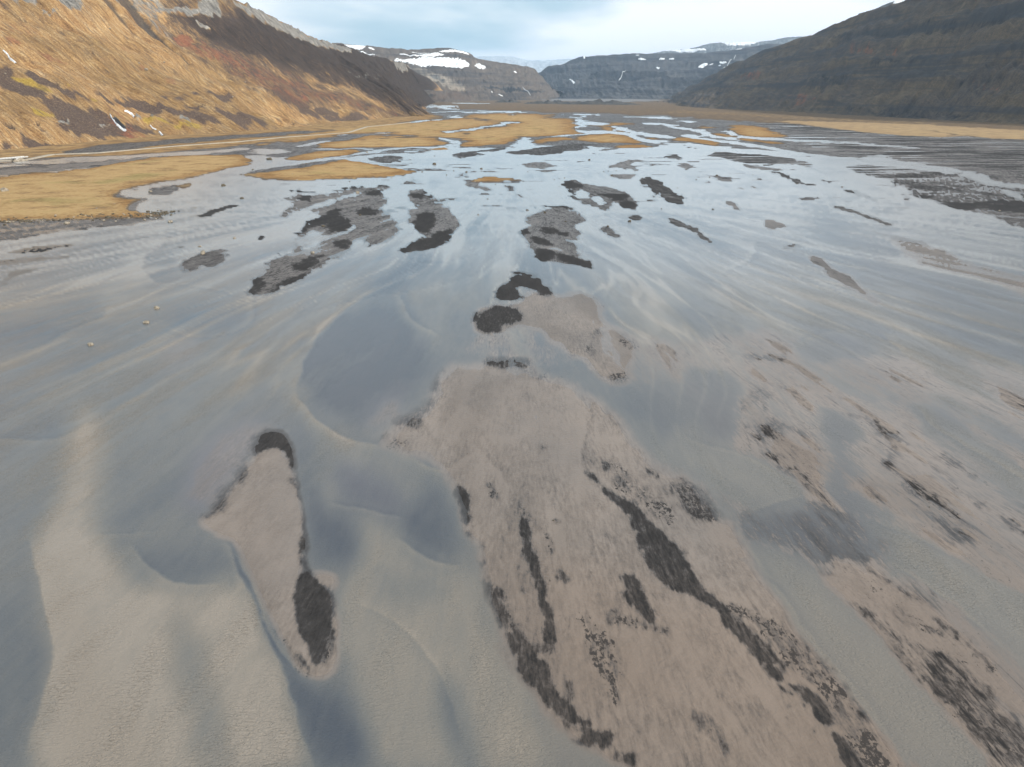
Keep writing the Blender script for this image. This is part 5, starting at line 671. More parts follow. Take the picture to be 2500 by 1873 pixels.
A = dict(h=np.full(X.shape, -0.85), turb_sheen=np.full(X.shape, 0.42), dark=np.full(X.shape, 0.45), grass=np.zeros(X.shape), speck=np.zeros(X.shape),
         warm=np.zeros(X.shape), pale=np.zeros(X.shape), violet=np.zeros(X.shape), streak=np.full(X.shape, 0.06))
A['turb_sheen'] += 0.14 * sstep(D, 110, 200) + 0.22 * sstep(D, 210, 400)  # paler with distance: sky highlights on the water put into its colour
kpp = D / 1733.0
midw = sstep(D, 90, 180) * (1 - sstep(D, 420, 700)); farm = sstep(D, 200, 400)
WX = X + kpp * (22 * fbm(lx / 110, ly / 150, 3, 101) + 6 * fbm(lx / 30, ly / 45, 3, 103)) * 0.7       # banks wander
WY = Y + kpp * (Y / 50.0) * 5 * fbm(lx / 90, ly / 120, 3, 107)
for soft, namp, vals, pts in GROUND:
    poly = chaikin(pts, 2 if len(pts) < 24 else 1)
    dmean = max(30.0, float(np.mean(np.hypot(poly[:, 0], poly[:, 1]))))
    far_k = float(np.max(np.hypot(poly[:, 0], poly[:, 1])) + 50) / 1733
    mg = (soft * (1 + far_k * 12) + (namp * 2.4 + 3) * (1 + far_k * 16)) * far_k
    x0, y0 = poly.min(0) - mg; x1, y1 = poly.max(0) + mg
    rr = np.where((Yr >= y0) & (Yr <= y1))[0]
    if len(rr) == 0: continue
    r0, r1 = rr[0], rr[-1] + 1
    dmx = Dr[r0:r1].max(); dmn = Dr[r0:r1].min()
    b0 = min(x0 / dmx, x0 / dmn); b1 = max(x1 / dmx, x1 / dmn)
    cc = np.where((bc >= b0) & (bc <= b1))[0]
    if len(cc) == 0: continue
    sl = (slice(r0, r1), slice(cc[0], cc[-1] + 1))
    sd_ = poly_sd(WX[sl], WY[sl], poly) / kpp[sl] + (namp * 1.2 + 1.2) * (1 + D[sl] / 110) * (1.0 * E1[sl] + 1.1 * E2[sl])
    sf = soft * (1 + D[sl] / 150); mk = sstep(sd_ / sf, -1, 1)
    for k, v in vals.items(): A[k][sl] += (v - A[k][sl]) * mk
nearw = 1 - sstep(D, 130, 300)
# countless small low bars breaking the sheet of water further out
zone = sstep(D, 240, 360) * (1 - sstep(D, 900, 1500)) * (A['grass'] < 0.1)
lens = sstep(fbm(lx / 60 + 0.6 * E2, ly / 34, 4, 301, 0.55), 0.30, 0.40) * zone * sstep(fbm(lx / 300, ly / 160, 2, 303), -0.05, 0.15)
A['h'] += (0.16 - A['h']) * lens * (A['h'] < 0.1); A['dark'] += (0.68 - A['dark']) * lens * 0.8
gm = blur(A['grass'], 3.0, 9.0)
for k, sr, sc, wfar in (('turb_sheen', 8, 4.5, 0.45), ('violet', 8, 5, 0.5), ('warm', 10, 7, 0.5)):
    A[k] += (blur(A[k], sr, sc) - A[k]) * (wfar + (1 - wfar) * nearw)
# currents: lobes of silt with one sharp lee edge, streaks and thin filaments drawn out along the flow
q1 = fbm(lx / 170, ly / 230, 3, 79); q2 = fbm(lx / 170, ly / 230, 3, 81)
for wb, wd, side, amt, pts in EDGES:                     # bar fronts: relief shading painted in as pale crest, dark lee
    p = np.array(pts)
    for _ in range(2): p = np.concatenate([p[:1], np.stack([p[:-1] * .75 + p[1:] * .25, p[:-1] * .25 + p[1:] * .75], 1).reshape(-1, 2), p[-1:]])
    mg = (max(wb, wd) * 1.3 + 20) * (np.hypot(p[:, 0], p[:, 1]).max() + 50) / 1733
    sel = np.where((X > p[:, 0].min() - mg) & (X < p[:, 0].max() + mg) & (Y > p[:, 1].min() - mg) & (Y < p[:, 1].max() + mg))
    if len(sel[0]) == 0: continue
    px, py = WX[sel], WY[sel]; best = np.full(px.shape, 1e18); sg = np.zeros(px.shape); tp = np.zeros(px.shape); n = len(p) - 1
    for i in range(n):
        ax, ay = p[i]; ex, ey = p[i + 1] - p[i]; L2 = ex * ex + ey * ey + 1e-9
        k = np.clip(((px - ax) * ex + (py - ay) * ey) / L2, 0, 1); dx = px - ax - k * ex; dy = py - ay - k * ey; d2 = dx * dx + dy * dy
        bt = d2 < best; best = np.where(bt, d2, best); sg = np.where(bt, np.sign(ey * (px - ax) - ex * (py - ay)), sg); tp = np.where(bt, (i + k) / n, tp)
    dd = np.sqrt(best) / kpp[sel] * sg * side + 3.0 * E1[sel]
    env = np.clip(np.sin(np.clip(tp, 0, 1) * math.pi), 0, 1) ** 0.6
    m_ = np.where(dd > 0, np.clip(1 - dd / wb, 0, 1) ** 1.5 * amt, -np.clip(1 + dd / wd, 0, 1) ** 1.5 * amt * 0.8)
    m_ *= sstep(np.abs(dd), 0.0, 3.0) * env
    A['turb_sheen'][sel] += m_; A['dark'][sel] -= 0.85 * m_ * (A['h'][sel] > -0.1) * (A['dark'][sel] < 0.5)
strm = fbm(FS / 8 + 1.5 * fbm(FS / 34, Y / 70, 2, 83), Y / 100, 4, 85, 0.5)
fil = np.exp(-(fbm(FS / 8 + 1.6 * fbm(FS / 30, Y / 80, 2, 87), Y / 150, 4, 89) / 0.05) ** 2)
fil2 = np.exp(-(fbm(lx / 140 + 1.5 * q1, ly / 60 + 1.5 * q2, 4, 91) / 0.05) ** 2)
rim = blur((A['h'] > 0.0).astype(float), 4, 8)
A['turb_sheen'] += 0.9 * farm * sstep(rim, 0.05, 0.5) * (A['grass'] < 0.2)  # bright rim round the bars: silt and painted sky sheen
A['turb_sheen'] += 0.05 * E2 + midw * (0.55 * strm + 0.55 * fil) + farm * (0.7 * fil2 + 0.5 * fbm(lx / 120 + q1, ly / 40 + q2, 4, 95))  # silt streaks and filaments, with white water highlights painted in
hb = blur(A['h'], 3.5, 2.5); A['h'] += (hb - A['h']) * (0.1 + 0.7 * nearw)
A['grass'] += (blur(A['grass'], 1.2, 1.5) - A['grass']) * 0.7
A['dark'] += (blur(A['dark'], 1.4, 1.0) - A['dark']) * 0.7 * nearw
A['dark'] += nearw * 0.16 * fbm(FS / 9 + 0.8 * q1, Y / 26 + 0.8 * q2, 4, 201, 0.55) * (A['dark'] < 0.4)
A['dark'] -= 0.20 * nearw * sstep(-A['h'], -0.05, 0.25) * (A['dark'] < 0.5)
h = A['h'] + A['streak'] * STRK * (0.6 + 0.9 * farw)
h = np.where(A['grass'] > 0.3, np.maximum(h, 0.3), h)
hcl = np.clip(h, -1.1, 1.0)
A['dark'] = np.clip(A['dark'] + (0.35 + 0.75 * farw) * A['streak'] * STRK + 0.06 * E2, 0, 1 - 0.15 * nearw)
Z = 0.16 * hcl * (1 + D / 450)
flow = np.stack([FS * 0.75, Y, np.zeros_like(X)], -1)
at = {k: A[k].ravel() for k in ('dark', 'speck', 'grass', 'warm', 'pale', 'streak')}; at['gmid'] = gm.ravel()
at['far'] = sstep(D, 120, 420).ravel(); at['flow'] = flow.reshape(-1, 3)
sand = grid_mesh('sand_flat', np.stack([X, Y, Z], -1).reshape(-1, 3), NR, NC, sand_material(), at, flip=True)
tag(sand, 'dark and tan sand bars with golden grass flats of the river plain', kind='structure')
# water sheet, resampled from the same grid of traced outlines
WR, WC = 480, 640
fr_ = np.linspace(0, NR - 1, WR); fc_ = np.linspace(0, NC - 1, WC)
def resamp(a):
    i0 = np.floor(fr_).astype(int).clip(0, NR - 2); fi = (fr_ - i0)[:, None]
    a = a[i0] * (1 - fi) + a[i0 + 1] * fi
    j0 = np.floor(fc_).astype(int).clip(0, NC - 2); fj = (fc_ - j0)[None, :]
    return a[:, j0] * (1 - fj) + a[:, j0 + 1] * fj
wX, wY, wD = resamp(X), resamp(Y), resamp(D)
wat = dict(depth=resamp(-h).ravel(), turb_sheen=np.clip(resamp(A['turb_sheen']), 0, 1).ravel(), warm=resamp(A['warm']).ravel(), violet=resamp(A['violet']).ravel(), far=sstep(wD, 120, 420).ravel())
for k in ('dark', 'speck', 'streak'): wat[k] = resamp(A[k]).ravel()
wat['flow'] = np.stack([resamp(flow[..., 0]), wY, np.zeros_like(wY)], -1).reshape(-1, 3)
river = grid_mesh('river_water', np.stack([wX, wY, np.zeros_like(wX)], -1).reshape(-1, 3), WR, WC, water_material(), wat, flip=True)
tag(river, 'silty shallow braided river water', kind='structure')
# valley floor far around
m, t = new_mat('valley_floor'); P = t.pos()
t.l.new(t.principled(t.ramp(t.noise(P, 0.01, 6, 0.6), [(0.35, (0.09, 0.075, 0.06)), (0.65, (0.19, 0.145, 0.095))]), 0.9), t.out.inputs[0])
vf = grid_mesh('valley_floor', np.array([[x, y, -2.5] for y in np.linspace(-30000, 40000, 15) for x in np.linspace(-40000, 40000, 15)]), 15, 15, m)
tag(vf, 'brown valley floor', kind='structure')

# gravel road along the hill foot
m, t = new_mat('pale_gravel'); P = t.pos()
t.l.new(t.principled(t.ramp(t.noise(P, 0.4, 5, 0.65), [(0.3, (0.26, 0.22, 0.17)), (0.65, (0.42, 0.36, 0.28))]), 0.95), t.out.inputs[0])
rp = np.array([(-416.7,575.2),(-388.0,593.3),(-398.2,643.6),(-368.0,660.8),(-352.7,703.9),(-329.6,762.0),(-299.2,811.4),(-273.9,898.5),(-219.2,1005.9),(-226.6,1178.8),(-199.3,1273.1),(-183.6,1354.1)]); tt = np.linspace(0, len(rp) - 1, 160); rx = np.interp(tt, range(len(rp)), rp[:, 0]); ry = np.interp(tt, range(len(rp)), rp[:, 1])
gx, gy = np.gradient(rx), np.gradient(ry); gl_ = np.hypot(gx, gy); rows_ = []
for e in (-1.0, -0.8, 0.8, 1.0):
    rows_.append(np.stack([rx - gy / gl_ * e * 3.0, ry + gx / gl_ * e * 3.0, (0.1 if abs(e) == 1 else 0.16 * 0.62 * (1 + np.hypot(rx, ry) / 450) + 0.45) + 0 * rx], -1))
o = grid_mesh('gravel_road', np.concatenate(rows_), 4, 160, m); tag(o, 'pale gravel road along the foot of the sunlit hillside', kind='structure')

# ------------------------------------------------------------------ hills
HILLS = {
'left_hill':{'foot': [(-599.2,501.5),(-567.4,604.6),(-479.5,697.9),(-464.9,773.8),(-446.9,867.5),(-416.1,967.4),(-362.2,1047.5),(-325.0,1195.4),(-281.8,1470.8),(-238.4,1661.3),(-169.2,1694.1),(-186.2,1866.1),(-239.4,2218.9),(-296.6,2649.8),(-342.2,3152.1),(-381.7,3741.7),(-411.5,4213.9)],'crest': [(-759.8,520.0,216.5),(-800.7,620.0,232.1),(-775.8,780.0,223.7),(-775.5,860.0,232.7),(-774.9,960.0,246.0),(-756.9,1060.0,251.0),(-714.0,1170.0,252.0),(-659.0,1370.0,239.1),(-603.3,1680.0,238.5),(-571.8,1980.0,214.5),(-544.1,2250.0,193.0),(-519.6,2500.0,184.2),(-497.7,2750.0,167.6),(-457.2,2900.0,161.5),(-429.0,3020.0,157.5),(-417.6,3200.0,131.5),(-400.9,3450.0,63.8)],'n': (520,250),'back': 900,'prof': 0.25,'rel': 7.5,'ss': 60,'sa': 0.15,'ulen': 3419.8,'vlen': 472.1},
'right_hill':{'foot': [(801.6,4254.4),(672.7,3129.6),(659.9,2571.6),(741.3,2181.5),(790.0,1866.1),(816.2,1609.2),(836.1,1414.0),(863.3,1273.1),(845.2,1034.9),(879.9,783.4)],'crest': [(1057.0,5000.0,20.5),(1052.4,4200.0,108.0),(1085.4,3500.0,211.3),(1148.0,2900.0,268.1),(1142.9,2350.0,303.1),(1199.0,1950.0,353.1),(1251.0,1700.0,386.5),(1266.6,1500.0,402.3),(1273.4,1250.0,393.1),(1429.2,1050.0,397.9)],'n': (420,230),'back': 900,'prof': 0.3,'rel': 8,'ss': 48,'sa': 0.55,'ulen': 3769.2,'vlen': 773.1},
'snowy_hill':{'foot': [(-827.8,2798.6),(-666.0,3140.7),(-578.2,3594.1),(-508.3,3980.1),(-400.2,4120.0),(-294.1,4503.9),(-166.6,4857.3),(-34.3,5134.1),(86.0,5288.3),(234.2,5836.1),(378.1,6500.4),(531.9,7455.0),(709.8,8873.9)],'crest': [(-1902.6,5600.0,337.3),(-1371.4,5600.0,379.6),(-1188.2,5700.0,382.8),(-1014.0,5800.0,369.5),(-771.4,5900.0,344.4),(-548.5,6000.0,366.4),(-351.3,6100.0,339.9),(-228.0,6200.0,291.4),(39.8,6300.0,265.1),(171.4,6500.0,240.7),(255.5,6700.0,181.7),(375.1,6900.0,81.0),(512.4,7100.0,29.3)],'n': (330,150),'back': 1200,'prof': 0.3,'rel': 7,'ss': 60,'sa': 0.4,'ulen': 4712.4,'vlen': 1539.3},
'layered_cliffs':{'foot': [(-83.8,7824.2),(253.8,6771.3),(526.3,6550.9),(849.6,6344.2),(1119.0,5967.7),(1358.4,5633.2),(1629.1,5065.0),(1850.5,4600.6)],'crest': [(-124.0,9300.0,78.0),(238.2,9000.0,240.0),(463.6,8800.0,333.6),(744.9,8600.0,401.3),(1100.5,8400.0,429.2),(1717.1,8200.0,439.7),(2298.9,8000.0,468.1),(2957.1,8000.0,536.0)],'n': (300,140),'back': 1200,'prof': 0.5,'rel': 11,'ss': 85,'sa': 0.75,'ulen': 3678.8,'vlen': 2506.1},
'snow_plateau':{'foot': [(1135.1,8483.3),(1679.9,8483.3),(2134.0,8483.3),(2497.2,8483.3),(2860.4,8483.3),(3405.2,8483.3),(4086.3,8483.3)],'crest': [(1447.8,11500.0,541.7),(2107.6,11500.0,591.0),(2642.7,11500.0,661.9),(3113.9,11500.0,743.2),(3621.5,11500.0,754.0),(4240.8,11500.0,813.2),(5346.2,11500.0,962.9)],'n': (200,80),'back': 1500,'prof': 0.3,'rel': 12,'ss': 90,'sa': 0.5,'ulen': 3438.1,'vlen': 3189.4},
'misty_mountain':{'foot': [(-1364.3,10201.0),(-545.7,10201.0),(0.0,10201.0),(545.7,10201.0),(1091.5,10201.0),(1910.1,10201.0)],'crest': [(-3154.9,24000.0,938.6),(-1259.4,24000.0,1053.3),(-125.9,24000.0,1087.7),(630.7,24000.0,961.6),(1890.3,24000.0,1018.9),(4401.0,24000.0,1144.8)],'n': (140,70),'back': 1500,'prof': 0.3,'rel': 25,'ss': 90,'sa': 0.3,'ulen': 5424.6,'vlen': 13901.2},
'rocky_peak':{'foot': [(1794.2,3887.0),(1898.5,3887.0),(1982.0,3887.0),(2086.3,3887.0),(2294.9,3887.0)],'crest': [(2144.9,4800.0,364.1),(2220.4,4800.0,462.0),(2262.4,4800.0,523.5),(2309.8,4800.0,556.2),(2542.7,4800.0,588.6)],'n': (120,80),'back': 600,'prof': 0.3,'rel': 12,'ss': 50,'sa': 0.5,'ulen': 495.8,'vlen': 1082.4}}
HILLF = {
'left_hill':[
(0.05,0.05,{'heath': 0.74,'heath_shade': 1},[(0.72,0.12),(1.05,-0.1),(1.05,1.4),(0.6,1.4),(0.62,0.8)]),  # dark heath, with the cloud shade on this flank put into its colour
(0.19421,0.17479,{'heath': 0.74,'heath_shade': 1,'red': 0},[(0.4406,0.7555),(0.4449,0.6487),(0.4464,0.5679),(0.4549,0.5054),(0.4735,0.4689),(0.4936,0.4194),(0.5451,0.3856),(0.568,0.3022),(0.588,0.2084),(0.6066,0.1381),(0.9657,0.0677),(0.9857,1.2766),(0.9113,1.0994),(0.8197,1.0004),(0.7067,0.9509),(0.6366,0.9978),(0.5837,0.9978),(0.5093,0.9848),(0.4707,0.8936)]),
(0.06998,0.07348,{'red': 0.34,'heath': 0.42,'heath_shade': 0.3},[(0.4421,0.62),(0.4564,0.5158),(0.4821,0.4351),(0.5222,0.2319),(0.5279,0.1824),(0.5751,0.1277),(0.5794,0.0261),(0.5193,0.0339),(0.4907,0.2084),(0.4564,0.1563),(0.4378,0.2892),(0.4349,0.4455),(0.4335,0.5601)]),
(0.01055,0.02279,{'red': 0.648},[(0.432,0.6669),(0.4406,0.6695),(0.4406,0.6253),(0.432,0.5914),(0.4306,0.6331)]),
(0.00999,0.02157,{'red': 0.432},[(0.4306,0.6226),(0.4406,0.5653),(0.4506,0.4689),(0.4406,0.4429),(0.4335,0.5184)]),
(0.00892,0.01927,{'red': 0.504},[(0.3677,0.4741),(0.3748,0.4507),(0.372,0.4168),(0.3662,0.4325)]),
(0.01099,0.02375,{'red': 0.504},[(0.2647,0.4898),(0.279,0.508),(0.2704,0.4403),(0.2632,0.4585)]),
(0.01382,0.02986,{'red': 0.46799999999999997},[(0.3677,0.3621),(0.3877,0.383),(0.3805,0.3152),(0.3677,0.3309)]),
(0.01209,0.02611,{'red': 0.432},[(0.3362,0.4507),(0.3519,0.4507),(0.3405,0.4246)]),
(0.01289,0.02785,{'red': 0.432},[(0.2861,0.4689),(0.299,0.4325),(0.3062,0.383),(0.2918,0.3934),(0.2804,0.4246)]),
(0.0131,0.0283,{'red': 0.252},[(0.3763,0.6044),(0.3863,0.5236),(0.3763,0.5028),(0.3677,0.5419)]),
(0.01426,0.03079,{'red': 0.288},[(0.2804,0.5758),(0.3133,0.6018),(0.3133,0.5419),(0.2818,0.5184)]),
(0.0114,0.02462,{'red': 0.576},[(0.2632,0.2501),(0.2704,0.2475),(0.2647,0.2319)]),
(0.01346,0.02908,{'red': 0.36},[(0.4492,0.3699),(0.4635,0.3439),(0.4592,0.2631),(0.4464,0.3048)]),
(0.15811,0.34153,{'red': 0.576},[(0.2604,0.0521),(0.2604,0.0234),(0.2604,0.0391)]),
(0.0086,0.01857,{'red': 0.36},[(0.4306,0.5002),(0.4363,0.4142),(0.4306,0.4325)]),
(0.01074,0.03093,{'heath': 0.85},[(0.2461,0.3439),(0.2618,0.3283),(0.2618,0.2501),(0.2704,0.2162),(0.2718,0.1954),(0.2589,0.2188),(0.2446,0.2449),(0.2432,0.2996)]),
(0.01199,0.03453,{'heath': 0.85},[(0.2289,0.2319),(0.2475,0.2058),(0.2618,0.1824),(0.269,0.1303),(0.2632,0.0729),(0.2604,0.0287),(0.2318,0.0208),(0.216,0.0573),(0.2203,0.1459)]),
(0.01472,0.04239,{'heath': 0.85},[(0.2289,0.3778),(0.2375,0.2944),(0.2389,0.2397),(0.2232,0.2657),(0.2074,0.2866)]),
(0.01339,0.03856,{'heath': 0.85},[(0.2833,0.2162),(0.3133,0.2188),(0.329,0.1902),(0.3591,0.1954),(0.3662,0.0938),(0.3505,0.0651),(0.3433,0.1277),(0.3104,0.1146),(0.3019,0.1589),(0.2847,0.1902)]),
(0.01464,0.04215,{'heath': 0.85},[(0.3319,0.2605),(0.3662,0.2918),(0.3834,0.2345),(0.3619,0.2397)]),
(0.01368,0.03939,{'heath': 0.85},[(0.3906,0.284),(0.4177,0.2944),(0.4134,0.2527),(0.3934,0.2475)]),
(0.016,0.04608,{'heath': 0.85},[(0.3748,0.1277),(0.412,0.1537),(0.4034,0.0417),(0.3763,0.0365),(0.3705,0.0782)]),
(0.00978,0.02815,{'heath': 0.85},[(0.133,0.0391),(0.1516,0.0313),(0.1874,0.0104),(0.1688,0.0),(0.1302,0.0052)]),
(0.01255,0.03613,{'heath': 0.85},[(0.4478,0.2683),(0.4635,0.2006),(0.4907,0.1433),(0.4821,0.0912),(0.4635,0.1563),(0.4464,0.2188)]),
(0.00994,0.02862,{'heath': 0.85},[(0.2389,0.409),(0.2418,0.3725),(0.2361,0.3699),(0.2318,0.3882)]),
(0.01112,0.03202,{'heath': 0.85},[(0.2074,0.0964),(0.2246,0.0756),(0.2303,0.0443),(0.2074,0.0443)]),
(0.01146,0.03301,{'heath': 0.85},[(0.2718,0.0808),(0.299,0.0703),(0.289,0.0443),(0.269,0.0443)]),
(0.01852,0.05332,{'heath': 0.85},[(0.4564,0.1615),(0.4764,0.1016),(0.4893,0.1016),(0.5107,0.0),(0.4607,0.0938)]),
(0.00785,0.02259,{'heath': 0.85},[(0.3548,0.2397),(0.3705,0.1745),(0.3662,0.1719)]),
(0.00902,0.01949,{'yel': 0.8},[(0.2361,0.3699),(0.2432,0.323),(0.2461,0.2527),(0.2446,0.2162),(0.2361,0.2605),(0.2346,0.323)]),
(0.01005,0.02172,{'yel': 0.8},[(0.2704,0.2162),(0.2775,0.1954),(0.2704,0.1902)]),
(0.01006,0.02174,{'yel': 0.8},[(0.2918,0.1954),(0.299,0.1954),(0.2904,0.1798)]),
(0.0117,0.02526,{'yel': 0.8},[(0.299,0.1407),(0.3104,0.1146),(0.3162,0.0703),(0.299,0.0729),(0.2918,0.1172)]),
(0.00893,0.01929,{'yel': 0.8},[(0.2618,0.2814),(0.2675,0.2475),(0.2618,0.2449)]),
(0.01236,0.02669,{'yel': 0.8},[(0.2003,0.1615),(0.226,0.1641),(0.2232,0.1381),(0.2003,0.1251)]),
(0.01486,0.03209,{'yel': 0.8},[(0.3147,0.0703),(0.3476,0.0808),(0.3262,0.0261),(0.3062,0.0365)]),
(0.0121,0.02177,{'rock': 0.8,'heath': 0.0},[(0.3305,0.805),(0.309,0.6956),(0.3333,0.7399),(0.3476,0.7347),(0.3591,0.68),(0.3848,0.7138),(0.4235,1.2922),(0.4006,0.7164),(0.4349,0.8675),(0.4492,1.0838)]),
(0.01711,0.03079,{'rock': 0.8,'heath': 0.0},[(0.4993,0.9561),(0.525,1.0004),(0.5622,1.0004),(0.608,1.0004),(0.6366,1.0004),(0.6352,0.99),(0.691,0.9196),(0.6538,0.8467),(0.6109,0.9144),(0.5551,0.8754),(0.5293,0.8988),(0.4993,0.9014)]),
(0.02421,0.04358,{'rock': 0.55,'heath': 0},[(0.4134,0.8102),(0.4607,1.1619),(0.4735,1.2323),(0.4349,0.7242),(0.4306,0.7477),(0.4249,0.779),(0.4106,0.7581)]),
(0.01027,0.01849,{'rock': 0.42},[(0.4292,0.6565),(0.4163,0.4924),(0.4192,0.4741),(0.4192,0.5523),(0.422,0.6826),(0.4177,0.7216),(0.4292,0.7685),(0.4335,0.706)]),
(0.01361,0.04082,{'rock': 0.85,'heath': 0},[(0.4421,0.7946),(0.4649,0.8337),(0.5079,1.1385),(0.475,0.7503),(0.4607,0.792),(0.4406,0.7555)]),
(0.00612,0.01836,{'rock': 0.85,'heath': 0},[(0.2089,0.0964),(0.2246,0.1146),(0.2217,0.0964),(0.2074,0.0782)]),
(0.00741,0.02223,{'rock': 0.85,'heath': 0},[(0.2504,0.1068),(0.2618,0.1042),(0.2561,0.0912),(0.2418,0.0599)]),
(0.00642,0.01926,{'rock': 0.85,'heath': 0},[(0.2976,0.1511),(0.3033,0.1355),(0.2918,0.0964),(0.2904,0.1277)]),
(0.00763,0.02289,{'rock': 0.85,'heath': 0},[(0.3004,0.1172),(0.3104,0.0964),(0.3033,0.0729),(0.299,0.1068)]),
(0.01109,0.03327,{'rock': 0.85,'heath': 0},[(0.3162,0.0808),(0.3462,0.1198),(0.3362,0.0808)]),
(0.00506,0.01518,{'rock': 0.85,'heath': 0},[(0.3333,0.6721),(0.3476,0.6826),(0.3591,0.68),(0.3491,0.706)]),
(0.02261,0.06782,{'rock': 0.85,'heath': 0},[(0.8026,1.0004),(0.8913,1.0004),(0.9213,1.1567),(0.8856,0.7972),(0.8398,0.9535)]),
(0.00556,0.01669,{'rock': 0.85,'heath': 0},[(0.4549,0.7347),(0.4592,0.7034),(0.4564,0.7034)]),
(0.00142,0.00425,{'rock': 0.85,'heath': 0},[(0.3405,0.7269),(0.3548,0.6721),(0.3634,0.6695),(0.3462,0.6956)]),
(0.00452,0.0061,{'rock': 1,'wet': 1,'heath': 0},[(0.2704,0.1303),(0.2718,0.1068),(0.2704,0.0808),(0.2618,0.0469),(0.2618,0.0729)]),
(0.00672,0.00403,{'gully': 1,'rock': 0.2},[(0.4263,1.1671),(0.4092,0.7034),(0.4134,0.6226),(0.4134,0.5263),(0.4134,0.4611),(0.4149,0.4611),(0.4149,0.5289),(0.4163,0.6279),(0.4449,1.2844),(0.4092,0.8102)]),
(0.00887,0.00852,{'gully': 0.6,'rock': 0.1},[(0.3963,0.7451),(0.3977,0.6617),(0.3977,0.6044),(0.3977,0.5497),(0.3991,0.5549),(0.3991,0.607),(0.4006,0.6721),(0.4235,1.201)]),
(0.00566,0.00543,{'gully': 0.6,'heath': 0.5},[(0.3076,0.693),(0.3047,0.6331),(0.3119,0.6096),(0.3133,0.6174),(0.3076,0.6435),(0.3247,1.3)]),
(0.00195,0.00293,{'gully': 0.6,'heath': 0.4},[(0.3305,0.5393),(0.3305,0.4741),(0.3305,0.4741),(0.3319,0.5419)]),
(0.00209,0.00313,{'gully': 0.6,'heath': 0.4},[(0.3333,0.6669),(0.3319,0.6279),(0.3333,0.6279),(0.3333,0.6669)]),
(0.00235,0.00353,{'gully': 0.6,'heath': 0.4},[(0.1888,0.1042),(0.186,0.0599),(0.1874,0.0625),(0.1903,0.1016)]),
(0.0025,0.00375,{'gully': 0.6,'heath': 0.4},[(0.1516,0.0938),(0.1531,0.0651),(0.1559,0.0677),(0.1531,0.0938)]),
(1e-05,1e-05,{'gully': 0.6,'heath': 0.4},[(0.2103,0.0443),(0.2117,0.0261),(0.2117,0.0261),(0.2103,0.0443)]),
(0.0031,0.00465,{'gully': 0.6,'heath': 0.4},[(0.3348,0.607),(0.3348,0.5705),(0.3362,0.5731),(0.3362,0.6096)]),
(0.0,1e-05,{'gully': 0.6,'heath': 0.4},[(0.432,0.1876),(0.4306,0.1224),(0.4306,0.1224),(0.432,0.1876)]),
(0.00322,0.00484,{'gully': 0.6,'heath': 0.4},[(0.4349,0.0729),(0.4335,0.0234),(0.4349,0.0287),(0.4363,0.0756)]),
(0.00274,0.00411,{'gully': 0.6,'heath': 0.4},[(0.4092,0.6174),(0.402,0.4976),(0.4034,0.5054),(0.4092,0.6174)]),
(0.00237,0.00356,{'gully': 0.6,'heath': 0.4},[(0.2632,0.1719),(0.2632,0.1407),(0.2675,0.1251),(0.269,0.1277),(0.2647,0.1433),(0.2647,0.1719)]),
(0.00511,0.00767,{'gully': 0.6,'heath': 0.4},[(0.3391,0.5367),(0.3448,0.5054),(0.3462,0.5054),(0.3433,0.5575)]),
(0.00266,0.004,{'gully': 0.6,'heath': 0.4},[(0.2546,0.3126),(0.2618,0.2579),(0.2618,0.2579),(0.2561,0.3178)]),
(0.02394,0.02872,{'rock': 0.5,'gully': 0.3},[(0.5722,0.4898),(0.6395,0.521),(0.6753,0.5523),(0.6781,0.5653),(0.6652,0.5862),(0.578,0.5158)])],
'right_hill':[
(0.06204,0.07817,{'yel': 0.5},[(0.3577,0.5497),(0.4134,0.5106),(0.5265,0.2944),(0.4764,0.3595),(0.4177,0.3439)]),
(0.04439,0.05594,{'yel': 0.5},[(0.4721,0.185),(0.5536,0.2735),(0.6924,0.2918),(0.7096,0.2397),(0.588,0.2319),(0.505,0.1381)]),
(0.05851,0.07373,{'yel': 0.5},[(0.4936,0.5784),(0.5594,0.6409),(0.6338,0.5445),(0.6638,0.4038),(0.5737,0.409)]),
(0.08619,0.1086,{'yel': 0.5},[(0.2232,0.8076),(0.329,0.5784),(0.3662,0.4585),(0.2833,0.5523)]),
(0.05896,0.07429,{'yel': 0.5},[(0.5994,0.1745),(0.7253,0.1876),(0.7454,0.1172),(0.6452,0.086)]),
(0.09012,0.11355,{'yel': 0.5},[(0.2833,0.2423),(0.3548,0.3126),(0.3948,0.1876),(0.3133,0.2006)]),
(0.04026,0.06039,{'red': 0.5},[(0.3834,0.693),(0.4492,0.6096),(0.4964,0.5497),(0.432,0.5575)]),
(0.06467,0.09701,{'red': 0.5},[(0.309,0.2345),(0.3705,0.297),(0.4235,0.1667),(0.3448,0.1355)]),
(0.02423,0.03635,{'red': 0.5},[(0.6052,0.2553),(0.6552,0.2449),(0.6738,0.2188)]),
(0.05447,0.0817,{'red': 0.5},[(0.2189,0.6539),(0.2661,0.6018),(0.2747,0.5315)]),
(0.04617,0.06926,{'wet': 0.6},[(0.3205,0.396),(0.392,0.482),(0.4464,0.3048),(0.3834,0.3048)]),
(0.04038,0.06057,{'wet': 0.6},[(0.4263,0.495),(0.4893,0.5263),(0.5408,0.4273),(0.4664,0.4455)]),
(0.03138,0.04707,{'wet': 0.6},[(0.319,0.9691),(0.4092,0.805),(0.495,0.7242),(0.5722,0.6643),(0.6152,0.6461),(0.6295,0.5653),(0.5193,0.6747),(0.4177,0.7112)]),
(0.02612,0.03918,{'wet': 0.6},[(0.5866,0.2788),(0.6452,0.2735),(0.6724,0.2657),(0.6323,0.2345)]),
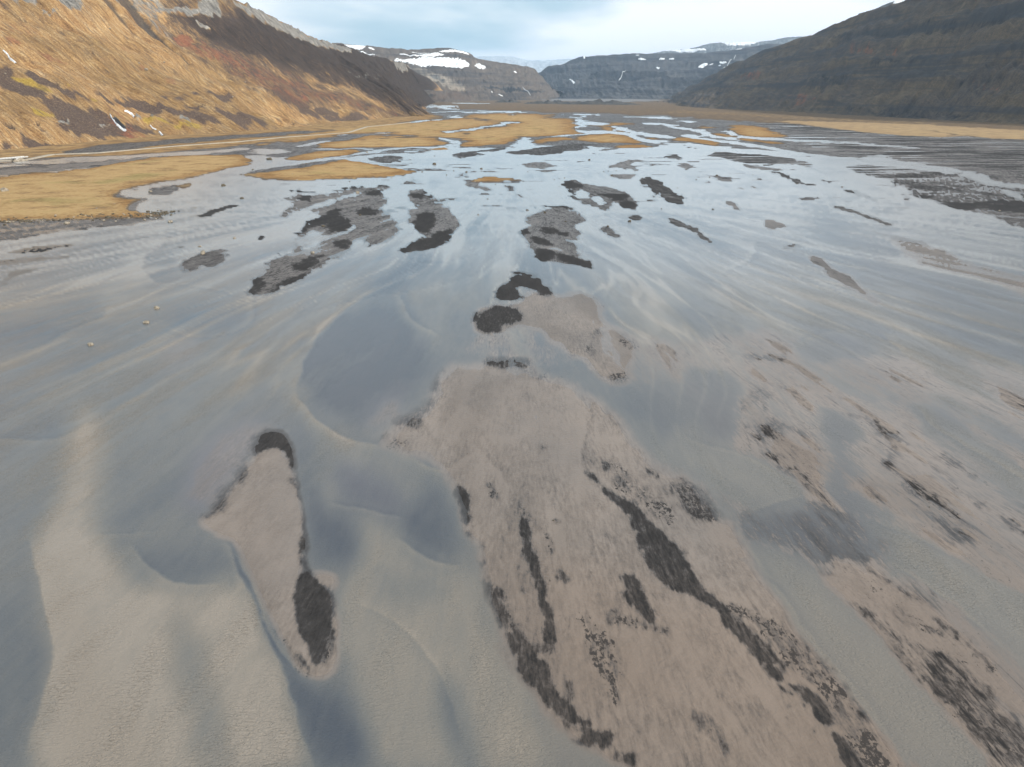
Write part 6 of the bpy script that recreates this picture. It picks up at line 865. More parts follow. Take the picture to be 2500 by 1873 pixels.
(0.04556,0.06834,{'wet': 0.6},[(0.4378,0.0573),(0.5379,0.0938),(0.6724,0.0834),(0.6781,0.0625),(0.5265,0.0078)])],
'snowy_hill':[
(0.031,0.0558,{'pale': 0.95},[(0.3262,0.7347),(0.3534,0.6461),(0.3834,0.5549),(0.4249,0.4403),(0.4635,0.2944),(0.4106,0.2605),(0.3634,0.4064),(0.3319,0.5784)]),
(0.01204,0.02167,{'rock': 0.9},[(0.3491,0.5601),(0.3805,0.5106),(0.4106,0.4012),(0.3763,0.4507)]),
(0.05608,0.08076,{'heath': 0.6},[(0.3205,0.1485),(0.4134,0.297),(0.4864,0.2188),(0.4449,0.0391),(0.3076,0.0521)]),
(0.01882,0.05083,{'rock': 0.9,'wet': 0.8},[(0.5136,0.3439),(0.598,0.4064),(0.7153,0.3647),(0.7854,0.3204),(0.7783,0.2553),(0.6452,0.2735),(0.525,0.3178)]),
(0.0591,0.07978,{'pale': 0.4,'red': 0.3},[(0.4979,0.8024),(0.5608,0.9587),(0.5737,0.7998),(0.4878,0.6695)])],
'layered_cliffs':[
(0.01383,0.0332,{'wet': 0.95},[(0.4249,0.7373),(0.5365,0.7659),(0.6624,0.7138),(0.6953,0.6122),(0.6538,0.4637),(0.5565,0.4976),(0.4249,0.5315)]),
(0.01196,0.02871,{'wet': 0.9},[(0.6395,0.4507),(0.6996,0.5914),(0.7983,0.5784),(0.7597,0.2553),(0.6853,0.3491),(0.6409,0.4116)]),
(0.01886,0.04525,{'wet': 0.8},[(0.3047,0.3126),(0.422,0.4246),(0.5308,0.396),(0.4993,0.2136),(0.4006,0.2735),(0.3133,0.2657)]),
(0.01859,0.03347,{'pale': 0.5},[(0.6667,0.6409),(0.6996,0.6148),(0.7325,0.6279),(0.7382,0.5758),(0.6795,0.4768)]),
(0.03806,0.04281,{'pale': 0.4},[(0.2704,0.2527),(0.4535,0.224),(0.6896,0.4064),(0.7153,0.1772),(0.6567,0.0625),(0.3176,0.0834)])],
'snow_plateau':[
],
'misty_mountain':[
],
'rocky_peak':[
]}
SNOW = [
('snowy_hill',[(0.1416,0.9822),(0.1903,0.9952),(0.226,0.9822),(0.2074,0.9222),(0.1717,0.8988),(0.1531,0.9118)],2.93),
('snowy_hill',[(0.1888,0.891),(0.2117,0.8936),(0.2246,0.7972),(0.2475,0.792),(0.2132,0.805)],2.85),
('snowy_hill',[(0.2761,0.8024),(0.3076,0.8232),(0.3419,0.8571),(0.402,0.8571),(0.4478,0.8467),(0.4807,0.818),(0.4979,0.7555),(0.4778,0.6774),(0.4192,0.6695),(0.3491,0.7034),(0.3133,0.7321)],2.96),
('snowy_hill',[(0.5093,0.7581),(0.5551,0.9014),(0.5851,0.878),(0.5751,0.805),(0.5265,0.7295)],3.13),
('snowy_hill',[(0.4063,0.9379),(0.4793,0.9926),(0.5179,0.9848),(0.4793,0.9691),(0.4149,0.9327)],3.14),
('snowy_hill',[(0.2947,0.917),(0.3619,0.9301),(0.432,0.917),(0.4034,0.8858),(0.319,0.8754)],3.03),
('snowy_hill',[(0.6509,0.8102),(0.6652,0.8311),(0.6552,0.7946)],3.22),
('snowy_hill',[(0.2217,0.9353),(0.2489,0.9248),(0.2289,0.9118)],2.95),
('snowy_hill',[(0.3319,0.9717),(0.3963,0.9222),(0.3462,0.9561)],3.06),
('snowy_hill',[(0.5393,0.2058),(0.5508,0.2188),(0.5422,0.1928)],2.8),
('snowy_hill',[(0.5651,0.198),(0.5908,0.1772),(0.578,0.1772)],2.84),
('layered_cliffs',[(0.329,0.68),(0.3333,0.5471),(0.3505,0.4898),(0.3319,0.4872)],4.1),
('layered_cliffs',[(0.6223,0.9275),(0.6481,0.9222),(0.6366,0.9014)],4.26),
('layered_cliffs',[(0.6581,0.7633),(0.671,0.7633),(0.6638,0.7425)],4.04),
('layered_cliffs',[(0.7554,0.7451),(0.7783,0.7842),(0.7854,0.7816),(0.7711,0.7399)],3.94),
('layered_cliffs',[(0.7825,0.7659),(0.7983,0.7816),(0.7911,0.7685)],3.93),
('layered_cliffs',[(0.804,0.7685),(0.8283,0.7633),(0.8212,0.7451)],3.87),
('layered_cliffs',[(0.8498,1.0004),(0.8741,1.0447),(0.8641,1.0004)],4.21),
('layered_cliffs',[(0.671,0.917),(0.6896,0.9092),(0.6767,0.8675)],4.2),
('layered_cliffs',[(0.6924,0.9092),(0.7096,0.9118),(0.7039,0.8962)],4.19),
('layered_cliffs',[(0.4549,1.1567),(0.4549,0.9717),(0.4392,0.9639)],4.57),
('layered_cliffs',[(0.6209,0.9535),(0.6323,0.9509),(0.6266,0.9457)],4.3),
('layered_cliffs',[(0.8054,0.7503),(0.814,0.7425),(0.8112,0.7347)],3.86),
('layered_cliffs',[(0.8455,1.0343),(0.8469,1.0004),(0.8455,1.0108)],4.22),
('snow_plateau',[(0.2561,0.9978),(0.329,0.9665),(0.3991,0.9301),(0.3991,0.8858),(0.2546,0.9561)],5.93),
('snow_plateau',[(0.4821,1.2375),(0.4907,0.9978),(0.5837,1.0004),(0.6738,1.0082),(0.6423,0.9405),(0.4878,0.9196)],6.06),
('snow_plateau',[(0.1803,1.0108),(0.2318,0.99),(0.2704,0.9978),(0.2546,0.9665)],6.01),
('rocky_peak',[(0.6152,0.9822),(0.7926,1.0004),(0.774,0.9822),(0.6881,0.9639)],2.45)]
FALLS = [
('left_hill',[(0.2561,0.4663,1.44),(0.2561,0.4507,2.41),(0.2532,0.4273,3.35),(0.2518,0.4064,4.3)],'white waterfall ribbon high on the golden slope at the left edge'),
('left_hill',[(0.2704,0.1355,1.97),(0.2647,0.099,2.19),(0.2618,0.0756,2.42),(0.2618,0.0625,2.67),(0.2618,0.0443,2.91)],'white waterfall beside the wet black rock face at the slope foot'),
('left_hill',[(0.2918,0.1667,1.54),(0.2933,0.1589,2.4),(0.2947,0.1511,3.26),(0.2933,0.1355,4.11)],'short white cascade above the grey outcrop on the slope'),
('left_hill',[(0.2976,0.0938,2.07),(0.2961,0.0782,2.32),(0.2961,0.0651,2.58)],'small white cascade on the lower slope right of the waterfalls'),
('left_hill',[(0.2933,0.0417,3.08),(0.2918,0.0287,3.32),(0.289,0.0104,3.56)],'lowest tiny white cascade just above the gravel strip'),
('snowy_hill',[(0.6738,0.4246,6.12),(0.6838,0.3491,7.61),(0.6996,0.2084,9.08)],'thin white waterfall on the far hill beneath the big snowfield'),
('layered_cliffs',[(0.5808,0.7425,6.15),(0.5536,0.607,7.92),(0.5322,0.5236,9.71)],'thin white waterfall dropping over the dark layered cliff band'),
('layered_cliffs',[(0.8512,0.891,6.04),(0.8326,0.7659,7.16),(0.8097,0.6174,8.12)],"long thin waterfall beside the right hill's shoulder")]
HBOUL = [
('left_hill',0.372,0.4299,5.2,'largest white boulder in the middle of the golden slope'),
('left_hill',0.392,0.4559,3.6,'white boulder up and right of the largest one on the slope'),
('left_hill',0.372,0.4585,2.89,'white boulder up and left of the largest one on the slope'),
('left_hill',0.4149,0.2605,3.13,'pale boulder on the reddish lower right part of the slope'),
('left_hill',0.2346,0.3778,2.32,'pale boulder at the left edge of the slope below the high waterfall'),
('left_hill',0.3076,0.3673,2.1,'small pale boulder on the slope between the waterfall and the largest one'),
('left_hill',0.4392,0.3361,2.68,'pale boulder far right on the mid slope'),
('left_hill',0.3834,0.6435,3.56,'pale rock just below the dark gully on the upper slope')]
def loft_base(spec, U, V):
    """U,V in 0..1 (V>1: plateau behind the crest). No relief."""
    Fp = np.array(spec['foot']); Cp = np.array(spec['crest'])
    ku = np.linspace(0, 1, len(Fp))
    def ip(a, u):
        # smooth interpolation (Catmull-Rom)
        n = len(ku); x = np.clip(u, 0, 1) * (n - 1); i = np.clip(np.floor(x).astype(int), 0, n - 2); f = x - i
        p1 = a[i]; p2 = a[i + 1]; p0 = a[np.maximum(i - 1, 0)]; p3 = a[np.minimum(i + 2, n - 1)]
        return p1 + 0.5 * f * (p2 - p0 + f * (2 * p0 - 5 * p1 + 4 * p2 - p3 + f * (3 * (p1 - p2) + p3 - p0)))
    fx, fy = ip(Fp[:, 0], U), ip(Fp[:, 1], U)
    cx, cy, cz = ip(Cp[:, 0], U), ip(Cp[:, 1], U), ip(Cp[:, 2], U)
    tt = np.clip(V, 0, 1); over = np.clip(V - 1, 0, 9)
    dx, dy = cx - fx, cy - fy; L = np.hypot(dx, dy) + 1e-6
    bk = spec['back']
    bxx = dx / L * 0.5; byy = np.sqrt(1 - bxx * bxx)          # the plateau runs back up-valley
    x = fx + dx * tt + bxx * over * bk * 3; y = fy + dy * tt + byy * over * bk * 3
    p = spec['prof']
    z = cz * (tt * (1 - p) + p * tt * tt) - 2.0 * (1 - tt) - over * over * 60
    return x, y, z, L
def hill_fields(name):
    spec = HILLS[name]; nu, nv = spec['n']
    v = np.concatenate([np.linspace(0, 1, nv - 12), np.linspace(1.01, 1.35, 12)])
    V, U = np.meshgrid(v, np.linspace(0, 1, nu), indexing='ij')
    return spec, U, V
def strata(z, s, amp):
    q = z / s; f = q - np.floor(q); g = sstep(f, 0.25, 0.85)
    return (s * (np.floor(q) + g) - z) * amp
def relief(name, spec, U, V, um, vm, A, z):
    """metres of relief added to z"""
    tt = np.clip(V, 0, 1); w_ = sstep(tt, 0.0, 0.08) * (1 - 0.6 * sstep(V, 0.85, 1.0)) 
    s = spec['rel']
    wob = 25 * fbm(um / 180, vm / 200, 2, 61)
    r = s * (fbm((um + wob) / 38, vm / 160, 4, 31) * 0.9 + fbm(um / 160, vm / 220, 4, 37) * 2.2 - np.abs(fbm((um + wob) / 70, vm / 420, 3, 41)) * 1.6)
    r = r + s * 0.25 * fbm(um / 9, vm / 14, 3, 43)
    r = r * w_
    r = r + strata(z + 12 * fbm(um / 300, vm / 500, 2, 3), spec['ss'], spec['sa']) * sstep(tt, 0.1, 0.25)
    if 'rock' in A: r = r + A['rock'] * s * (np.abs(fbm(um / 14, vm / 60, 3, 51)) * 2.2 - 0.4)
    if 'gully' in A: r = r - A['gully'] * s * 1.5
    return r
def hill_eval(name, U, V, A=None):
    spec = HILLS[name]
    x, y, z, L = loft_base(spec, U, V)
    um = U * spec['ulen']; vm = V * spec['vlen']
    A = A or {}
    return x, y, z + relief(name, spec, U, V, um, vm, A, z), um, vm
HATTR = ('heath', 'red', 'rock', 'yel', 'wet', 'gully', 'pale', 'heath_shade')
def hill_masks(name, U, V):
    spec = HILLS[name]; asp = spec['ulen'] / spec['vlen']
    A = {k: np.zeros(U.shape) for k in HATTR}
    N1 = fbm(U * spec['ulen'] / 14, V * spec['vlen'] / 40, 4, 71); N2 = fbm(U * spec['ulen'] / 60, V * spec['vlen'] / 150, 4, 73)
    for soft, namp, vals, pts in HILLF[name]:
        p = np.array(pts); p = chaikin(p, 1) * np.array([asp, 1.0])
        mg = soft + namp * 1.5
        x0, y0 = p.min(0) - mg; x1, y1 = p.max(0) + mg
        sel = np.where((U * asp >= x0) & (U * asp <= x1) & (V >= y0) & (V <= y1))
        if len(sel[0]) == 0: continue
        sd_ = poly_sd(U[sel] * asp, V[sel], p) + namp * (0.7 * N1[sel] + 0.8 * N2[sel])
        mk = sstep(sd_, -soft, soft)
        for k, v in vals.items(): A[k][sel] += (v - A[k][sel]) * mk
    return A
def hill_material(name, pal):
    m, t = new_mat(name)
    P = t.pos(); s = t.attr('suv', 'Vector')
    at = {k: t.attr(k) for k in HATTR}
    k = pal.get('k', 1.0)
    ns = t.noise(t.vscale(s, pal.get('st', (0.16 / k, 0.035 / k, 1))), 1.0, 5, 0.65, 0.6)
    nf = t.noise(P, 0.55 / k, 4, 0.7)
    nm = t.noise(t.vscale(s, (0.05 / k, 0.02 / k, 1)), 1.0, 5, 0.6, 0.5)
    nb_ = t.noise(P, 0.006 / k, 4, 0.55)
    mixn = t.add(t.add(t.mul(ns, 0.4), t.mul(nf, 0.3)), t.mul(nm, 0.3))
    col = t.ramp(mixn, pal['base'])
    if 'base2' in pal: col = t.mix(t.ss(nb_, 0.4, 0.6), col, t.ramp(mixn, pal['base2']))
    def thr(a, n_, wdt=0.12):
        return t.ss(t.add(a, t.mul(t.math('SUBTRACT', n_, 0.5), 1.5)), 0.5 - wdt, 0.5 + wdt)
    n2 = t.noise(t.vscale(s, (0.22 / k, 0.06 / k, 1)), 1.0, 4, 0.7, 0.5)
    col = t.mix(t.mul(thr(at['yel'], n2, 0.3), 0.8), col, t.ramp(nf, pal['yel']))
    col = t.mix(t.mul(thr(at['pale'], n2, 0.35), 0.85), col, t.ramp(mixn, pal['pale']))
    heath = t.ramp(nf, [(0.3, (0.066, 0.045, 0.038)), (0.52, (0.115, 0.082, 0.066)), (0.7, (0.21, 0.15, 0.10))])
    heath = t.mix(at['heath_shade'], heath, t.ramp(t.add(t.mul(nf, .5), t.mul(ns, .5)), [(0.35, (0.026, 0.021, 0.020)), (0.52, (0.055, 0.041, 0.035)), (0.66, (0.115, 0.082, 0.058))]))  # darker heath tone, partly painted cloud shade
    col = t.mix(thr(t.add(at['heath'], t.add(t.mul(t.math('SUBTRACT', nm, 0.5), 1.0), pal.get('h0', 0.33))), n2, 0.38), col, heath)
    col = t.mix(t.mul(thr(t.add(at['red'], pal.get('r0', 0.05)), t.noise(t.vadd(t.vscale(s, (0.13 / k, 0.04 / k, 1)), (40, 7, 0)), 1.0, 5, 0.7, 0.5), 0.25), 0.85), col, t.ramp(nf, [(0.35, (0.15, 0.06, 0.038)), (0.65, (0.33, 0.135, 0.078))]))
    rk = t.ramp(t.add(t.mul(ns, 0.6), t.mul(nf, 0.4)), pal['rock'])
    col = t.mix(thr(at['rock'], n2, 0.2), col, rk)
    col = t.mix(t.mul(t.ss(at['gully'], 0.2, 0.7), 0.8), col, t.ramp(nf, [(0.3, (0.035, 0.035, 0.038)), (0.7, (0.085, 0.08, 0.078))]))
    col = t.mix(thr(at['wet'], n2, 0.3), col, t.ramp(ns, pal.get('wet', [(0.35, (0.018, 0.019, 0.022)), (0.65, (0.055, 0.055, 0.06))])))
    if 'layer' in pal:
        z = t.n.new('ShaderNodeSeparateXYZ'); t.l.new(P, z.inputs[0])
        cv = t.n.new('ShaderNodeCombineXYZ'); t.put(cv.inputs[0], t.mul(z.outputs[0], 0.0012)); t.put(cv.inputs[1], t.mul(z.outputs[1], 0.0012)); t.put(cv.inputs[2], t.mul(z.outputs[2], pal['layer']))
        ln = t.noise(cv.outputs[0], 1.0, 5, 0.65, 0.25)
        col = t.mix(t.mul(t.ss(ln, 0.48, 0.60), 0.75), col, pal['layer_col'])
    hgt = t.add(t.mul(nf, 1.4 * k), t.mul(ns, 2.5 * k))
    nb = t.bump(hgt, pal.get('bump', 0.45), 1.0)
    t.l.new(t.principled(col, 0.95, nb, 1.4, 0.12), t.out.inputs[0]); return m
GOLD = [(0.38, (0.14, 0.072, 0.035)), (0.46, (0.335, 0.192, 0.085)), (0.53, (0.48, 0.302, 0.137)), (0.60, (0.68, 0.50, 0.285))]
OLIVE = [(0.38, (0.10, 0.056, 0.03)), (0.46, (0.23, 0.138, 0.062)), (0.54, (0.35, 0.225, 0.10)), (0.62, (0.52, 0.38, 0.2))]
ROCK = [(0.36, (0.075, 0.07, 0.066)), (0.5, (0.215, 0.2, 0.18)), (0.62, (0.36, 0.335, 0.30))]
YEL = [(0.35, (0.33, 0.22, 0.035)), (0.65, (0.52, 0.37, 0.07))]
PALE = [(0.35, (0.20, 0.175, 0.145)), (0.65, (0.40, 0.34, 0.27))]
PAL = dict(
 left_hill=dict(bump=0.9, base=GOLD, base2=OLIVE, rock=ROCK, yel=YEL, pale=PALE, k=1.0),
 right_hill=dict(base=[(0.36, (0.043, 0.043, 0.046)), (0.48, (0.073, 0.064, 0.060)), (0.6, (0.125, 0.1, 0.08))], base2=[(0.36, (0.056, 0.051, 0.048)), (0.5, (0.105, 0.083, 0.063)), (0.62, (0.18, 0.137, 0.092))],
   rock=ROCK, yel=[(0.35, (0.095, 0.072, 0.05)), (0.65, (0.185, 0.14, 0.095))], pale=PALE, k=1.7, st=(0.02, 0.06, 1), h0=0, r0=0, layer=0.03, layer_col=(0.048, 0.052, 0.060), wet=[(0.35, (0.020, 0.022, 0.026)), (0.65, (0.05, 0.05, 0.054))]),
 snowy_hill=dict(base=[(0.36, (0.055, 0.047, 0.042)), (0.5, (0.11, 0.09, 0.076)), (0.62, (0.19, 0.155, 0.125))], rock=[(0.36, (0.05, 0.05, 0.05)), (0.6, (0.2, 0.19, 0.18))], yel=YEL, pale=PALE, k=3.0, h0=0, r0=0, layer=0.025, layer_col=(0.06, 0.055, 0.055)),
 layered_cliffs=dict(base=[(0.36, (0.040, 0.042, 0.048)), (0.5, (0.075, 0.075, 0.08)), (0.62, (0.125, 0.12, 0.115))], rock=ROCK, yel=YEL, pale=[(0.35, (0.11, 0.105, 0.10)), (0.65, (0.19, 0.18, 0.165))], k=4.0, h0=0, r0=0, layer=0.022, layer_col=(0.030, 0.033, 0.042)),
 snow_plateau=dict(base=[(0.40, (0.075, 0.08, 0.09)), (0.55, (0.16, 0.17, 0.18)), (0.62, (0.6, 0.62, 0.64))], rock=ROCK, yel=YEL, pale=PALE, k=5.0, h0=0, r0=0),
 misty_mountain=dict(base=[(0.42, (0.3, 0.33, 0.36)), (0.52, (0.42, 0.45, 0.48)), (0.58, (0.75, 0.77, 0.79))], rock=ROCK, yel=YEL, pale=PALE, k=6.0, h0=0, r0=0),  # pale base stops: mist put into the mountain's own colours
 rocky_peak=dict(base=[(0.36, (0.07, 0.07, 0.072)), (0.6, (0.17, 0.165, 0.16))], rock=ROCK, yel=YEL, pale=PALE, k=2.5, h0=0, r0=0))
HLAB = dict(left_hill='sunlit hillside of golden grass, red shrubs and brown heath', right_hill='dark brown terraced hillside in shade', snowy_hill='grey brown flat-topped hill with snowfields',
 layered_cliffs='blue grey layered basalt cliffs at the valley head', snow_plateau='snow-streaked plateau above the cliffs', misty_mountain='pale misty snow-flecked mountain in the gap', rocky_peak='grey rocky peak behind the right hillside')
hill_obj = {}
for name in HILLS:
    spec, U, V = hill_fields(name)
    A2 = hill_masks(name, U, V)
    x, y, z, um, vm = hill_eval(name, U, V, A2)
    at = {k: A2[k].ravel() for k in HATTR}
    at['suv'] = np.stack([um, vm, np.zeros_like(um)], -1).reshape(-1, 3)
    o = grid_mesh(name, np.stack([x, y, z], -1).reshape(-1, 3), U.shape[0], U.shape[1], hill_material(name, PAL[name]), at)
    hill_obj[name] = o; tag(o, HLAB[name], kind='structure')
# snow patches, each a shell lying on its hill
m_snow, t = new_mat('old_snow'); P = t.pos()
t.l.new(t.principled(t.ramp(t.noise(P, 0.02, 5, 0.6), [(0.3, (0.72, 0.74, 0.77)), (0.6, (0.86, 0.87, 0.88))]), 0.7, t.bump(t.noise(P, 0.05, 4, 0.6), 0.4, 4.0)), t.out.inputs[0])
from mathutils.bvhtree import BVHTree
def hill_grid_norm(name, U, V):
    A2 = hill_masks(name, U, V); x, y, z, _, _ = hill_eval(name, U, V, A2); return np.stack([x, y, z], -1)
for name, pts, lift in SNOW:
    p = chaikin(np.array(pts), 2); u0, v0 = p.min(0); u1, v1 = p.max(0)
    nu, nv = 64, 26
    u = np.linspace(u0, u1, nu); v = np.linspace(v0, v1, nv); V, U = np.meshgrid(v, u, indexing='ij')
    asp = HILLS[name]['ulen'] / HILLS[name]['vlen']
    q = p * np.array([asp, 1.0]); du = min((u1 - u0) * asp, v1 - v0)
    sd_ = poly_sd(U * asp, V, q) + du * 0.10 * fbm(U * 900, V * 300, 3, 4)
    co = hill_grid_norm(name, U, V)
    inside = sd_ > 0
    idx = -np.ones(U.shape, int); vs = []; fs = []
    for i in range(nv - 1):
        for j in range(nu - 1):
            if inside[i, j] or inside[i + 1, j] or inside[i, j + 1] or inside[i + 1, j + 1]:
                f = []
                for a_, b_ in ((i, j), (i, j + 1), (i + 1, j + 1), (i + 1, j)):
                    if idx[a_, b_] < 0:
                        idx[a_, b_] = len(vs); c_ = co[a_, b_]; e = lift if inside[a_, b_] else -lift * 0.6
                        vs.append((c_[0], c_[1] - e * 0.5, c_[2] + e))
                    f.append(idx[a_, b_])
                fs.append(f)
    if not fs: continue
    me = bpy.data.meshes.new('snow_patch'); me.from_pydata(vs, [], fs); me.materials.append(m_snow)
    me.polygons.foreach_set('use_smooth', np.ones(len(fs), bool))
    o = bpy.data.objects.new('snow_patch', me); COL.objects.link(o); o.parent = hill_obj[name]
# waterfalls
m_fall, t = new_mat('white_water'); P = t.pos()
t.l.new(t.principled(t.ramp(t.noise(t.vscale(P, (0.9, 0.9, 0.15)), 1.0, 4, 0.6), [(0.3, (0.45, 0.5, 0.55)), (0.55, (0.85, 0.87, 0.9))]), 0.4, t.bump(t.noise(P, 1.2, 3, 0.6), 0.6, 0.5)), t.out.inputs[0])
for name, path, lab in FALLS:
    path = np.array(path); n = len(path); vs = []; fs = []
    rng = np.random.default_rng(n * 7 + int(abs(path[0, 0]) * 1e4))
    K = 40; tt = np.linspace(0, n - 1, K)
    cu = np.interp(tt, range(n), path[:, 0]); cv = np.interp(tt, range(n), path[:, 1]); cw = np.interp(tt, range(n), path[:, 2])
    C0 = hill_grid_norm(name, cu[:, None], cv[:, None])[:, 0]
    jit = np.interp(np.linspace(0, 12, K), range(13), rng.uniform(-0.5, 0.5, 13))
    for i in range(K):
        a_ = C0[max(0, i - 1)]; b_ = C0[min(K - 1, i + 1)]; dd = b_ - a_; sid = np.cross(dd, (0, 0, 1)); sid = sid / (np.linalg.norm(sid) + 1e-9)
        nn = np.cross(sid, dd); nn = nn / (np.linalg.norm(nn) + 1e-9); nn = nn if nn[2] > 0 else -nn
        hw = cw[i] * 0.32 * (1 + 0.5 * jit[(i * 5) % K]); lift_ = cw[i] * 0.35 + 0.5
        for s_, l_ in ((-1, -.6), (-.5, 1), (0, 1.25), (.5, 1), (1, -.6)):
            vs.append(C0[i] + sid * hw * (s_ + jit[i] * 0.6) + nn * lift_ * l_)
        if i:
            for q_ in range(4):
                b0 = (i - 1) * 5 + q_; fs.append((b0, b0 + 1, b0 + 6, b0 + 5))
    me = bpy.data.meshes.new('waterfall'); me.from_pydata([tuple(v_) for v_ in vs], [], fs); me.materials.append(m_fall)
    me.polygons.foreach_set('use_smooth', np.ones(len(fs), bool))
    o = bpy.data.objects.new('waterfall', me); COL.objects.link(o); tag(o, lab, 'waterfall', 'waterfalls on the hillsides')

# low dark moraine ridges across the valley head
m_mor, t = new_mat('moraine_gravel'); P = t.pos()
t.l.new(t.principled(t.ramp(t.noise(P, 0.03, 5, 0.65), [(0.35, (0.028, 0.028, 0.028)), (0.65, (0.085, 0.078, 0.07))]), 0.95, t.bump(t.noise(P, 0.08, 4, 0.6), 0.6, 4)), t.out.inputs[0])
for (xa, ya, xb, yb, wd, ht, seed) in [(-94.3,4120.0,54.3,4120.0,60,16,3),(55.8,3657.4,323.7,3657.4,70,18,5),(241.5,3557.5,535.4,3329.9,80,17,9)]:
    nu, nv = 120, 24; s_ = np.linspace(0, 1, nu); c_ = np.linspace(-1, 1, nv); Cc, Ss = np.meshgrid(c_, s_, indexing='ij')
    dx, dy = xb - xa, yb - ya; L = math.hypot(dx, dy); nx, ny = -dy / L, dx / L
    x = xa + dx * Ss + nx * wd * Cc; y = ya + dy * Ss + ny * wd * Cc
    z = ht * (1 - Cc ** 2) * np.clip(np.sin(Ss * math.pi), 0, 1) ** 0.5 * (0.75 + 0.9 * fbm(Ss * 14, Cc * 1.2 + seed, 3, seed)) + 1.5 * fbm(x / 25, y / 25, 3, seed) - 0.5
    o = grid_mesh('moraine_ridge', np.stack([x, y, z], -1).reshape(-1, 3), nv, nu, m_mor); tag(o, kind='structure')

# ------------------------------------------------------------------ boulders
def rock_mesh(name, seed, mat, sub=3, flat=0.62):
    bm = bmesh.new(); bmesh.ops.create_icosphere(bm, subdivisions=sub, radius=1.0)
    rng = random.Random(seed); planes = [(Vector((rng.gauss(0, 1), rng.gauss(0, 1), rng.gauss(0, 0.8))).normalized(), rng.uniform(0.55, 0.9)) for _ in range(9)]
    for v in bm.verts:
        p = v.co.copy()
        for n_, d_ in planes:
            e = p.dot(n_) - d_
            if e > 0: p -= n_ * e * 0.85
        k = 1 + 0.07 * math.sin(p.x * 7 + seed) * math.sin(p.y * 6 + 2 * seed) + rng.uniform(-0.025, 0.025)
        p *= k; p.z *= flat; v.co = p
    me = bpy.data.meshes.new(name); bm.to_mesh(me); bm.free(); me.materials.append(mat); return me
def rock_mat(name, a, b, c):
    m, t = new_mat(name); tc = t.n.new('ShaderNodeTexCoord').outputs['Object']
    n_ = t.noise(tc, 2.2, 5, 0.65); col = t.ramp(n_, [(0.32, a), (0.5, b), (0.68, c)])
    t.l.new(t.principled(col, 0.85, t.bump(t.noise(tc, 5.0, 5, 0.7), 0.7, 0.12), 1.4, 0.2), t.out.inputs[0]); return m
m_rl = rock_mat('pale_boulder', (0.12, 0.098, 0.072), (0.27, 0.228, 0.175), (0.42, 0.37, 0.30))
m_rd = rock_mat('dark_boulder', (0.035, 0.030, 0.022), (0.095, 0.078, 0.055), (0.20, 0.165, 0.115))
RL = [rock_mesh('boulder_shape', 3 + k, m_rl) for k in range(5)]; RD = [rock_mesh('boulder_shape', 23 + k, m_rd) for k in range(5)]
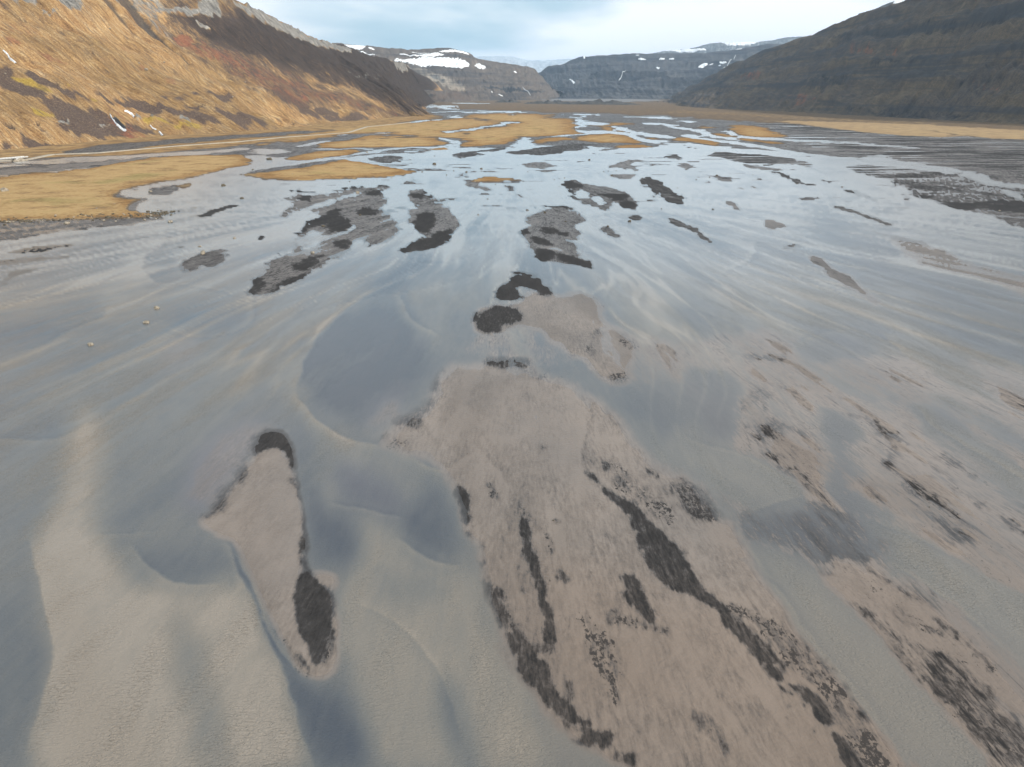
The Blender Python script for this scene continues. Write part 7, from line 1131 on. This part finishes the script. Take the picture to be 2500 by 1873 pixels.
BOULDERS = [
(-83.1,392.2,2.71,'l','pale round boulder near the top edge of the leftmost dark sand bar group'),
(-58.3,555.1,3.31,'d','squat brown boulder standing in the pale blue pool beside the pointed grass island'),
(-21.8,520.7,2.44,'d','brown boulder above the small thin grass islet in the shallow water'),
(-30.8,499.6,2.13,'d','dark boulder left of the thin grass islet in the shallows'),
(-61.0,500.5,1.5,'d','small dark stone above the tip of the pointed grass island'),
(-40.2,508.2,1.3,'d','small dark stone right of the tip of the pointed grass island'),
(-42.9,482.1,1.13,'d','small dark stone below the pale blue pool'),
(-15.0,318.2,1.04,'d','small dark stone alone in open water right of the bird-shaped dark bar'),
(-12.3,368.3,1.04,'d','small dark stone below the thin grass islet in the shallows'),
(7.0,331.3,1.59,'d','dark boulder with a trailing wake just left of the speckled middle bar'),
(14.7,323.5,1.55,'d','dark boulder on the upper edge of the speckled middle bar'),
(49.2,300.6,1.71,'d','dark block boulder standing in white water right of the middle bars'),
(38.6,288.6,1.52,'d','brown boulder at the head of the small teardrop bar'),
(22.4,300.4,1.05,'d','small dark stone above the speckled middle bar'),
(64.9,477.7,2.25,'d','upright dark boulder among pebbles right of centre in the shallows'),
(71.8,508.6,0.98,'d','small dark stone above the long slanting dark bar'),
(66.1,506.5,0.97,'d','small dark stone right of the triangular grey bar above centre'),
(62.6,502.3,0.97,'d','small dark stone left of the long slanting dark bar'),
(26.2,454.9,1.07,'d','small dark stone below the triangular grey bar above centre'),
(33.2,463.9,0.89,'d','small dark stone right of the thin grass islet in the shallows'),
(15.0,547.4,1.05,'d','small dark stone left of the triangular grey bar above centre'),
(10.8,502.3,0.97,'d','small dark stone right of the pale blue pool'),
(-9.8,430.5,1.02,'d','small dark stone left of the thin grass islet in the shallows,second from it'),
(6.8,446.4,1.05,'d','small dark stone left of the dark bar holding two bright pools'),
(-98.3,444.0,1.05,'d','small dark stone right of the pointed grass island'),
(69.4,335.7,0.95,'d','small dark stone below the long slanting dark bar'),
(-65.7,631.6,1.34,'d','small dark stone above the pale blue pool'),
(-134.3,627.0,1.2,'d','small dark stone left of the pale blue pool'),
(-36.2,257.0,0.63,'d','small dark stone below the bird-shaped dark bar'),
(82.4,463.9,0.89,'d','small dark stone above the dark bar holding two bright pools'),
(27.0,420.3,0.63,'d','small dark stone left of the dark bar holding two bright pools,second from it'),
(10.3,420.3,0.63,'d','small dark stone right of the thin grass islet in the shallows,second from it'),
(61.6,591.4,2.51,'d','flat dark boulder in the bright channel below the far grass islands'),
(-22.4,442.0,1.33,'l','small pale stone left of the thin grass islet in the shallows'),
(-76.3,465.1,1.3,'l','small pale stone left of the tip of the pointed grass island'),
(-130.7,671.1,2.27,'l','small pale stone left of the pale blue pool'),
(-66.9,317.1,1.25,'d','brown boulder lying on the dark sand of the leftmost bar group'),
(-90.1,143.6,1.55,'l','pale tan boulder in open water,nearest to the left edge of the flood'),
(-88.8,171.2,1.65,'l','pale tan boulder in grey water,farthest of the three in a diagonal row'),
(-85.7,159.3,1.7,'l','pale tan boulder in grey water,middle one of the three in a diagonal row'),
(-103.4,236.2,2.74,'l','flat pale boulder at the upper edge of the small oval sand islet'),
(-67.0,237.2,1.69,'l','pale boulder beside a dark sand patch on the lower left bar'),
(-76.0,288.8,1.78,'d','dark boulder between two dark sand patches on the left bar group'),
(-137.3,370.2,2.56,'d','dark mossy boulder standing in the pale channel left of the bars'),
(-196.4,396.1,2.74,'l','pale boulder on the sand spit in the river bend by the big grass island'),
(-183.0,294.9,2.46,'l','pale pointed boulder on wet sand below the big grass island'),
(-173.5,309.4,2.71,'d','large grey boulder on the lower edge of the big grass island'),
(-189.0,310.5,1.49,'l','pale boulder left of the large grey boulder on the grass bank'),
(-276.6,397.8,5.32,'l','broad pale slab boulder on the golden grass at the left edge'),
(-141.9,298.4,2.36,'l','pale boulder in the shallows off the tip of the big grass island'),
(-102.6,263.2,1.51,'l','small pale boulder alone in smooth grey water above the oval islet'),
(-171.6,302.2,1.72,'l','pale boulder below the large grey boulder on the grass bank'),
(-164.2,308.4,1.48,'l','pale boulder right of the large grey boulder on the grass bank'),
(-157.6,314.4,1.37,'l','pale boulder below the river bend by the big grass island'),
(-192.9,335.9,1.32,'l','small pale stone above the large grey boulder on the grass bank'),
(-172.5,320.2,1.26,'l','small pale stone right of the large grey boulder on the grass bank'),
(-192.5,351.3,0.99,'l','small pale stone below the river bend by the big grass island'),
(-166.1,301.1,1.19,'l','small pale stone below the large grey boulder on the grass bank'),
(-155.6,304.5,1.33,'l','pale boulder right of the pale slab boulder on the left grass'),
(-208.9,297.9,2.09,'l','pale boulder below the pale slab boulder on the left grass'),
(-197.7,302.5,0.93,'l','small pale stone left of the large grey boulder on the grass bank'),
(-203.3,304.6,0.8,'l','small pale stone below the pale slab boulder on the left grass'),
(-194.6,327.8,0.86,'l','small pale stone right of the pale slab boulder on the left grass'),
(-194.7,595.3,5.31,'d','large grey boulder in the stream between the three grass islands'),
(-180.6,513.6,1.97,'d','small dark stone below the stream between the three grass islands'),
(-132.4,451.4,1.74,'l','small pale stone below the pointed grass island'),
(-144.7,485.7,1.35,'l','small pale stone left of the pointed grass island'),
(-202.1,514.0,1.75,'d','small dark stone left of the stream between the three grass islands'),
(-109.3,248.2,1.43,'l','low pale stone in grey water just above the oval islet'),
(-166.6,422.6,3.64,'d','dark rubble clump in the pale channel beside the river bend'),
(92.8,333.9,1.31,'d','lone dark boulder in smooth water right of the middle bars'),
(132.5,475.8,2.24,'d','dark boulder on top of the small grey bar right of centre'),
(188.2,417.3,1.35,'d','small dark stone below the long grey bar below the far grass'),
(222.4,329.7,1.29,'l','white boulder on the dark sand flat at the right'),
(125.9,468.1,1.1,'d','small dark stone left of the cluster of small bars right of centre'),
(114.2,454.9,1.07,'d','small dark stone right of the long slanting dark bar'),
(145.0,489.5,0.73,'d','small dark stone above the cluster of small bars right of centre'),
(273.2,744.4,2.04,'d','small dark stone above the long grey bar below the far grass'),
(169.0,434.4,1.03,'d','small dark stone right of the cluster of small bars right of centre'),
(93.6,413.6,0.8,'d','small dark stone right of the dark bar holding two bright pools'),
(158.0,482.7,0.72,'d','small dark stone right of the cluster of small bars right of centre,second from it'),
(5.2,76.3,0.32,'d','small black stone trailing a dark scour on the tan silt in front'),
(54.4,79.5,0.27,'d','tiny black stone on the grey streaked flat at the right')]
rng = random.Random(5)
for i, (x, y, wd, tone, lab) in enumerate(BOULDERS):
    me = (RL if tone == 'l' else RD)[i % 5]
    o = bpy.data.objects.new('boulder', me); COL.objects.link(o); r = wd / 2
    r *= 0.9; o.scale = (r * 1.05, r * rng.uniform(0.7, 1.15), r * rng.uniform(0.85, 1.25)); o.rotation_euler = (0, 0, rng.uniform(0, 6.28))
    o.location = (x, y, 0.22 * r)
    tag(o, lab, 'boulder', 'pale boulders along the banks' if tone == 'l' else 'dark boulders scattered in the shallows')
for i, (name, u, v, wd, lab) in enumerate(HBOUL):
    c = hill_grid_norm(name, np.array([[u]]), np.array([[v]]))[0, 0]
    o = bpy.data.objects.new('boulder', RL[i % 5]); COL.objects.link(o); r = wd / 2; o.scale = (r, r, r * 1.2); o.rotation_euler = (0, 0, i)
    o.location = (c[0], c[1], c[2] + 0.2 * r); tag(o, lab, 'boulder', 'pale boulders on the sunlit hillside')
# loose rubble along the eroded bank of the big grass flat
BANK_PATH = [(-228.2,292.5),(-214.8,301.3),(-197.4,305.3),(-180.7,311.5),(-166.2,316.6),(-155.8,319.6),(-153.6,317.9)]
def scatter(name, path, n, spread, smin, smax, mat, label, seed):
    rng = random.Random(seed); bm = bmesh.new()
    for _ in range(n):
        k = rng.uniform(0, len(path) - 1.001); i = int(k); f = k - i
        x = path[i][0] * (1 - f) + path[i + 1][0] * f + rng.gauss(0, spread * 0.4); y = path[i][1] * (1 - f) + path[i + 1][1] * f + rng.gauss(0, spread)
        s = smin + (smax - smin) * rng.random() ** 2.5
        g = bmesh.ops.create_icosphere(bm, subdivisions=1, radius=s, matrix=Matrix.Translation((x, y, s * 0.25 + 0.05)) @ Matrix.Rotation(rng.uniform(0, 6), 4, 'Z') @ Matrix.Diagonal((1, rng.uniform(0.6, 1), rng.uniform(0.4, 0.7), 1)))
        for v in g['verts']: v.co += Vector((rng.uniform(-1, 1), rng.uniform(-1, 1), rng.uniform(-1, 1))) * s * 0.18
    me = bpy.data.meshes.new(name); bm.to_mesh(me); bm.free(); me.materials.append(mat)
    o = bpy.data.objects.new(name, me); COL.objects.link(o); tag(o, label, 'rubble', kind='stuff'); return o
scatter('bank_rubble', BANK_PATH, 320, 5.0, 0.2, 0.9, m_rd, 'loose grey stones along the eroded grass bank', 3)
scatter('bank_rubble', BANK_PATH, 60, 8.0, 0.2, 0.7, m_rl, 'loose pale stones along the eroded grass bank', 4)

# ------------------------------------------------------------------ road bridge at the left edge
m_con, t = new_mat('pale_concrete'); P = t.pos()
t.l.new(t.principled(t.ramp(t.noise(P, 0.7, 5, 0.6), [(0.3, (0.42, 0.41, 0.39)), (0.65, (0.62, 0.61, 0.58))]), 0.8), t.out.inputs[0])
def box(name, lo, hi, mat, parent, bev=0.05):
    bm = bmesh.new(); bmesh.ops.create_cube(bm, size=1.0)
    for v in bm.verts: v.co = Vector([lo[k] + (v.co[k] + 0.5) * (hi[k] - lo[k]) for k in range(3)])
    bmesh.ops.bevel(bm, geom=bm.edges[:], offset=bev, segments=1, affect='EDGES')
    me = bpy.data.meshes.new(name); bm.to_mesh(me); bm.free(); me.materials.append(mat)
    o = bpy.data.objects.new(name, me); COL.objects.link(o); o.parent = parent; return o
(bx0, by0), (bx1, by1) = [(-397.8,554.9),(-385.7,589.6)]
br = bpy.data.objects.new('road_bridge', None); COL.objects.link(br); br.location = ((bx0 + bx1) / 2, (by0 + by1) / 2, 0)
br.rotation_euler = (0, 0, math.atan2(by1 - by0, bx1 - bx0)); BL = math.hypot(bx1 - bx0, by1 - by0) / 2
tag(br, 'pale flat concrete road bridge over the side stream at the left edge', 'bridge')
box('deck', (-BL, -2.4, 2.6), (BL, 2.4, 3.15), m_con, br)
for s_ in (-1, 1): box('kerb', (-BL, s_ * 2.15 - 0.2, 3.152), (BL, s_ * 2.15 + 0.2, 3.4), m_con, br)
for k in (-0.55, 0.5): box('abutment', (BL * k - 1.2, -2.2, -0.5), (BL * k + 1.2, 2.2, 2.595), m_con, br)
for k in (-1.0, 0.66):
    o = rock_mesh('stone_bank', int(40 + k * 10), m_rl, 3, 1.0); ob = bpy.data.objects.new('stone_bank', o); COL.objects.link(ob); ob.parent = br
    ob.scale = (BL * 0.36, 3.6, 2.4); ob.location = (BL * k, -0.6, 0.2)

# ------------------------------------------------------------------ moist air over the valley
m_air = bpy.data.materials.new('valley_air'); m_air.use_nodes = True; m_air.node_tree.nodes.clear(); t = NT(m_air.node_tree)
vo = t.n.new('ShaderNodeVolumePrincipled'); vo.inputs['Color'].default_value = (0.58, 0.78, 1.0, 1); vo.inputs['Density'].default_value = 3.4e-5; vo.inputs['Anisotropy'].default_value = 0.2
ao = t.n.new('ShaderNodeOutputMaterial'); t.l.new(vo.outputs[0], ao.inputs['Volume'])
bm = bmesh.new(); bmesh.ops.create_cube(bm, size=1.0)
for v in bm.verts: v.co = Vector((v.co.x * 82000, v.co.y * 72000 + 5000, -4.0 if v.co.z < 0 else 1350.0))
me = bpy.data.meshes.new('haze'); bm.to_mesh(me); bm.free(); me.materials.append(m_air)
o = bpy.data.objects.new('haze', me); COL.objects.link(o); tag(o, 'thin pale blue haze filling the valley', kind='stuff')
